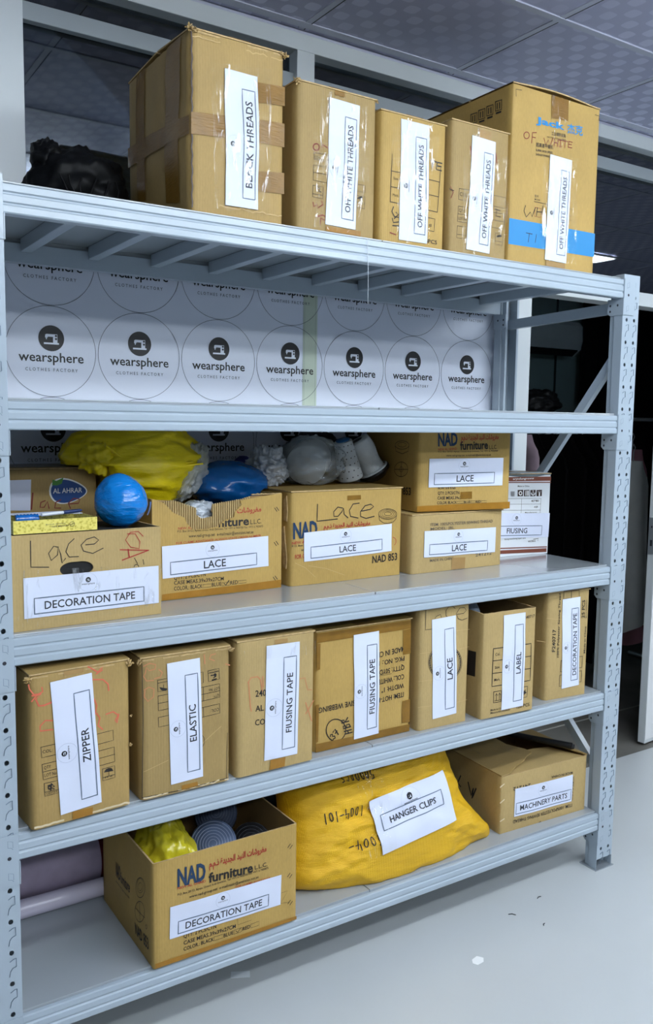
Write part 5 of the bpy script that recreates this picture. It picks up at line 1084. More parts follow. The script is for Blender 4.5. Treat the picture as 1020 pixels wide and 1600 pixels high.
# ================================================================== CARTONS
KRAFT = {'k1': cardboard('kraft_board', lin(170, 141, 86)), 'k2': cardboard('yellowish_kraft_board', lin(180, 148, 82)), 'k3': cardboard('pale_kraft_board', lin(180, 154, 102)),
         'k4': cardboard('dull_kraft_board', lin(162, 136, 86)), 'w': mat('white_coated_board', lin(224, 228, 232), 0.45, 0, 0.015, 8)}
CUT = mat('torn_board_edge', lin(188, 160, 112), 0.8, 0, 0.2, 90)
INSIDE = cardboard('carton_inside', lin(160, 128, 82))
class Box:
    def __init__(s, key, label, tone, bulge=0.003, noise_amp=0.0022, opened=False, jag=0.001, cat='box', name='cardboard_box', group='labelled cartons on the storage rack'):
        s.key = key; s.x, s.y, s.z, s.a, s.w, s.d, s.h = BOX[key]
        s.t = thing(name, label, cat, (s.x, s.y, s.z+0.0006), s.a, group)
        s.bulge = bulge; s.na = noise_amp; s.m = KRAFT[tone]; s.seed = (sum(ord(c) for c in key)*7) % 97
        s.opened = opened; s.jag = jag; s.ntape = 0; s.nclear = 0
    def dent(s, a, c, la, lc, sd):
        e = max(0, min(1, a/la))*math.pi; f = max(0, min(1, c/lc))*math.pi
        return math.sin(e)**.7*math.sin(f)**.7*(s.bulge+s.na*2*noise.noise(Vector((a*9, c*9, s.seed+sd*11)))) if 0 < a < la and 0 < c < lc else 0.0
    def F(s, a, c, k): return Vector((a, -k-s.dent(a, c, s.w, s.h, 0), c))
    def S(s, a, c, k): return Vector((-k-s.dent(a, c, s.d, s.h, 1), a, c))
    def P(s, face): return s.F if face == 'F' else s.S
    def rim(s, p): return s.h+s.jag*noise.noise(Vector((p*40, s.seed, 0)))+s.jag*.6*noise.noise(Vector((p*130, s.seed, 3)))
    def shell(s, no_front=False):
        """four walls with softly rounded upright edges, floor, and (closed) top"""
        mb = MB(); w, d, h = s.w, s.d, s.h; c = 0.004 if s.na < .0012 or s.opened else 0.008; nz = 16
        per = []
        n = max(12, int(w/.014))
        per += [('F', c+(w-2*c)*i/n) for i in range(n+1)]
        m_ = max(12, int(d/.02)); per += [('R', c+(d-2*c)*i/m_) for i in range(m_+1)]
        per += [('B', w-c-(w-2*c)*i/n) for i in range(n+1)]
        per += [('S', d-c-(d-2*c)*i/m_) for i in range(m_+1)]
        def P(k, j, inset=0.0):
            f, a = per[k % len(per)]; zt = s.rim(k*.05) if j == nz else h*j/nz
            if f == 'F': return Vector((a if not inset else max(inset, min(w-inset, a)), inset-s.dent(a, zt, w, h, 0), zt))
            if f == 'R': return Vector((w-inset+s.dent(a, zt, d, h, 2)*.3, a if not inset else max(inset, min(d-inset, a)), zt))
            if f == 'B': return Vector((a if not inset else max(inset, min(w-inset, a)), d-inset, zt))
            return Vector((inset-s.dent(a, zt, d, h, 1), a if not inset else max(inset, min(d-inset, a)), zt))
        np_ = len(per)
        vs = [P(k, j) for j in range(nz+1) for k in range(np_)]
        fs = [(j*np_+k, j*np_+(k+1) % np_, (j+1)*np_+(k+1) % np_, (j+1)*np_+k) for j in range(nz) for k in range(np_) if not (no_front and per[k][0] == 'F' and per[(k+1) % np_][0] == 'F')]
        mb.add(vs, fs, s.m, True)
        mb.add([P(k, 0) for k in range(np_)], [tuple(range(np_))[::-1]], s.m)
        if s.opened:
            q = 0.0045
            vi = [P(k, j, q) for j in range(nz+1) for k in range(np_)]
            mb.add(vi, [f[::-1] for f in fs], INSIDE, True)
            top = [P(k, nz) for k in range(np_)]+[P(k, nz, q) for k in range(np_)]
            mb.add(top, [(k, (k+1) % np_, np_+(k+1) % np_, np_+k) for k in range(np_)], CUT)
            mb.add([(q, q, .004), (w-q, q, .004), (w-q, d-q, .004), (q, d-q, .004)], [(0, 1, 2, 3)], INSIDE)
        else:
            mb.add([P(k, nz) for k in range(np_)], [tuple(range(np_))], s.m)
        return mb
    def prints(s, mb, face=None, items=None):
        for it in (items if items is not None else PRINT.get(s.key, [])):
            if it[0] == 'Q': continue
            P = s.P(it[1]); k = .0009
            if it[0] == 'T': mb.text(it[3], *it[4], P, k+.0004, INK[it[2]], it[5])
            elif it[0] == 'L': mb.ribbon(it[4], it[3], P, k+.0002, INK[it[2]])
            elif it[0] == 'R': mb.ribbon(list(it[4])+[it[4][0]], it[3], P, k+.0001, INK[it[2]])
            elif it[0] == 'P' and len(it[4]) == 4: mb.quad([(max(.0003, min(s.w-.0003, a)), c) for a, c in it[4]] if it[1] == 'F' else it[4], P, k-.0003, INK[it[2]])
            elif it[0] == 'P': mb.poly(it[4], P, k-.0002+(.0002 if it[2] in 'bgW' else 0)+(.0001 if it[2] == 'b' else 0)+(.0003 if it[2] == 'g' else 0), INK[it[2]])
    def strips(s, items=None):
        for it in (items if items is not None else PRINT.get(s.key, [])):
            if it[0] != 'Q': continue
            P = s.P(it[1]); a, b_, c, d = [Vector(p) for p in it[4]]
            kind = it[2]
            if kind == 'brown': continue
            if kind == 'clear': k = .0060+.0004*s.nclear; s.nclear += 1
            else: k = .0017+.00025*s.ntape; s.ntape += 1
            m = {'tape': TAPE, 'tapeL': TAPEL, 'tapeC': TAPEC, 'clear': CLEAR, 'sheet': PAPER}[kind]
            n = 30 if kind == 'clear' else 10
            def fn(u, v):
                q = (a*(1-u)+b_*u)*(1-v)+(d*(1-u)+c*u)*v
                q.x = max(-.001, min((s.w if it[1] == 'F' else s.d)+.001, q.x)); q.y = min(s.h, max(0.001, q.y))
                wr = .0011*abs(noise.noise(Vector((q.x*38, q.y*14, s.seed)))) if kind == 'clear' else .0001*noise.noise(Vector((q.x*60, q.y*60, 1)))
                return P(q.x, q.y, k+wr)
            mb = MB(); mb.grid(fn, n, n, m)
            mb.build({'clear': 'clear_tape', 'sheet': 'packing_slip'}.get(kind, 'packing_tape'), s.t)
    def paper(s, key=None, frame=(.07, .88), P=None, spec=None, parent=None, cap=.0185, maxw=.225, fb=(.095, .48), base_k=.0022, lx=.455):
        txt, cx, cy, L, H, rot = spec or LABEL[s.key]; P = P or s.F; base_k += .00025*s.ntape
        make_label(txt, cx, cy, L, H, rot, P, parent or s.t, s.seed if s else 1, frame, cap, maxw, fb, base_k, lx)
    def flaps(s, gap=.003, lift=(0.001, 0.001), tape=True):
        for i in (0, 1):
            mb = MB()
            y0, y1 = (-.0005, s.d/2-gap) if i == 0 else (s.d/2+gap, s.d+.0005)
            l = lift[i]
            def fn(u, v):
                e = v if i == 0 else 1-v
                return Vector((-.0005+(s.w+.001)*u, y0+(y1-y0)*v, s.h+.0012+l*e+.0015*noise.noise(Vector((u*4, v*4, s.seed+i)))*e))
            def fn2(u, v): return fn(u, v)+Vector((0, 0, .0035))
            mb.grid(fn, 14, 8, s.m); mb.grid(fn2, 14, 8, s.m)
            for g in (lambda u, v: fn(u, 0)+Vector((0, 0, .0035*v)), lambda u, v: fn(u, 1)+Vector((0, 0, .0035*v)), lambda u, v: fn(0, u)+Vector((0, 0, .0035*v)), lambda u, v: fn(1, u)+Vector((0, 0, .0035*v))):
                mb.grid(g, 14, 1, CUT)
            mb.build('flap', s.t)
        if tape:
            mb = MB(); mb.box(s.w*.5-.03, s.w*.5+.03, -.0006, s.d, s.h+.0055, s.h+.006, TAPE) if s.d > s.w else mb.box(.001, s.w-.001, s.d/2-.028, s.d/2+.028, s.h+.006, s.h+.0065, TAPE)
            mb.build('packing_tape', s.t)
    def tuft(s, mb, x, y, z, r=.009, n=3, sd=0):
        rnd = random.Random(sd)
        for i in range(n*4):
            c = Vector((x, y, z))+Vector((rnd.uniform(-1, 1), rnd.uniform(-1, .4), rnd.uniform(-1.2, .5)))*r*.6
            d = Vector((rnd.uniform(-1, 1), rnd.uniform(-1, .6), rnd.uniform(-.4, 1))).normalized(); e = d.orthogonal().normalized(); f = d.cross(e)*.0012
            l = r*rnd.uniform(.5, 1.1); w = r*rnd.uniform(.2, .5)
            q = [c-e*w, c+e*w*.7, c+d*l*.6+e*w*.9, c+d*l, c+d*l*.5-e*w]
            mb.add(q+[t+f for t in q], [(0, 1, 2, 3, 4), (9, 8, 7, 6, 5)]+[(k, (k+1) % 5, 5+(k+1) % 5, 5+k) for k in range(5)], CUT if i % 3 else s.m)
    def wear(s, mb, zz, amp, w, m):
        n = 60; run = []
        for i in range(n+1):
            a = .006+(s.w-.012)*i/n; q = noise.noise(Vector((a*30, s.seed, zz*9)))
            if q > -.12: run.append((a, max(.0015, zz+amp*noise.noise(Vector((a*70, 2, s.seed))))))
            elif len(run) > 2: mb.ribbon(run, w, s.F, .0011, m); run = []
            else: run = []
        if len(run) > 2: mb.ribbon(run, w, s.F, .0011, m)
    def holed_front(s, mb, hole):
        for y in (0.0, .0045):
            bm = bmesh.new(); ed = []
            for lp in ([(0, 0)]+[(s.w*i/24, s.rim(.05*i)) for i in range(0)]+[(s.w, 0), (s.w, s.h), (0, s.h)], hole):
                vs = [bm.verts.new((a, y, c)) for a, c in lp]; ed += [bm.edges.new((vs[i], vs[(i+1) % len(vs)])) for i in range(len(vs))]
            bmesh.ops.triangle_fill(bm, use_beauty=True, edges=ed); bm.verts.index_update()
            mb.add([v.co.copy() for v in bm.verts], [tuple(v.index for v in f.verts) for f in bm.faces], s.m if y == 0 else INSIDE); bm.free()
        n = len(hole); mb.add([(a, 0, c) for a, c in hole]+[(a, .0045, c) for a, c in hole], [(i, (i+1) % n, n+(i+1) % n, n+i) for i in range(n)], CUT)

def make_label(txt, cx, cy, L, H, rot, P, parent, seed, frame=(.07, .88), cap=.0185, maxw=.225, fb=(.095, .48), base_k=.0022, lx=.455, pk=.0005):
    mb = MB(); ca, sa = math.cos(R(rot)), math.sin(R(rot))
    def Q(a, b_, k):
        wv = .0006*noise.noise(Vector((a*14, b_*14, seed)))
        return P(cx+a*ca-b_*sa, cy+a*sa+b_*ca, k+wv)
    def top(u, v): return Q((u-.5)*L, (v-.5)*H, base_k)
    mb.grid(top, 40, 16, PAPER)
    for g in (lambda u, v: Q((u-.5)*L, -.5*H, base_k-.0009*v), lambda u, v: Q((u-.5)*L, .5*H, base_k-.0009*v), lambda u, v: Q(-.5*L, (u-.5)*H, base_k-.0009*v), lambda u, v: Q(.5*L, (u-.5)*H, base_k-.0009*v)):
        mb.grid(g, 22, 1, PAPER)
    k = base_k+pk
    a0, a1 = (frame[0]-.5)*L, (frame[1]-.5)*L; b0, b1 = (fb[0]-.5)*H, (fb[1]-.5)*H
    mb.ribbon([(a0, b0), (a1, b0), (a1, b1), (a0, b1), (a0, b0)], .0026, Q, k, INK['F'])
    glyphs(txt, 1); w = min(_W[(txt, 1)]*cap*1.0, maxw, (a1-a0)*.86); cp = cap if w < maxw else cap
    cp = min(cap, cap*(w/(_W[(txt, 1)]*cap))*1.06)
    mc = (a0+a1)/2; bc = (b0+b1)/2
    mb.text(txt, (mc-w/2, bc-cp/2), (mc+w/2, bc-cp/2), (mc-w/2, bc+cp/2), Q, k, INK['T'], 2)
    logo(mb, (lx-.5)*L, .245*H, .235*H, Q, k, small=True)
    mb.build('paper_label', parent)

def std(key, label, tone, **kw):
    fl = kw.pop('flap', {}); fr = kw.pop('lab', {})
    bx = Box(key, label, tone, **kw); mb = bx.shell(); bx.prints(mb)
    extra = kw.get('extra')
    bx.mb = mb; bx.fl = fl; bx.fr = fr
    return bx
def finish(bx, flap=True):
    bx.mb.build('carton', bx.t)
    if flap: bx.flaps(**bx.fl)
    bx.strips()
    if bx.key in LABEL: bx.paper(**bx.fr)

# ---- top deck
b1 = std('B1', 'largest battered carton on the top shelf, taped around, labelled BLACK THREADS', 'k1', bulge=.008, noise_amp=.004, jag=.006, flap=dict(lift=(.012, .012)))
b1.tuft(b1.mb, -.002, 0, b1.h, .011, 4, 3); b1.tuft(b1.mb, b1.w, 0, b1.h-.002, .010, 4, 9); b1.tuft(b1.mb, .01, -.002, b1.h, .009, 3, 13)
seam = [(.003+.0012*math.sin(i*1.7), b1.h*(.02+.96*i/40)) for i in range(41)]
b1.mb.ribbon(seam, .0032, b1.F, .0011, INK['D'])
b1.wear(b1.mb, b1.h-.016, .006, .0025, INK['C']); b1.wear(b1.mb, b1.h-.004, .002, .004, CUT); b1.wear(b1.mb, .020, .006, .0025, INK['C'])
finish(b1)
b2 = std('B2', 'narrow carton right beside the BLACK THREADS box, labelled OFF WHITE THREADS under shiny tape', 'k4', bulge=.004, jag=.004)
b2.tuft(b2.mb, .0, .002, b2.h, .009, 4, 21); b2.tuft(b2.mb, b2.w, .002, b2.h, .006, 3, 25)
finish(b2)
b3 = std('B3', 'yellowish carton third on the top shelf, label wholly under wrinkled clear tape, marked 100PCS', 'k2', bulge=.003, jag=.003)
finish(b3)
b4 = std('B4', 'dull narrow carton standing directly left of the blue banded carton on the top shelf', 'k4', bulge=.004, jag=.003)
finish(b4)
b5 = std('B5', 'tall carton with blue band and blue lettering at the right end above', 'k2', bulge=.002, noise_amp=.001, jag=.0008)
b5.mb.build('carton', b5.t)
for i, (ya, yb, lf) in enumerate(((-.0005, .19, .026), (.195, .4605, .034))):
    mb = MB()
    def fn(u, v, o=0): return Vector((b5.w*u, ya+(yb-ya)*v, b5.h+.0015+o+lf*math.sin(math.pi*min(1, u*1.05))**1.2*(0.35+.65*(v if i == 0 else 1-v))))
    mb.grid(lambda u, v: fn(u, v), 20, 8, KRAFT['k4']); mb.grid(lambda u, v: fn(u, v, .004), 20, 8, KRAFT['k4'])
    mb.grid(lambda u, v: fn(u, 0, .004*v), 20, 1, CUT); mb.grid(lambda u, v: fn(u, 1, .004*v), 20, 1, CUT)
    mb.build('flap', b5.t)
b5.strips(); b5.paper()
b5.t['label'] = 'tall carton with blue band and blue lettering at the right end above'

# ---- third deck
c1 = Box('C1', 'open carton at the left end of the middle shelf, hand hole and DECORATION TAPE label', 'k3', bulge=0, noise_amp=0, opened=True, jag=.0006)
mb = c1.shell(no_front=True); c1.prints(mb)
HH = [(.148+.030*math.cos(t)+.010*(1 if math.cos(t) > 0 else -1), .1325+.0165*math.sin(t)) for t in [(i+.5)*math.pi/14 for i in range(28)]]
c1.holed_front(mb, HH)
mb.build('carton', c1.t); c1.strips(); c1.paper(maxw=.22)
c2 = std('C2', 'brown carton with a blue oval logo behind the DECORATION TAPE carton on the middle shelf', 'k1', bulge=0, noise_amp=0)
finish(c2)
mb = MB(); mb.grid(lambda u, v: Vector((-.002+(c2.w+.004)*u, -.003+(c2.d+.006)*v, c2.h+.0072+.001*noise.noise(Vector((u*9, v*9, 2))))), 24, 16, film('cling_wrap', (.9, .92, .95, 1), .6, .16, .8, 30, (1, 4, 1), (.55, .58, .62, 1)))
mb.build('clear_wrap', c2.t)
# torn carton
c3 = Box('C3', 'torn carton with ripped front edge and bare flutes, labelled LACE, on the middle shelf', 'k2', bulge=.002, opened=True, jag=.003)
w, d, h = c3.w, c3.d, c3.h
mb = MB()
def zpx(p): return p
LINER = [(0, 0), (w, 0), (w, h), (.340, h-.006), (.262, h-.016), (.268, h-.028), (.247, h-.046), (.243, h-.062), (.215, h-.068), (.195, h-.084), (.160, h-.090), (.118, h-.088), (.100, h-.071), (.093, h-.055), (.060, h-.040), (.035, h-.014), (.012, h-.004), (0, h-.002)]
FLUTE = [(.02, h-.10), (.26, h-.10), (.30, h-.004), (.265, h-.012), (.178, h-.022), (.176, h-.040), (.186, h-.048), (.180, h-.056), (.145, h-.060), (.132, h-.050), (.128, h-.030), (.095, h-.018), (.060, h-.006), (.035, h-.010)]
def lin_slab(poly, y0, y1, m, P=None, fine=False):
    mb.prism(poly, lambda a, c, k: Vector((a, y0+(y1-y0)*k, c)), 1.0, m)
lin_slab(LINER, -.0012, .0008, c3.m)
# fluted layer: narrow upright ridges clipped to the torn outline
def inside_top(x, poly):
    best = None
    for i in range(len(poly)):
        (x0, z0), (x1, z1) = poly[i], poly[(i+1) % len(poly)]
        if (x0-x)*(x1-x) <= 0 and x0 != x1:
            zz = z0+(z1-z0)*(x-x0)/(x1-x0); best = zz if best is None else max(best, zz)
    return best
FL = mat('bare_corrugated_flutes', lin(182, 158, 108), 0.8, 0, 0.08, 40)
x = .022
while x < .298:
    zt = inside_top(x, FLUTE)
    if zt: mb.tube([(x, .003, h-.10), (x, .003, zt+.001*noise.noise(Vector((x*200, 0, 0))))], .0022, FL, 6)
    x += .0066
lin_slab([(0, 0), (w, 0), (w, h-.001), (.30, h-.005), (.265, h-.014), (.178, h-.024), (.176, h-.041), (.183, h-.056), (.145, h-.061), (.130, h-.050), (.126, h-.031), (.06, h-.008), (0, h-.004)], .0042, .0058, INSIDE)
# the other three walls and floor
for x0, x1, y0, y1 in ((0, .005, .0058, d), (w-.005, w, .0058, d), (.005, w-.005, d-.005, d)):
    mb.box(x0, x1, y0, y1, .002, h-.002, c3.m)
mb.box(0, w, .0058, d, 0, .003, INSIDE)
for i in range(26):
    xx = .30+.098*i/26; mb.box(xx, xx+.003, -.001, .004, h-.002, h+.003*abs(noise.noise(Vector((i*.7, 1, 2))))+.0005, CUT)
c3.bulge = 0; c3.na = 0
def clip3(it):
    return it
c3P = lambda a, c, k: Vector((a, -.0012-k, c))
c3.F = c3P
# printing that the rip has not taken away
for it in PRINT['C3']:
    if it[0] == 'T':
        q = MB(); q.text(it[3], *it[4], c3P, .0004, INK[it[2]], it[5])
        keep = []
        for f in q.f:
            cx = sum(q.v[i][0] for i in f)/len(f); cz = sum(q.v[i][2] for i in f)/len(f); zt = inside_top(cx, LINER)
            if zt and cz < zt-.002 and 0 < cx < w: keep.append(f)
        if keep: mb.add(q.v, keep, INK[it[2]])
    elif it[0] == 'L': mb.ribbon(it[4], it[3], c3P, .0005, INK[it[2]])
    elif it[0] == 'R': mb.ribbon(list(it[4])+[it[4][0]], it[3], c3P, .0005, INK[it[2]])
mb.build('carton', c3.t); c3.strips(); c3.paper(cap=.0205)
c4 = std('C4', 'carton in the middle of the middle shelf with handwritten Lace and NAD 853 print', 'k2', bulge=.004, noise_amp=.003)
for a, zz in ((.10, .05), (.14, .10), (.09, .19)): c4.mb.prism([(0, 0), (.02, .004), (.025, .06), (.004, .075), (-.004, .03)], lambda p, q, k: c4.S(a*.2+p*.8, zz+q, k), .003, CUT)
finish(c4)
c5 = std('C5', 'low pale carton under the taller LACE carton, right part of the middle shelf', 'k3', bulge=.003)
c5.fr = dict(cap=.0205); finish(c5)
c6 = std('C6', 'taller LACE carton stacked on the low pale carton, furniture print facing front', 'k2', bulge=.002)
c6.fr = dict(cap=.0205); finish(c6)
c7 = std('C7', 'white carton with brown bands labelled FIUSING at the right end of the middle shelf', 'w', bulge=.001, noise_amp=.0005, jag=.003)
for it in PRINT['C7']:
    if it[0] == 'Q':
        pts = [(max(0.001, min(c7.w-.001, a)), min(c7.h-.001, max(.002, c))) for a, c in it[4]]; c7.mb.quad(pts, c7.F, .0007, BROWN)
c7.mb.prism([(0, -.002), (.04, .004), (.12, .008), (.17, .006), (.20, -.006), (.22, -.012), (.245, -.008), (.27, .003), (.318, .001), (.318, -.003)], lambda a, c, k: Vector((a, -.0005+k, c7.h+c)), .003, mat('grey_torn_top_edge', lin(120, 132, 138), .7))
c7.fr = dict(cap=.019); 
tx = list(LABEL['C7']); LABEL['C7'] = tx
finish(c7)

# ---- fourth deck
d1 = std('D1', 'worn carton labelled ZIPPER at the left end of the fourth shelf', 'k1', bulge=.004, noise_amp=.003, jag=.003, flap=dict(lift=(.012, .006), tape=False))
d1.tuft(d1.mb, d1.w, .0, d1.h-.006, .010, 4, 31); d1.tuft(d1.mb, -.003, .0, d1.h-.006, .009, 4, 35); d1.tuft(d1.mb, d1.w+.001, .0, d1.h*.42, .005, 3, 36); d1.tuft(d1.mb, d1.w+.001, .0, d1.h*.62, .004, 2, 38)
d1.wear(d1.mb, .006, .004, .005, INK['c']); d1.wear(d1.mb, d1.h-.004, .002, .003, CUT)
finish(d1)
d2 = std('D2', 'carton labelled ELASTIC between the ZIPPER and FIUSING TAPE cartons, print upside down', 'k4', bulge=.003, noise_amp=.002, jag=.003, flap=dict(lift=(.010, .006), tape=False))
d2.tuft(d2.mb, d2.w, .0, d2.h-.005, .009, 4, 41); d2.tuft(d2.mb, -.003, .0, d2.h-.005, .009, 4, 45)
d2.wear(d2.mb, .005, .004, .004, INK['c']); d2.wear(d2.mb, d2.h-.004, .002, .003, CUT)
finish(d2)
d3 = std('D3', 'narrow carton labelled FIUSING TAPE with 240 printed left of the label', 'k3', bulge=.003, flap=dict(lift=(.004, .010), tape=False)); finish(d3)
d4 = std('D4', 'wide carton labelled FIUSING TAPE edged with brown tape and a circled 37', 'k2', bulge=.003, flap=dict(lift=(.006, .006))); finish(d4)
d5 = std('D5', 'tall pale carton labelled LACE on the fourth shelf with a round stamp', 'k3', bulge=.002); d5.fr = dict(cap=.0205); finish(d5)
d6 = Box('D6', 'open topped carton labelled LABEL with a black square on its side', 'k3', bulge=.002, opened=True, jag=.005)
mb = d6.shell(); d6.prints(mb); mb.build('carton', d6.t); d6.paper()
d7 = std('D7', 'upright carton at the right end of the fourth shelf labelled DECORATION TAPE', 'k3', bulge=.002); d7.fr = dict(maxw=.235); finish(d7)

# ---- bottom deck
e1 = Box('E1', 'open carton of ribbon rolls on the bottom shelf with furniture print and DECORATION TAPE label', 'k2', bulge=.002, opened=True, jag=.0012)
mb = e1.shell(); e1.prints(mb); mb.build('carton', e1.t); e1.strips(); e1.paper(maxw=.222)
e3 = Box('E3', 'low carton with loose top flaps labelled MACHINERY PARTS at the right of the bottom shelf', 'k3', bulge=.003, opened=True)
mb = e3.shell(); e3.prints(mb); mb.build('carton', e3.t)
def slab(name, poly, P, m=None, t=.004):
    q = MB(); q.prism(poly, P, t, m or KRAFT['k4']); return q.build(name, e3.t)
slab('flap', [(.004, .004), (.40, .004), (.36, .15), (.30, .165), (.05, .17)], lambda a, c, k: Vector((a, c, e3.h-.008-.05*c+k)), KRAFT['k3'])
def lf(a, c, k): return Vector((a, c, e3.h+.001+k+.06*a*(.6+.6*c)+.004*math.sin(c*20)*a/.2))
slab('flap', [(0, 0), (.045, .004), (.10, .035), (.15, .052), (.185, .075), (.215, .085), (.218, .12), (.20, .2), (.205, .30), (.20, .37), (0, .37)], lf, KRAFT['k4'])
def rf(a, c, k): return Vector((a, c, e3.h+.001+k+.20*(.404-a)))
slab('flap', [(.404, 0), (.404, .37), (.23, .37), (.26, .27), (.30, .18), (.345, .10), (.385, .03)], rf, KRAFT['k4'])
q = MB()
q.grid(lambda u, v: lf(.012+.20*u, .36-.30*v*(.6+.4*u)+.02, .006), 8, 8, CLEAR); q.build('clear_tape', e3.t)
e3.paper(frame=(.025, .975), fb=(.085, .47), cap=.0185, maxw=.225, lx=.47)
e3.strips()

# ================================================================== LOOSE GOODS
BLACKBAG = mat('black_bin_bag', lin(9, 10, 12), 0.5, 0, 0, 1, 0.3, 10, spec=.15)
t = thing('black_bag', 'black plastic bag on the top shelf behind the BLACK THREADS box', 'bag', (.285, .40, DECKZ[0]))
mb = MB(); blob(mb, (.0, 0, .095), (.135, .11, .11), BLACKBAG, 5, .14, .16, flat=.0008)
mb.build('bag_body', t)
q = MB(); blob(q, (-.085, -.01, .16), (.04, .05, .05), BLACKBAG, 8, .3, .3, nu=40, nv=24); q.build('bag_knot', t)
q = MB()
for i in range(6): q.tube([(-.075+.026*i+.012*math.sin(j+i), -.118-.004*math.sin(j), .02+.022*j) for j in range(5)], .0022, BLACKBAG, 6)
q.build('bag_fold', t)

zc1 = DECKZ[2]+.2185
YEL_BAG = mat('yellow_plastic_bag', lin(236, 210, 22), 0.3, 0, 0.10, 7, 0.5, 22, (1, 1, 3), spec=.5)
BLUE_BAG = mat('bright_blue_plastic', lin(10, 126, 212), 0.12, 0, 0.05, 8, 0.5, 22, (1, 3, 4), spec=.7)
NAVY_BAG = mat('blue_plastic_bag', lin(8, 84, 150), 0.25, 0, 0.08, 8, 0.5, 16, spec=.6)

t = thing('yellow_bag', 'large yellow plastic bag above the torn carton, against the banner', 'bag', (.435, .42, DECKZ[2]+.2745+.0))
z0 = DECKZ[2]+.2745
def tuckY(p):
    q = p+Vector((.435, .42, z0))
    if q.x < .335 and q.z < DECKZ[2]+.3565: p.z = DECKZ[2]+.3565-z0
    elif .335 <= q.x < .42 and q.z < DECKZ[2]+.2765: p.z = DECKZ[2]+.2765-z0
    if q.z > LEVEL[1]-.045: p.z = LEVEL[1]-.045-z0
    if q.y > .565: p.y = .565-.42
    return p
mb = MB(); blob(mb, (0, -.01, .085), (.205, .125, .125), YEL_BAG, 3, .10, .10, 1.6, (1, 1, 1.4), nu=110, nv=64, tuck=tuckY); mb.build('bag_body', t)
q = MB(); blob(q, (-.125, -.085, .105), (.052, .035, .040), YEL_BAG, 6, .35, .3, 3, nu=50, nv=30)
for i in range(7): q.tube([(-.118+.01*i, -.118+.001*i*i, .135-.012*i), (-.07+.02*i, -.126, .10-.004*i), (-.02+.03*i, -.122, .12-.006*i)], .0025, YEL_BAG, 6)
q.build('bag_gather', t)

t = thing('blue_ball', 'bright blue plastic wrapped ball on the hand hole carton', 'parcel', (.305, .155, zc1-.014))
mb = MB(); rot = Matrix.Rotation(R(-18), 3, 'Y')
def BB(u, v):
    th = u*2*math.pi; ph = (v-.5)*math.pi*.999; dd = Vector((math.cos(ph)*math.cos(th), math.cos(ph)*math.sin(th), math.sin(ph)))
    k = 1+.16*max(0, dd.z)**4-.05*max(0, -dd.z)+.05*fbm(dd*1.6+Vector((2, 2, 2)), 2)+.010*(.5-abs(noise.noise(Vector((dd.x*2, dd.y*2, dd.z*9+dd.x*3)))))
    return Vector((0, 0, .068))+rot @ Vector((dd.x*.066*k, dd.y*.064*k, dd.z*.064*k))
mb.grid(BB, 64, 40, BLUE_BAG, True, cu=True); mb.build('wrapped_ball', t)
q = MB(); q.grid(lambda u, v: Vector((.0665*math.cos(R(-28+26*v))*math.cos(R(-8+26*u)), -.0665*math.cos(R(-28+26*v))*math.sin(R(20+14*u)), .066+.0665*math.sin(R(-28+30*v))))*1.01, 8, 8, PAPER)
q.build('white_sticker', t)

FOIL = film('crinkled_clear_bag', (.93, .95, .97, 1), .42, .12, 1.0, 22, (1, 1, 2), (.62, .66, .68, 1))
t = thing('clear_bag', 'small crinkled clear bag leaning between the yellow bag and the blue bag', 'bag', (.577, .36, DECKZ[2]+.2595))
mb = MB(); blob(mb, (0, 0, .072), (.046, .05, .085), FOIL, 12, .2, .3, 3, rot=Matrix.Rotation(R(28), 3, 'Y')); mb.build('bag_body', t)

t = thing('blue_bag', 'blue plastic bag lying in the torn LACE carton', 'bag', (.755, .42, DECKZ[2]+.235))
def tuckB(p):
    p.x = max(-.17, min(.030+.005, p.x)) if p.z < .042 else p.x
    return p
mb = MB(); blob(mb, (-.045, -.03, .055), (.128, .115, .068), NAVY_BAG, 15, .12, .1, 2, tuck=tuckB); mb.build('bag_body', t)

MILK = film('milky_plastic_bag', (.9, .92, .95, 1), .22, .15, 1.0, 18, (1, 1, 2), (.60, .66, .74, 1))
t = thing('white_bag', 'crumpled milky white plastic bag between the blue bag and the bagged cone', 'bag', (.860, .40, DECKZ[2]+.2815))
mb = MB(); blob(mb, (0, 0, .054), (.058, .055, .062), MILK, 17, .28, .38, 2.6, nu=90, nv=56, flat=.0005); mb.build('bag_body', t)
t = thing('navy_ball', 'small dark blue ball of yarn behind the milky white bag', 'yarn ball', (.832, .505, DECKZ[2]+.2812))
mb = MB(); blob(mb, (0, 0, .045), (.036, .036, .045), mat('navy_yarn', lin(26, 38, 110), .7, 0, .1, 30, .5, 90), 19, .05, .05, 2, nu=40, nv=26, flat=.0003); mb.build('yarn', t)

CONEW = mat('white_cone_board', lin(206, 212, 216), .5, 0, .02, 8)
zb = DECKZ[2]+.2825
t = thing('bagged_roll', 'white roll in a clear plastic bag on the handwritten Lace carton', 'roll', (1.02, .40, zb))
ax = Vector((.62, .70, .18)).normalized()
mb = MB(); mb.lathe([(.0001, -.055), (.060, -.055), (.063, -.050), (.063, .07), (.0001, .07)], (-.01, 0, .072), ax, CONEW, 40); mb.build('roll_core', t)
q = MB(); blob(q, (.0, .0, .074), (.105, .105, .078), film('thin_clear_bag', (.93, .95, .97, 1), .70, .10, 1.0, 16, (1, 1, 2), (.60, .66, .70, 1)), 23, .14, .22, 2.3, nu=100, nv=60, flat=.0008); q.build('plastic_bag', t)

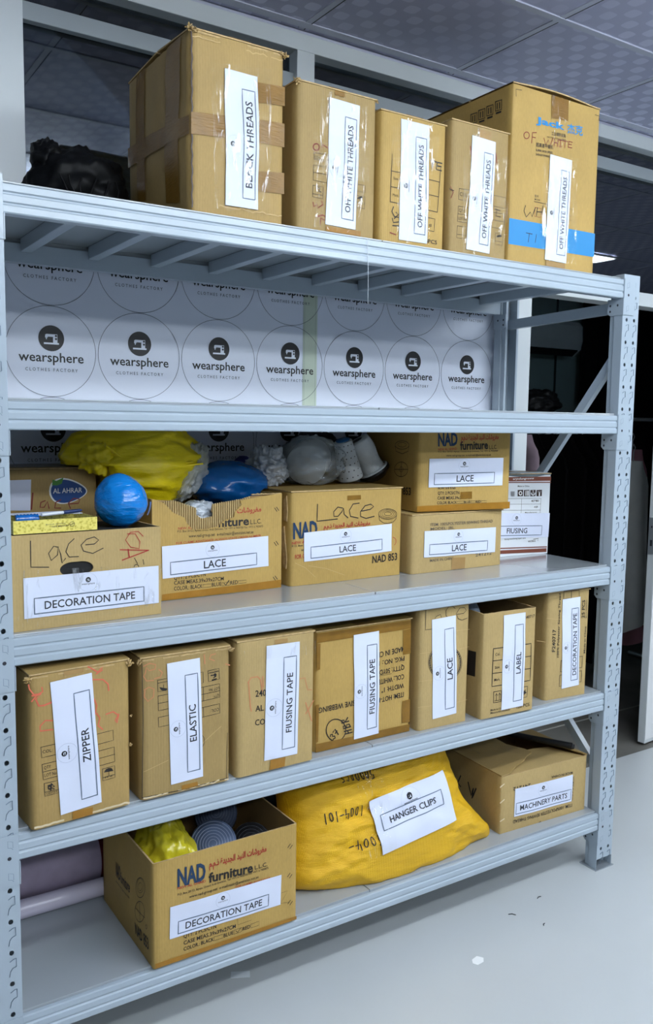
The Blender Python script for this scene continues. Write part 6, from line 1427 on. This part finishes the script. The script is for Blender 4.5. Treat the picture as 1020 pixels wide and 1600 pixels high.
t = thing('dotted_cone', 'white cone with black dots between the bagged roll and the white cord spool', 'yarn cone', (1.168, .40, zb))
ax = Vector((-.32, -.10, .94)).normalized(); org = Vector((.006, 0, .016)); a_ = ax.orthogonal().normalized(); b_ = ax.cross(a_)
mb = MB(); prof = [(.0001, 0), (.042, 0), (.042, .004), (.030, .128), (.027, .130), (.0001, .130)]; mb.lathe(prof, org, ax, CONEW, 40); mb.build('cone_body', t)
q = MB()
for i in range(6):
    for j in range(14):
        th = 2*math.pi*(j+.5*(i % 2))/14; hh = .014+.021*i; rr = .042-.012*(hh-.004)/.124+.0006
        cdir = a_*math.cos(th)+b_*math.sin(th); tdir = -a_*math.sin(th)+b_*math.cos(th); cp = org+ax*hh+cdir*rr
        q.add([cp+(tdir*math.cos(k*math.pi/4)+ax*math.sin(k*math.pi/4))*.0022 for k in range(8)], [tuple(range(8))], BLACK)
q.build('black_dots', t)
q = MB(); q.lathe([(.0001, .1305), (.022, .1305), (.024, .134), (.0001, .135)], org, ax, mat('blue_cone_tip', lin(40, 110, 170), .5), 24); q.build('blue_tip', t)

t = thing('cord_spool', 'spool of white cord tipped over on the handwritten Lace carton beside the dotted cone', 'spool', (1.255, .40, zb))
ax = Vector((-.50, .10, .80)).normalized(); org = Vector((.012, 0, .040))
q = MB(); q.lathe([(.0001, -.010), (.054, -.010), (.055, -.006), (.055, 0), (.0001, 0)], org, ax, mat('black_spool_plastic', lin(12, 12, 14), .45), 40)
q.lathe([(.0001, -.034), (.03, -.030), (.054, -.010)], org, ax, MATS['black_spool_plastic'], 40); q.build('spool_base', t)
q = MB(); q.lathe([(.045, .0005)]+[(.041+.0018*(i % 2)-.003*math.sin(i*.2), .003+.0034*i) for i in range(34)]+[(.020, .118)], org, ax, mat('white_cord', lin(206, 212, 216), .7, 0, .05, 40, .3, 120), 44); q.build('cord_winding', t)
q = MB(); q.lathe([(.052, .000), (.0525, .004), (.046, .006)], org, ax, CONEW, 40); q.build('flange', t)

t = thing('dark_bag', 'dark bag behind the bagged roll and dotted cone, near the banner', 'bag', (1.12, .535, zb))
mb = MB(); blob(mb, (0, 0, .078), (.12, .038, .088), mat('dark_violet_cloth', lin(24, 24, 36), .6, 0, .1, 10, .4, 20), 27, .18, .2, flat=.0006); mb.build('bag_body', t)

t = thing('white_plastic_wrap', 'crumpled white plastic showing in the rip of the torn LACE carton', 'plastic wrap', (.562, .262, DECKZ[2]+.2))
mb = MB(); blob(mb, (0, 0, .022), (.060, .045, .034), MILK, 71, .2, .25, 3, nu=60, nv=36); mb.build('wrap_body', t)

# things in and on the hand-hole carton
t = thing('black_fabric', 'flat folded black fabric sticking out of the hand hole carton under the gold box', 'fabric', (.19, .17, DECKZ[2]+.0056), 3.2)
mb = MB()
BF = mat('black_fabric_cloth', lin(18, 18, 20), .8, 0, .15, 30)
for i in range(5): mb.box(-.165+.004*i, .15-.006*i, -.128+.003*i, .11, .17+.0075*i, .176+.0075*i, BF)
mb.box(-.16, .15, -.125, .11, 0, .17, BF); mb.build('folded_cloth', t, bevel=.002)
GOLD = bpy.data.materials.new('gold_patterned_card'); GOLD.use_nodes = True
nt = GOLD.node_tree; N = nt.nodes; K = nt.links; b = N['Principled BSDF']; b.inputs['Roughness'].default_value = .4
tc = N.new('ShaderNodeTexCoord'); vo = N.new('ShaderNodeTexVoronoi'); vo.inputs['Scale'].default_value = 160; K.new(tc.outputs['Object'], vo.inputs['Vector'])
cm = N.new('ShaderNodeMix'); cm.data_type = 'RGBA'; cm.inputs[6].default_value = lin(176, 158, 40); cm.inputs[7].default_value = lin(226, 212, 110); K.new(vo.outputs['Distance'], cm.inputs[0])
mr = N.new('ShaderNodeMapRange'); mr.inputs['From Min'].default_value = .1; mr.inputs['From Max'].default_value = .6; K.new(vo.outputs['Distance'], mr.inputs[0]); K.new(mr.outputs[0], cm.inputs[0]); K.new(cm.outputs[2], b.inputs['Base Color'])
t = thing('gold_box', 'shallow gold patterned open box with pens lying on the hand hole carton', 'box', (.012, .028, zc1+.0035), 3.4)
mb = MB(); W, D, H = .193, .15, .03
mb.box(0, W, 0, .0015, 0, H, GOLD); mb.box(0, W, D-.0015, D, 0, H, GOLD); mb.box(0, .0015, .0015, D-.0015, 0, H, GOLD); mb.box(W-.0015, W, .0015, D-.0015, 0, H, GOLD); mb.box(0.0015, W-.0015, .0015, D-.0015, 0, .0015, PAPER)
FP = lambda a, c, k: Vector((a, -k, c))
mb.text('TAPE MEASURE', (.085, .011), (.125, .0125), (.085, .0145), FP, .0005, INK['D'], 2); mb.text('finest quality', (.072, .017), (.118, .0185), (.072, .020), FP, .0005, INK['G'], 0)
mb.ribbon([(.133+.006*math.cos(i*math.pi/8), .0165+.005*math.sin(i*math.pi/8)) for i in range(17)], .001, FP, .0005, INK['K']); mb.ribbon([(.129, .0155), (.137, .0175)], .0014, FP, .0006, INK['K'])
mb.build('tray', t, bevel=.0004)
q = MB(); q.prism([(0, 0), (W-.02, 0), (W-.03, .055), (.02, .05)], lambda a, c, k: Vector((a+.015, D-.003-c*1.7+.0, H+.001+c*.05+k)), .0012, PAPER); q.build('lid_flap', t)
t = thing('blue_tape_roll', 'ribbed blue plastic tube lying at the left of the gold box', 'tube', (.030, .085, zc1+.006), 3)
q = MB(); q.lathe([(.0001, 0), (.012, 0)]+[(.0122 if i % 3 else .0105, .001+.0026*i) for i in range(20)]+[(.0001, .055)], (0, 0, .024), (1, 0, 0), mat('blue_clear_plastic', lin(20, 96, 176), .15, 0, .1, 60, coat=.5), 20); q.build('tube_body', t)
t = thing('blue_pen', 'blue pen lying across the gold box on the hand hole carton', 'pen', (.085, .07, zc1+.0345), 14)
q = MB(); q.tube([(0, 0, .006), (.055, 0, .008)], .0038, mat('white_pen_barrel', lin(220, 224, 230), .3), 10); q.build('barrel', t)
q = MB(); q.tube([(.055, 0, .008), (.098, 0, .010), (.104, 0, .0102)], [.0045, .0042, .002], mat('dark_blue_cap', lin(22, 44, 92), .3), 10); q.build('pen_cap', t)

# content of the LABEL carton
t = thing('plastic_sack', 'pale blue-white plastic bag standing in the carton labelled LABEL', 'bag', (1.515, .20, DECKZ[3]+.006))
mb = MB(); blob(mb, (-.035, 0, .19), (.058, .12, .19), mat('pale_plastic_sack', lin(176, 192, 214), .35, 0, .05, 8, .5, 14), 33, .05, .06, 2, flat=.001, tuck=lambda p: Vector((max(-.088, p.x), p.y, min(p.z, .352)))); mb.build('bag_body', t)

# carton of ribbon rolls on the bottom deck
ze = DECKZ[4]
t = thing('small_yellow_bag', 'yellow plastic bag at the left in the open carton of ribbon rolls', 'bag', (.415, .16, ze+.0055))
mb = MB(); blob(mb, (0, 0, .155), (.080, .13, .148), mat('olive_yellow_plastic', lin(206, 192, 40), .25, 0, .12, 9, .7, 16, spec=.7), 41, .1, .16, 2.4, flat=.001, nu=90, nv=60, tuck=lambda p: Vector((max(-.085, min(.085, p.x)), max(-.150, p.y), p.z))); mb.build('bag_body', t)
GLIT = mat('silver_glitter_edge', lin(130, 134, 142), .3, .4, .5, 400, .8, 300)
def ribbon_roll(label, c, r, wd, ax, col, dark=False):
    t = thing('ribbon_roll', label, 'ribbon roll', c, 0, 'ribbon rolls in the open carton'); ax = Vector(ax).normalized(); a = ax.orthogonal().normalized(); b = ax.cross(a)
    m = mat('ribbon_'+col[0], lin(*col[1]), .65, 0, .1, 30); m2 = mat('ribbon_layer_'+col[0], lin(*col[2]), .65)
    q = MB(); q.lathe([(.0001, 0), (r*.985, 0), (r*.985, wd-.001), (.0001, wd-.001)], (0, 0, 0), ax, m, 48)
    turns = 7 if not dark else 5
    pts = []
    for i in range(turns*36+1):
        rr = r*(.10+.86*i/(turns*36)); th = i*2*math.pi/36; pts.append((rr*math.cos(th), rr*math.sin(th)))
    q.ribbon(pts, r*.018, lambda p, s, k: a*p+b*s+ax*(wd-.001+k), .0006, m2)
    q.build('ribbon_coil', t)
    q = MB()
    for hh in (wd-.002, .004):
        q.grid(lambda u, v: ax*(hh-.003*v*2)+(a*math.cos(u*6.2832)+b*math.sin(u*6.2832))*(r*(1.0+.012*noise.noise(Vector((u*60, v*3, hh*99))))), 72, 2, GLIT, True, cu=True)
    q.build('glitter_edge', t)
    return t
A = (-.36, -.74, .56)
ribbon_roll('slate blue ribbon roll nearest the front rim of the open carton', (.560, .155, ze+.190), .064, .055, A, ('slate_blue', (82, 98, 128), (150, 160, 182)))
ribbon_roll('darker blue ribbon roll behind the slate blue roll in the open carton', (.625, .275, ze+.215), .062, .055, A, ('dark_blue', (56, 66, 88), (96, 106, 128)))
ribbon_roll('black ribbon roll at the right in the open carton', (.667, .135, ze+.165), .055, .055, (-.30, -.62, .72), ('black', (18, 18, 22), (60, 62, 70)), True)
# lilac fabric roll and tube
t = thing('fabric_roll', 'lilac grey fabric roll with dark red band at the back of the bottom shelf', 'fabric roll', (.01, .500, ze))
LIL = mat('lilac_cloth', lin(182, 168, 190), .85, 0, .12, 18, .3, 120, (30, 1, 1))
q = MB()
q.grid(lambda u, v: Vector((.32*v, (.079+.002*noise.noise(Vector((u*9, v*5, 1))))*math.cos(u*6.2832), .0805+(.079+.002*noise.noise(Vector((u*9, v*5, 1))))*math.sin(u*6.2832))), 48, 16, LIL, True, cu=True)
q.lathe([(.0001, 0), (.078, 0)], (0, 0, .0805), (1, 0, 0), LIL, 40); q.build('cloth', t)
q = MB(); q.lathe([(.0805, .318), (.0805, .395), (.0001, .396)], (0, 0, .0808), (1, 0, 0), mat('dark_red_band', lin(104, 18, 30), .5), 48); q.build('red_band', t)
t = thing('white_tube', 'white plastic covered tube in front of the lilac fabric roll', 'tube', (.01, .398, ze))
q = MB(); q.lathe([(.0001, 0), (.0245, 0), (.0255, .002), (.0255, .66), (.0001, .662)], (0, 0, .0262), (1, 0, 0), mat('lilac_white_plastic', lin(216, 210, 228), .25, 0, .02, 6, coat=.3), 32); q.build('tube_body', t)

# yellow woven sack
SACKM = mat('yellow_woven_sack', lin(226, 176, 20), .5, 0, .10, 5, .0)
nt = SACKM.node_tree; N = nt.nodes; K = nt.links; b = N['Principled BSDF']; tc = N.new('ShaderNodeTexCoord')
hs = []
for d_ in ('X', 'Z'):
    wv = N.new('ShaderNodeTexWave'); wv.bands_direction = d_; wv.inputs['Scale'].default_value = 95; wv.inputs['Distortion'].default_value = 1.5; wv.inputs['Detail'].default_value = 1; K.new(tc.outputs['Object'], wv.inputs['Vector']); hs.append(wv.outputs['Fac'])
n = N.new('ShaderNodeTexNoise'); n.inputs['Scale'].default_value = 14; n.inputs['Detail'].default_value = 5; mp = N.new('ShaderNodeMapping'); mp.inputs['Scale'].default_value = (.6, 1, 2.4); mp.inputs['Rotation'].default_value = (0, R(18), 0); K.new(tc.outputs['Object'], mp.inputs[0]); K.new(mp.outputs[0], n.inputs['Vector'])
s1 = N.new('ShaderNodeMath'); s1.operation = 'ADD'; K.new(hs[0], s1.inputs[0]); K.new(hs[1], s1.inputs[1])
s2 = N.new('ShaderNodeMath'); s2.operation = 'MULTIPLY_ADD'; s2.inputs[1].default_value = .05; K.new(s1.outputs[0], s2.inputs[0]); K.new(n.outputs['Fac'], s2.inputs[2])
bp = N.new('ShaderNodeBump'); bp.inputs['Strength'].default_value = .55; bp.inputs['Distance'].default_value = .02; K.new(s2.outputs[0], bp.inputs['Height']); K.new(bp.outputs[0], b.inputs['Normal'])
t = thing('woven_sack', 'bulging yellow woven sack labelled HANGER CLIPS on the bottom shelf', 'sack', (0, 0, 0))
LEAN = R(21)
SX = Vector((math.cos(R(-2)), math.sin(R(-2)), 0)); ST = Vector((0, math.sin(LEAN), math.cos(LEAN))); SN = SX.cross(ST).normalized()
if SN.y > 0: SN = -SN
SO = Vector((0, .150, ze))
OUT = [(.80, .015), (.785, .05), (.792, .11), (.80, .20), (.805, .30), (.83, .37), (.93, .405), (1.08, .418), (1.22, .425), (1.36, .43), (1.43, .41), (1.44, .35), (1.438, .28), (1.45, .21), (1.475, .13), (1.525, .06), (1.555, .02), (1.545, -.012), (1.48, -.015), (1.40, -.035), (1.28, -.055), (1.15, -.060), (1.03, -.055), (.93, -.035), (.86, -.012), (.82, .0)]
def outline(u):
    n_ = len(OUT); f = u*n_; i = int(f) % n_; f -= int(f)
    p = [Vector(OUT[(i+k) % n_]) for k in (-1, 0, 1, 2)]
    return .5*((2*p[1])+(p[2]-p[0])*f+(2*p[0]-5*p[1]+4*p[2]-p[3])*f*f+(3*p[1]-p[0]-3*p[2]+p[3])*f**3)
SC_ = Vector((1.10, .17))
def sack(u, v):
    """v 0..0.5 back, 0.5..1 front"""
    r = 1-abs(2*v-1); r = math.sin(r*math.pi/2) if False else r
    e = outline(u); q = SC_+(e-SC_)*(1-(1-r)**1.0 if False else r)
    th = (.130 if v >= .5 else .11)*max(0, 1-r**3.2)**.55
    th *= 1-.30*smoothstep(1.30, 1.55, q.x)-.18*smoothstep(.25, .42, q.y)
    s = 1 if v >= .5 else -1
    wr = .014*fbm(Vector((q.x*5, q.y*11+q.x*3, 4+s)), 3)+.022*(.35-abs(noise.noise(Vector((q.x*6+q.y*5, q.y*14-q.x*4, 9)))))+.010*(.3-abs(noise.noise(Vector((q.x*15+q.y*9, q.y*30-q.x*8, 3)))))
    P = SO+SX*q.x+ST*q.y+SN*(s*(th+wr*min(1, th*14)))
    if P.z > LEVEL[3]-.036: P.z = LEVEL[3]-.036
    if P.z < ze+.001: P.z = ze+.001+.0004*noise.noise(P*50)
    P.y = max(P.y, .020)
    return P
mb = MB(); mb.grid(sack, 180, 130, SACKM, True, cu=True)
so = mb.build('sack_body', t)
bvh = BVHTree.FromPolygons([Vector(p) for p in mb.v], mb.f)
def SP(a, c, k):
    o_ = SO+SX*a+ST*c+SN*.6
    hit = bvh.ray_cast(o_, -SN)
    p = hit[0] if hit[0] else SO+SX*a+ST*c
    return p+SN*k
def SPS(a, c, k):
    return sum((SP(a+.014*i, c+.014*j, k) for i in (-1, 0, 1) for j in (-1, 0, 1)), Vector())/9
PEN = {'1': [[(.5, 0), (.5, 1)]], '0': [[(.5+.32*math.cos(i*math.pi/8), .42+.42*math.sin(i*math.pi/8)) for i in range(17)]], '4': [[(.2, 1), (.15, .45), (.9, .5)], [(.7, .85), (.66, 0)]],
       '5': [[(.85, 1), (.3, .95), (.25, .6), (.7, .62), (.85, .3), (.6, 0), (.1, .08)]], '-': [[(.1, .45), (.9, .5)]], 'p': [[(.3, .7), (.25, -.4)], [(.28, .55), (.6, .75), (.8, .45), (.55, .2), (.28, .3)]],
       'c': [[(.8, .6), (.45, .7), (.2, .35), (.45, .02), (.8, .1)]], 's': [[(.8, .7), (.3, .62), (.35, .4), (.75, .3), (.6, .0), (.15, .05)]], ' ': []}
def pen(mb, s, x, y, w, h, P, k, m, wd=.003):
    # pen written upside down: starts at the right end (x, y) and runs to the left
    for i, ch in enumerate(s):
        for st in PEN[ch]: mb.ribbon([(x-(i+px*.8)*w, y-py*h) for px, py in st], wd, P, k, m)
q = MB(); blob(q, tuple(SO+SX*1.41+ST*.425-SN*.01), (.042, .035, .030), SACKM, 51, .3, .3, 3, nu=40, nv=26); q.build('tied_neck', t)
for nm, s, x, y, w in (('handwriting', '5000pcs', 1.075, .300, .017), ('handwriting', '1004-101', 1.010, .205, .0165), ('handwriting', '1004-', 1.055, .110, .022)):
    q = MB(); pen(q, s, x, y, w, .028, SP, .0030, INK['K']); q.build(nm, t)
make_label('HANGER CLIPS', 1.19, .150, .300, .160, 7, SPS, t, 3, frame=(.08, .87), fb=(.40, .69), cap=.0185, maxw=.19, base_k=.0085, lx=.475, pk=.0016)
q = MB(); q.grid(lambda u, v: SPS(1.0+.10*u, .05+.25*v, .0125), 12, 22, CLEAR); q.build('clear_tape', t)

# black handle lying on the parts carton
t = thing('rubber_gripped_tool', 'black rubber gripped tool lying on the MACHINERY PARTS carton between its flaps', 'tool', (1.955, .095, ze+.2125), -2.7)
q = MB(); RUB = mat('black_rubber', lin(14, 15, 18), .5); q.tube([(0, 0, .009), (-.03, .05, .010), (-.075, .125, .0115), (-.13, .22, .013)], [.0125, .0115, .0105, .010], RUB, 16); q.build('grip', t)
q = MB(); q.tube([(.0005, -.001, .009), (.004, -.007, .009)], .0085, mat('dark_grey_end', lin(44, 46, 50), .5), 14); q.build('end_cap', t)

# ================================================================== SCRAPS
SCRAP = mat('paper_scrap', lin(246, 248, 248), .6)
t = thing('paper_scrap', 'small white paper scrap on the floor in front of the rack', 'scrap', (1.275, -.164, .0004), 20)
q = MB(); q.prism([(-.020, -.010), (.005, -.017), (.022, -.008), (.017, .012), (-.008, .015), (-.022, .005)], lambda a, c, k: Vector((a, c, .0002+k+.004*abs(a)*abs(c)*60*.02)), .0008, SCRAP); tag(q.build('scrap_sheet', t), '', '') if False else q.build('scrap_sheet', t)
t = thing('tape_scrap', 'piece of pale tape on the floor under the front edge of the bottom shelf', 'scrap', (.643, .150, .0004), -28)
q = MB(); q.prism([(-.028, -.014), (.028, -.014), (.027, .015), (-.027, .014)], lambda a, c, k: Vector((a, c, .0002+k)), .0008, mat('pale_tape_scrap', lin(222, 228, 232), .4)); q.build('tape_piece', t)
FLEX = mat('dark_lint', lin(48, 50, 56), .8)
for i, (x, y, l, a, lb) in enumerate(((1.690, -.019, .020, 10, 'dark thread scrap on the floor nearest the right front post'), (1.537, -.045, .024, -40, 'dark thread scrap on the floor left of the post, closer to the rack'), (1.585, -.139, .014, 30, 'short dark lint scrap on the floor in front of the right half of the rack'), (2.62, -.12, .030, 60, 'dark scrap on the floor to the right of the right front post'))):
    t = thing('thread_scrap', lb, 'scrap', (x, y, .0004), a); q = MB(); q.tube([(-l/2, 0, .0016), (0, l*.18, .0016), (l/2, 0, .0016)], .0013, FLEX, 6); q.build('thread', t)
t = thing('loose_thread', 'thin loose white thread hanging from the top shelf beam', 'thread', (.942, -.0035, LEVEL[0]-.002))
q = MB(); q.tube([(-.004, 0, 0), (-.002, -.001, -.05), (0, -.0005, -.10), (.001, 0, -.17)], .0007, mat('white_thread', lin(210, 216, 222), .7), 6); q.build('strand', t)

# ================================================================== DARK ROOM BEHIND THE DOORWAY
def garment(label, x, y, z0, z1, w, col, cat='garment', tilt=0, seed=0, dep=.06, flare=1.0):
    t = thing('hanging_garment', label, cat, (x, y, z0), tilt, 'garments hanging in the dark room')
    m = mat('cloth_%d_%d_%d' % col, lin(*col), .9, 0, .06, 10, spec=.05)
    def fn(u, v):
        th = u*2*math.pi; ww = w/2*(1+(flare-1)*(1-v)); sh = 1-.55*smoothstep(.86, 1.0, v)
        fold = .014*math.sin(th*5+seed+v*1.5)*(1-v*.7)+.008*noise.noise(Vector((u*8, v*3, seed)))
        return Vector((math.cos(th)*ww*sh+fold*.4, math.sin(th)*dep*(1-.3*v)+fold, (z1-z0)*v+.012*math.sin(th*3+seed)*(1-v)))
    q = MB(); q.grid(fn, 64, 20, m, True, cu=True); q.build('cloth', t)
    q = MB(); q.tube([(0, 0, z1-z0-.01), (0, 0, z1-z0+.05), (.015, 0, z1-z0+.075), (0, 0, z1-z0+.095), (-.015, 0, z1-z0+.08)], .003, STEEL_EDGE, 6); q.build('hanger_hook', t)
    return t
rail = thing('garment_rail', 'steel garment rail in the dark room seen through the doorway', 'garment rail', (0, 0, 0))
q = MB(); q.tube([(2.55, 1.55, 1.64), (4.62, 1.55, 1.64)], .012, STEEL_EDGE, 12); q.build('hanging_bar', rail)
for x in (2.6, 3.34, 4.57):
    q = MB(); q.tube([(x, 1.55, .03), (x, 1.55, 1.72)], .014, STEEL_EDGE, 12); q.tube([(x, 1.55, 1.715), (x, 1.55, 1.74)], .02, STEEL_EDGE, 12); q.build('rail_post', rail)
    q = MB(); q.tube([(x, 1.25, .02), (x, 1.85, .02)], .014, STEEL_EDGE, 10); q.build('foot', rail)
garment('greyish pink garment at the left end of the rail, seen right of the white post', 2.98, 1.40, .75, 1.545, .34, (128, 112, 120), tilt=75, seed=1)
blk = [(3.16, 1.5), (3.27, 1.5), (3.42, 1.5), (3.53, 1.5), (3.64, 1.5)]
lbs = ['black garment hanging first right of the greyish pink garment', 'black garment hanging second right of the greyish pink garment', 'black garment hanging just right of the middle rail post', 'black garment hanging fourth, next to last before the white dress', 'black garment hanging last on the right, behind the white dress']
for i, ((x, y), lb) in enumerate(zip(blk, lbs)): garment(lb, x, 1.55, .22+.03*(i % 3), 1.545, .46, (5+i//2, 5, 6), tilt=90, seed=i+3, dep=.036)
garment('long white dress hanging in the doorway between the rack post and the white door', 3.69, 1.22, .44, 1.40, .27, (222, 224, 222), 'dress', 6, 5, .07, 1.30)
garment('dusty pink dress hanging behind the white dress near the door edge', 3.86, 1.36, .30, 1.46, .30, (176, 126, 138), 'dress', 4, 9, .07, 1.25)
t = thing('black_backpack', 'black bag lying on top of the garment rail right of the white post', 'bag', (3.20, 1.50, 1.655))
mb = MB(); blob(mb, (0, 0, .065), (.13, .10, .075), BLACKBAG, 61, .2, .15, flat=.001); mb.build('bag_body', t)
t = thing('air_conditioner', 'dim white wall air conditioner on the far wall of the dark room', 'air conditioner', (4.62, 3.19, 2.17))
ACM = mat('air_conditioner_plastic', lin(236, 240, 238), .4)
q = MB(); prof = [(0, .04), (-.14, 0), (-.205, .05), (-.222, .12), (-.215, .24), (-.18, .275), (0, .28)]
q.extrude_x([(a, c) for a, c in prof], -.30, .64, ACM); q.build('housing', t, bevel=.01)
q = MB(); q.extrude_x([(-.145, -.002), (-.203, .042), (-.2, .05), (-.14, .008)], -.26, .60, mat('dark_air_slot', lin(36, 40, 42), .6)); q.build('air_outlet', t)
t = thing('dark_curtain', 'black curtain hanging against the far wall behind the doorway', 'curtain', (0, 0, 0))
q = MB(); q.grid(lambda u, v: Vector((5.42+1.9*u, 3.12+.03*math.sin(u*60), .05+2.6*v)), 160, 4, mat('black_curtain_cloth', lin(14, 14, 17), .9)); q.build('cloth', t, solid=.003)
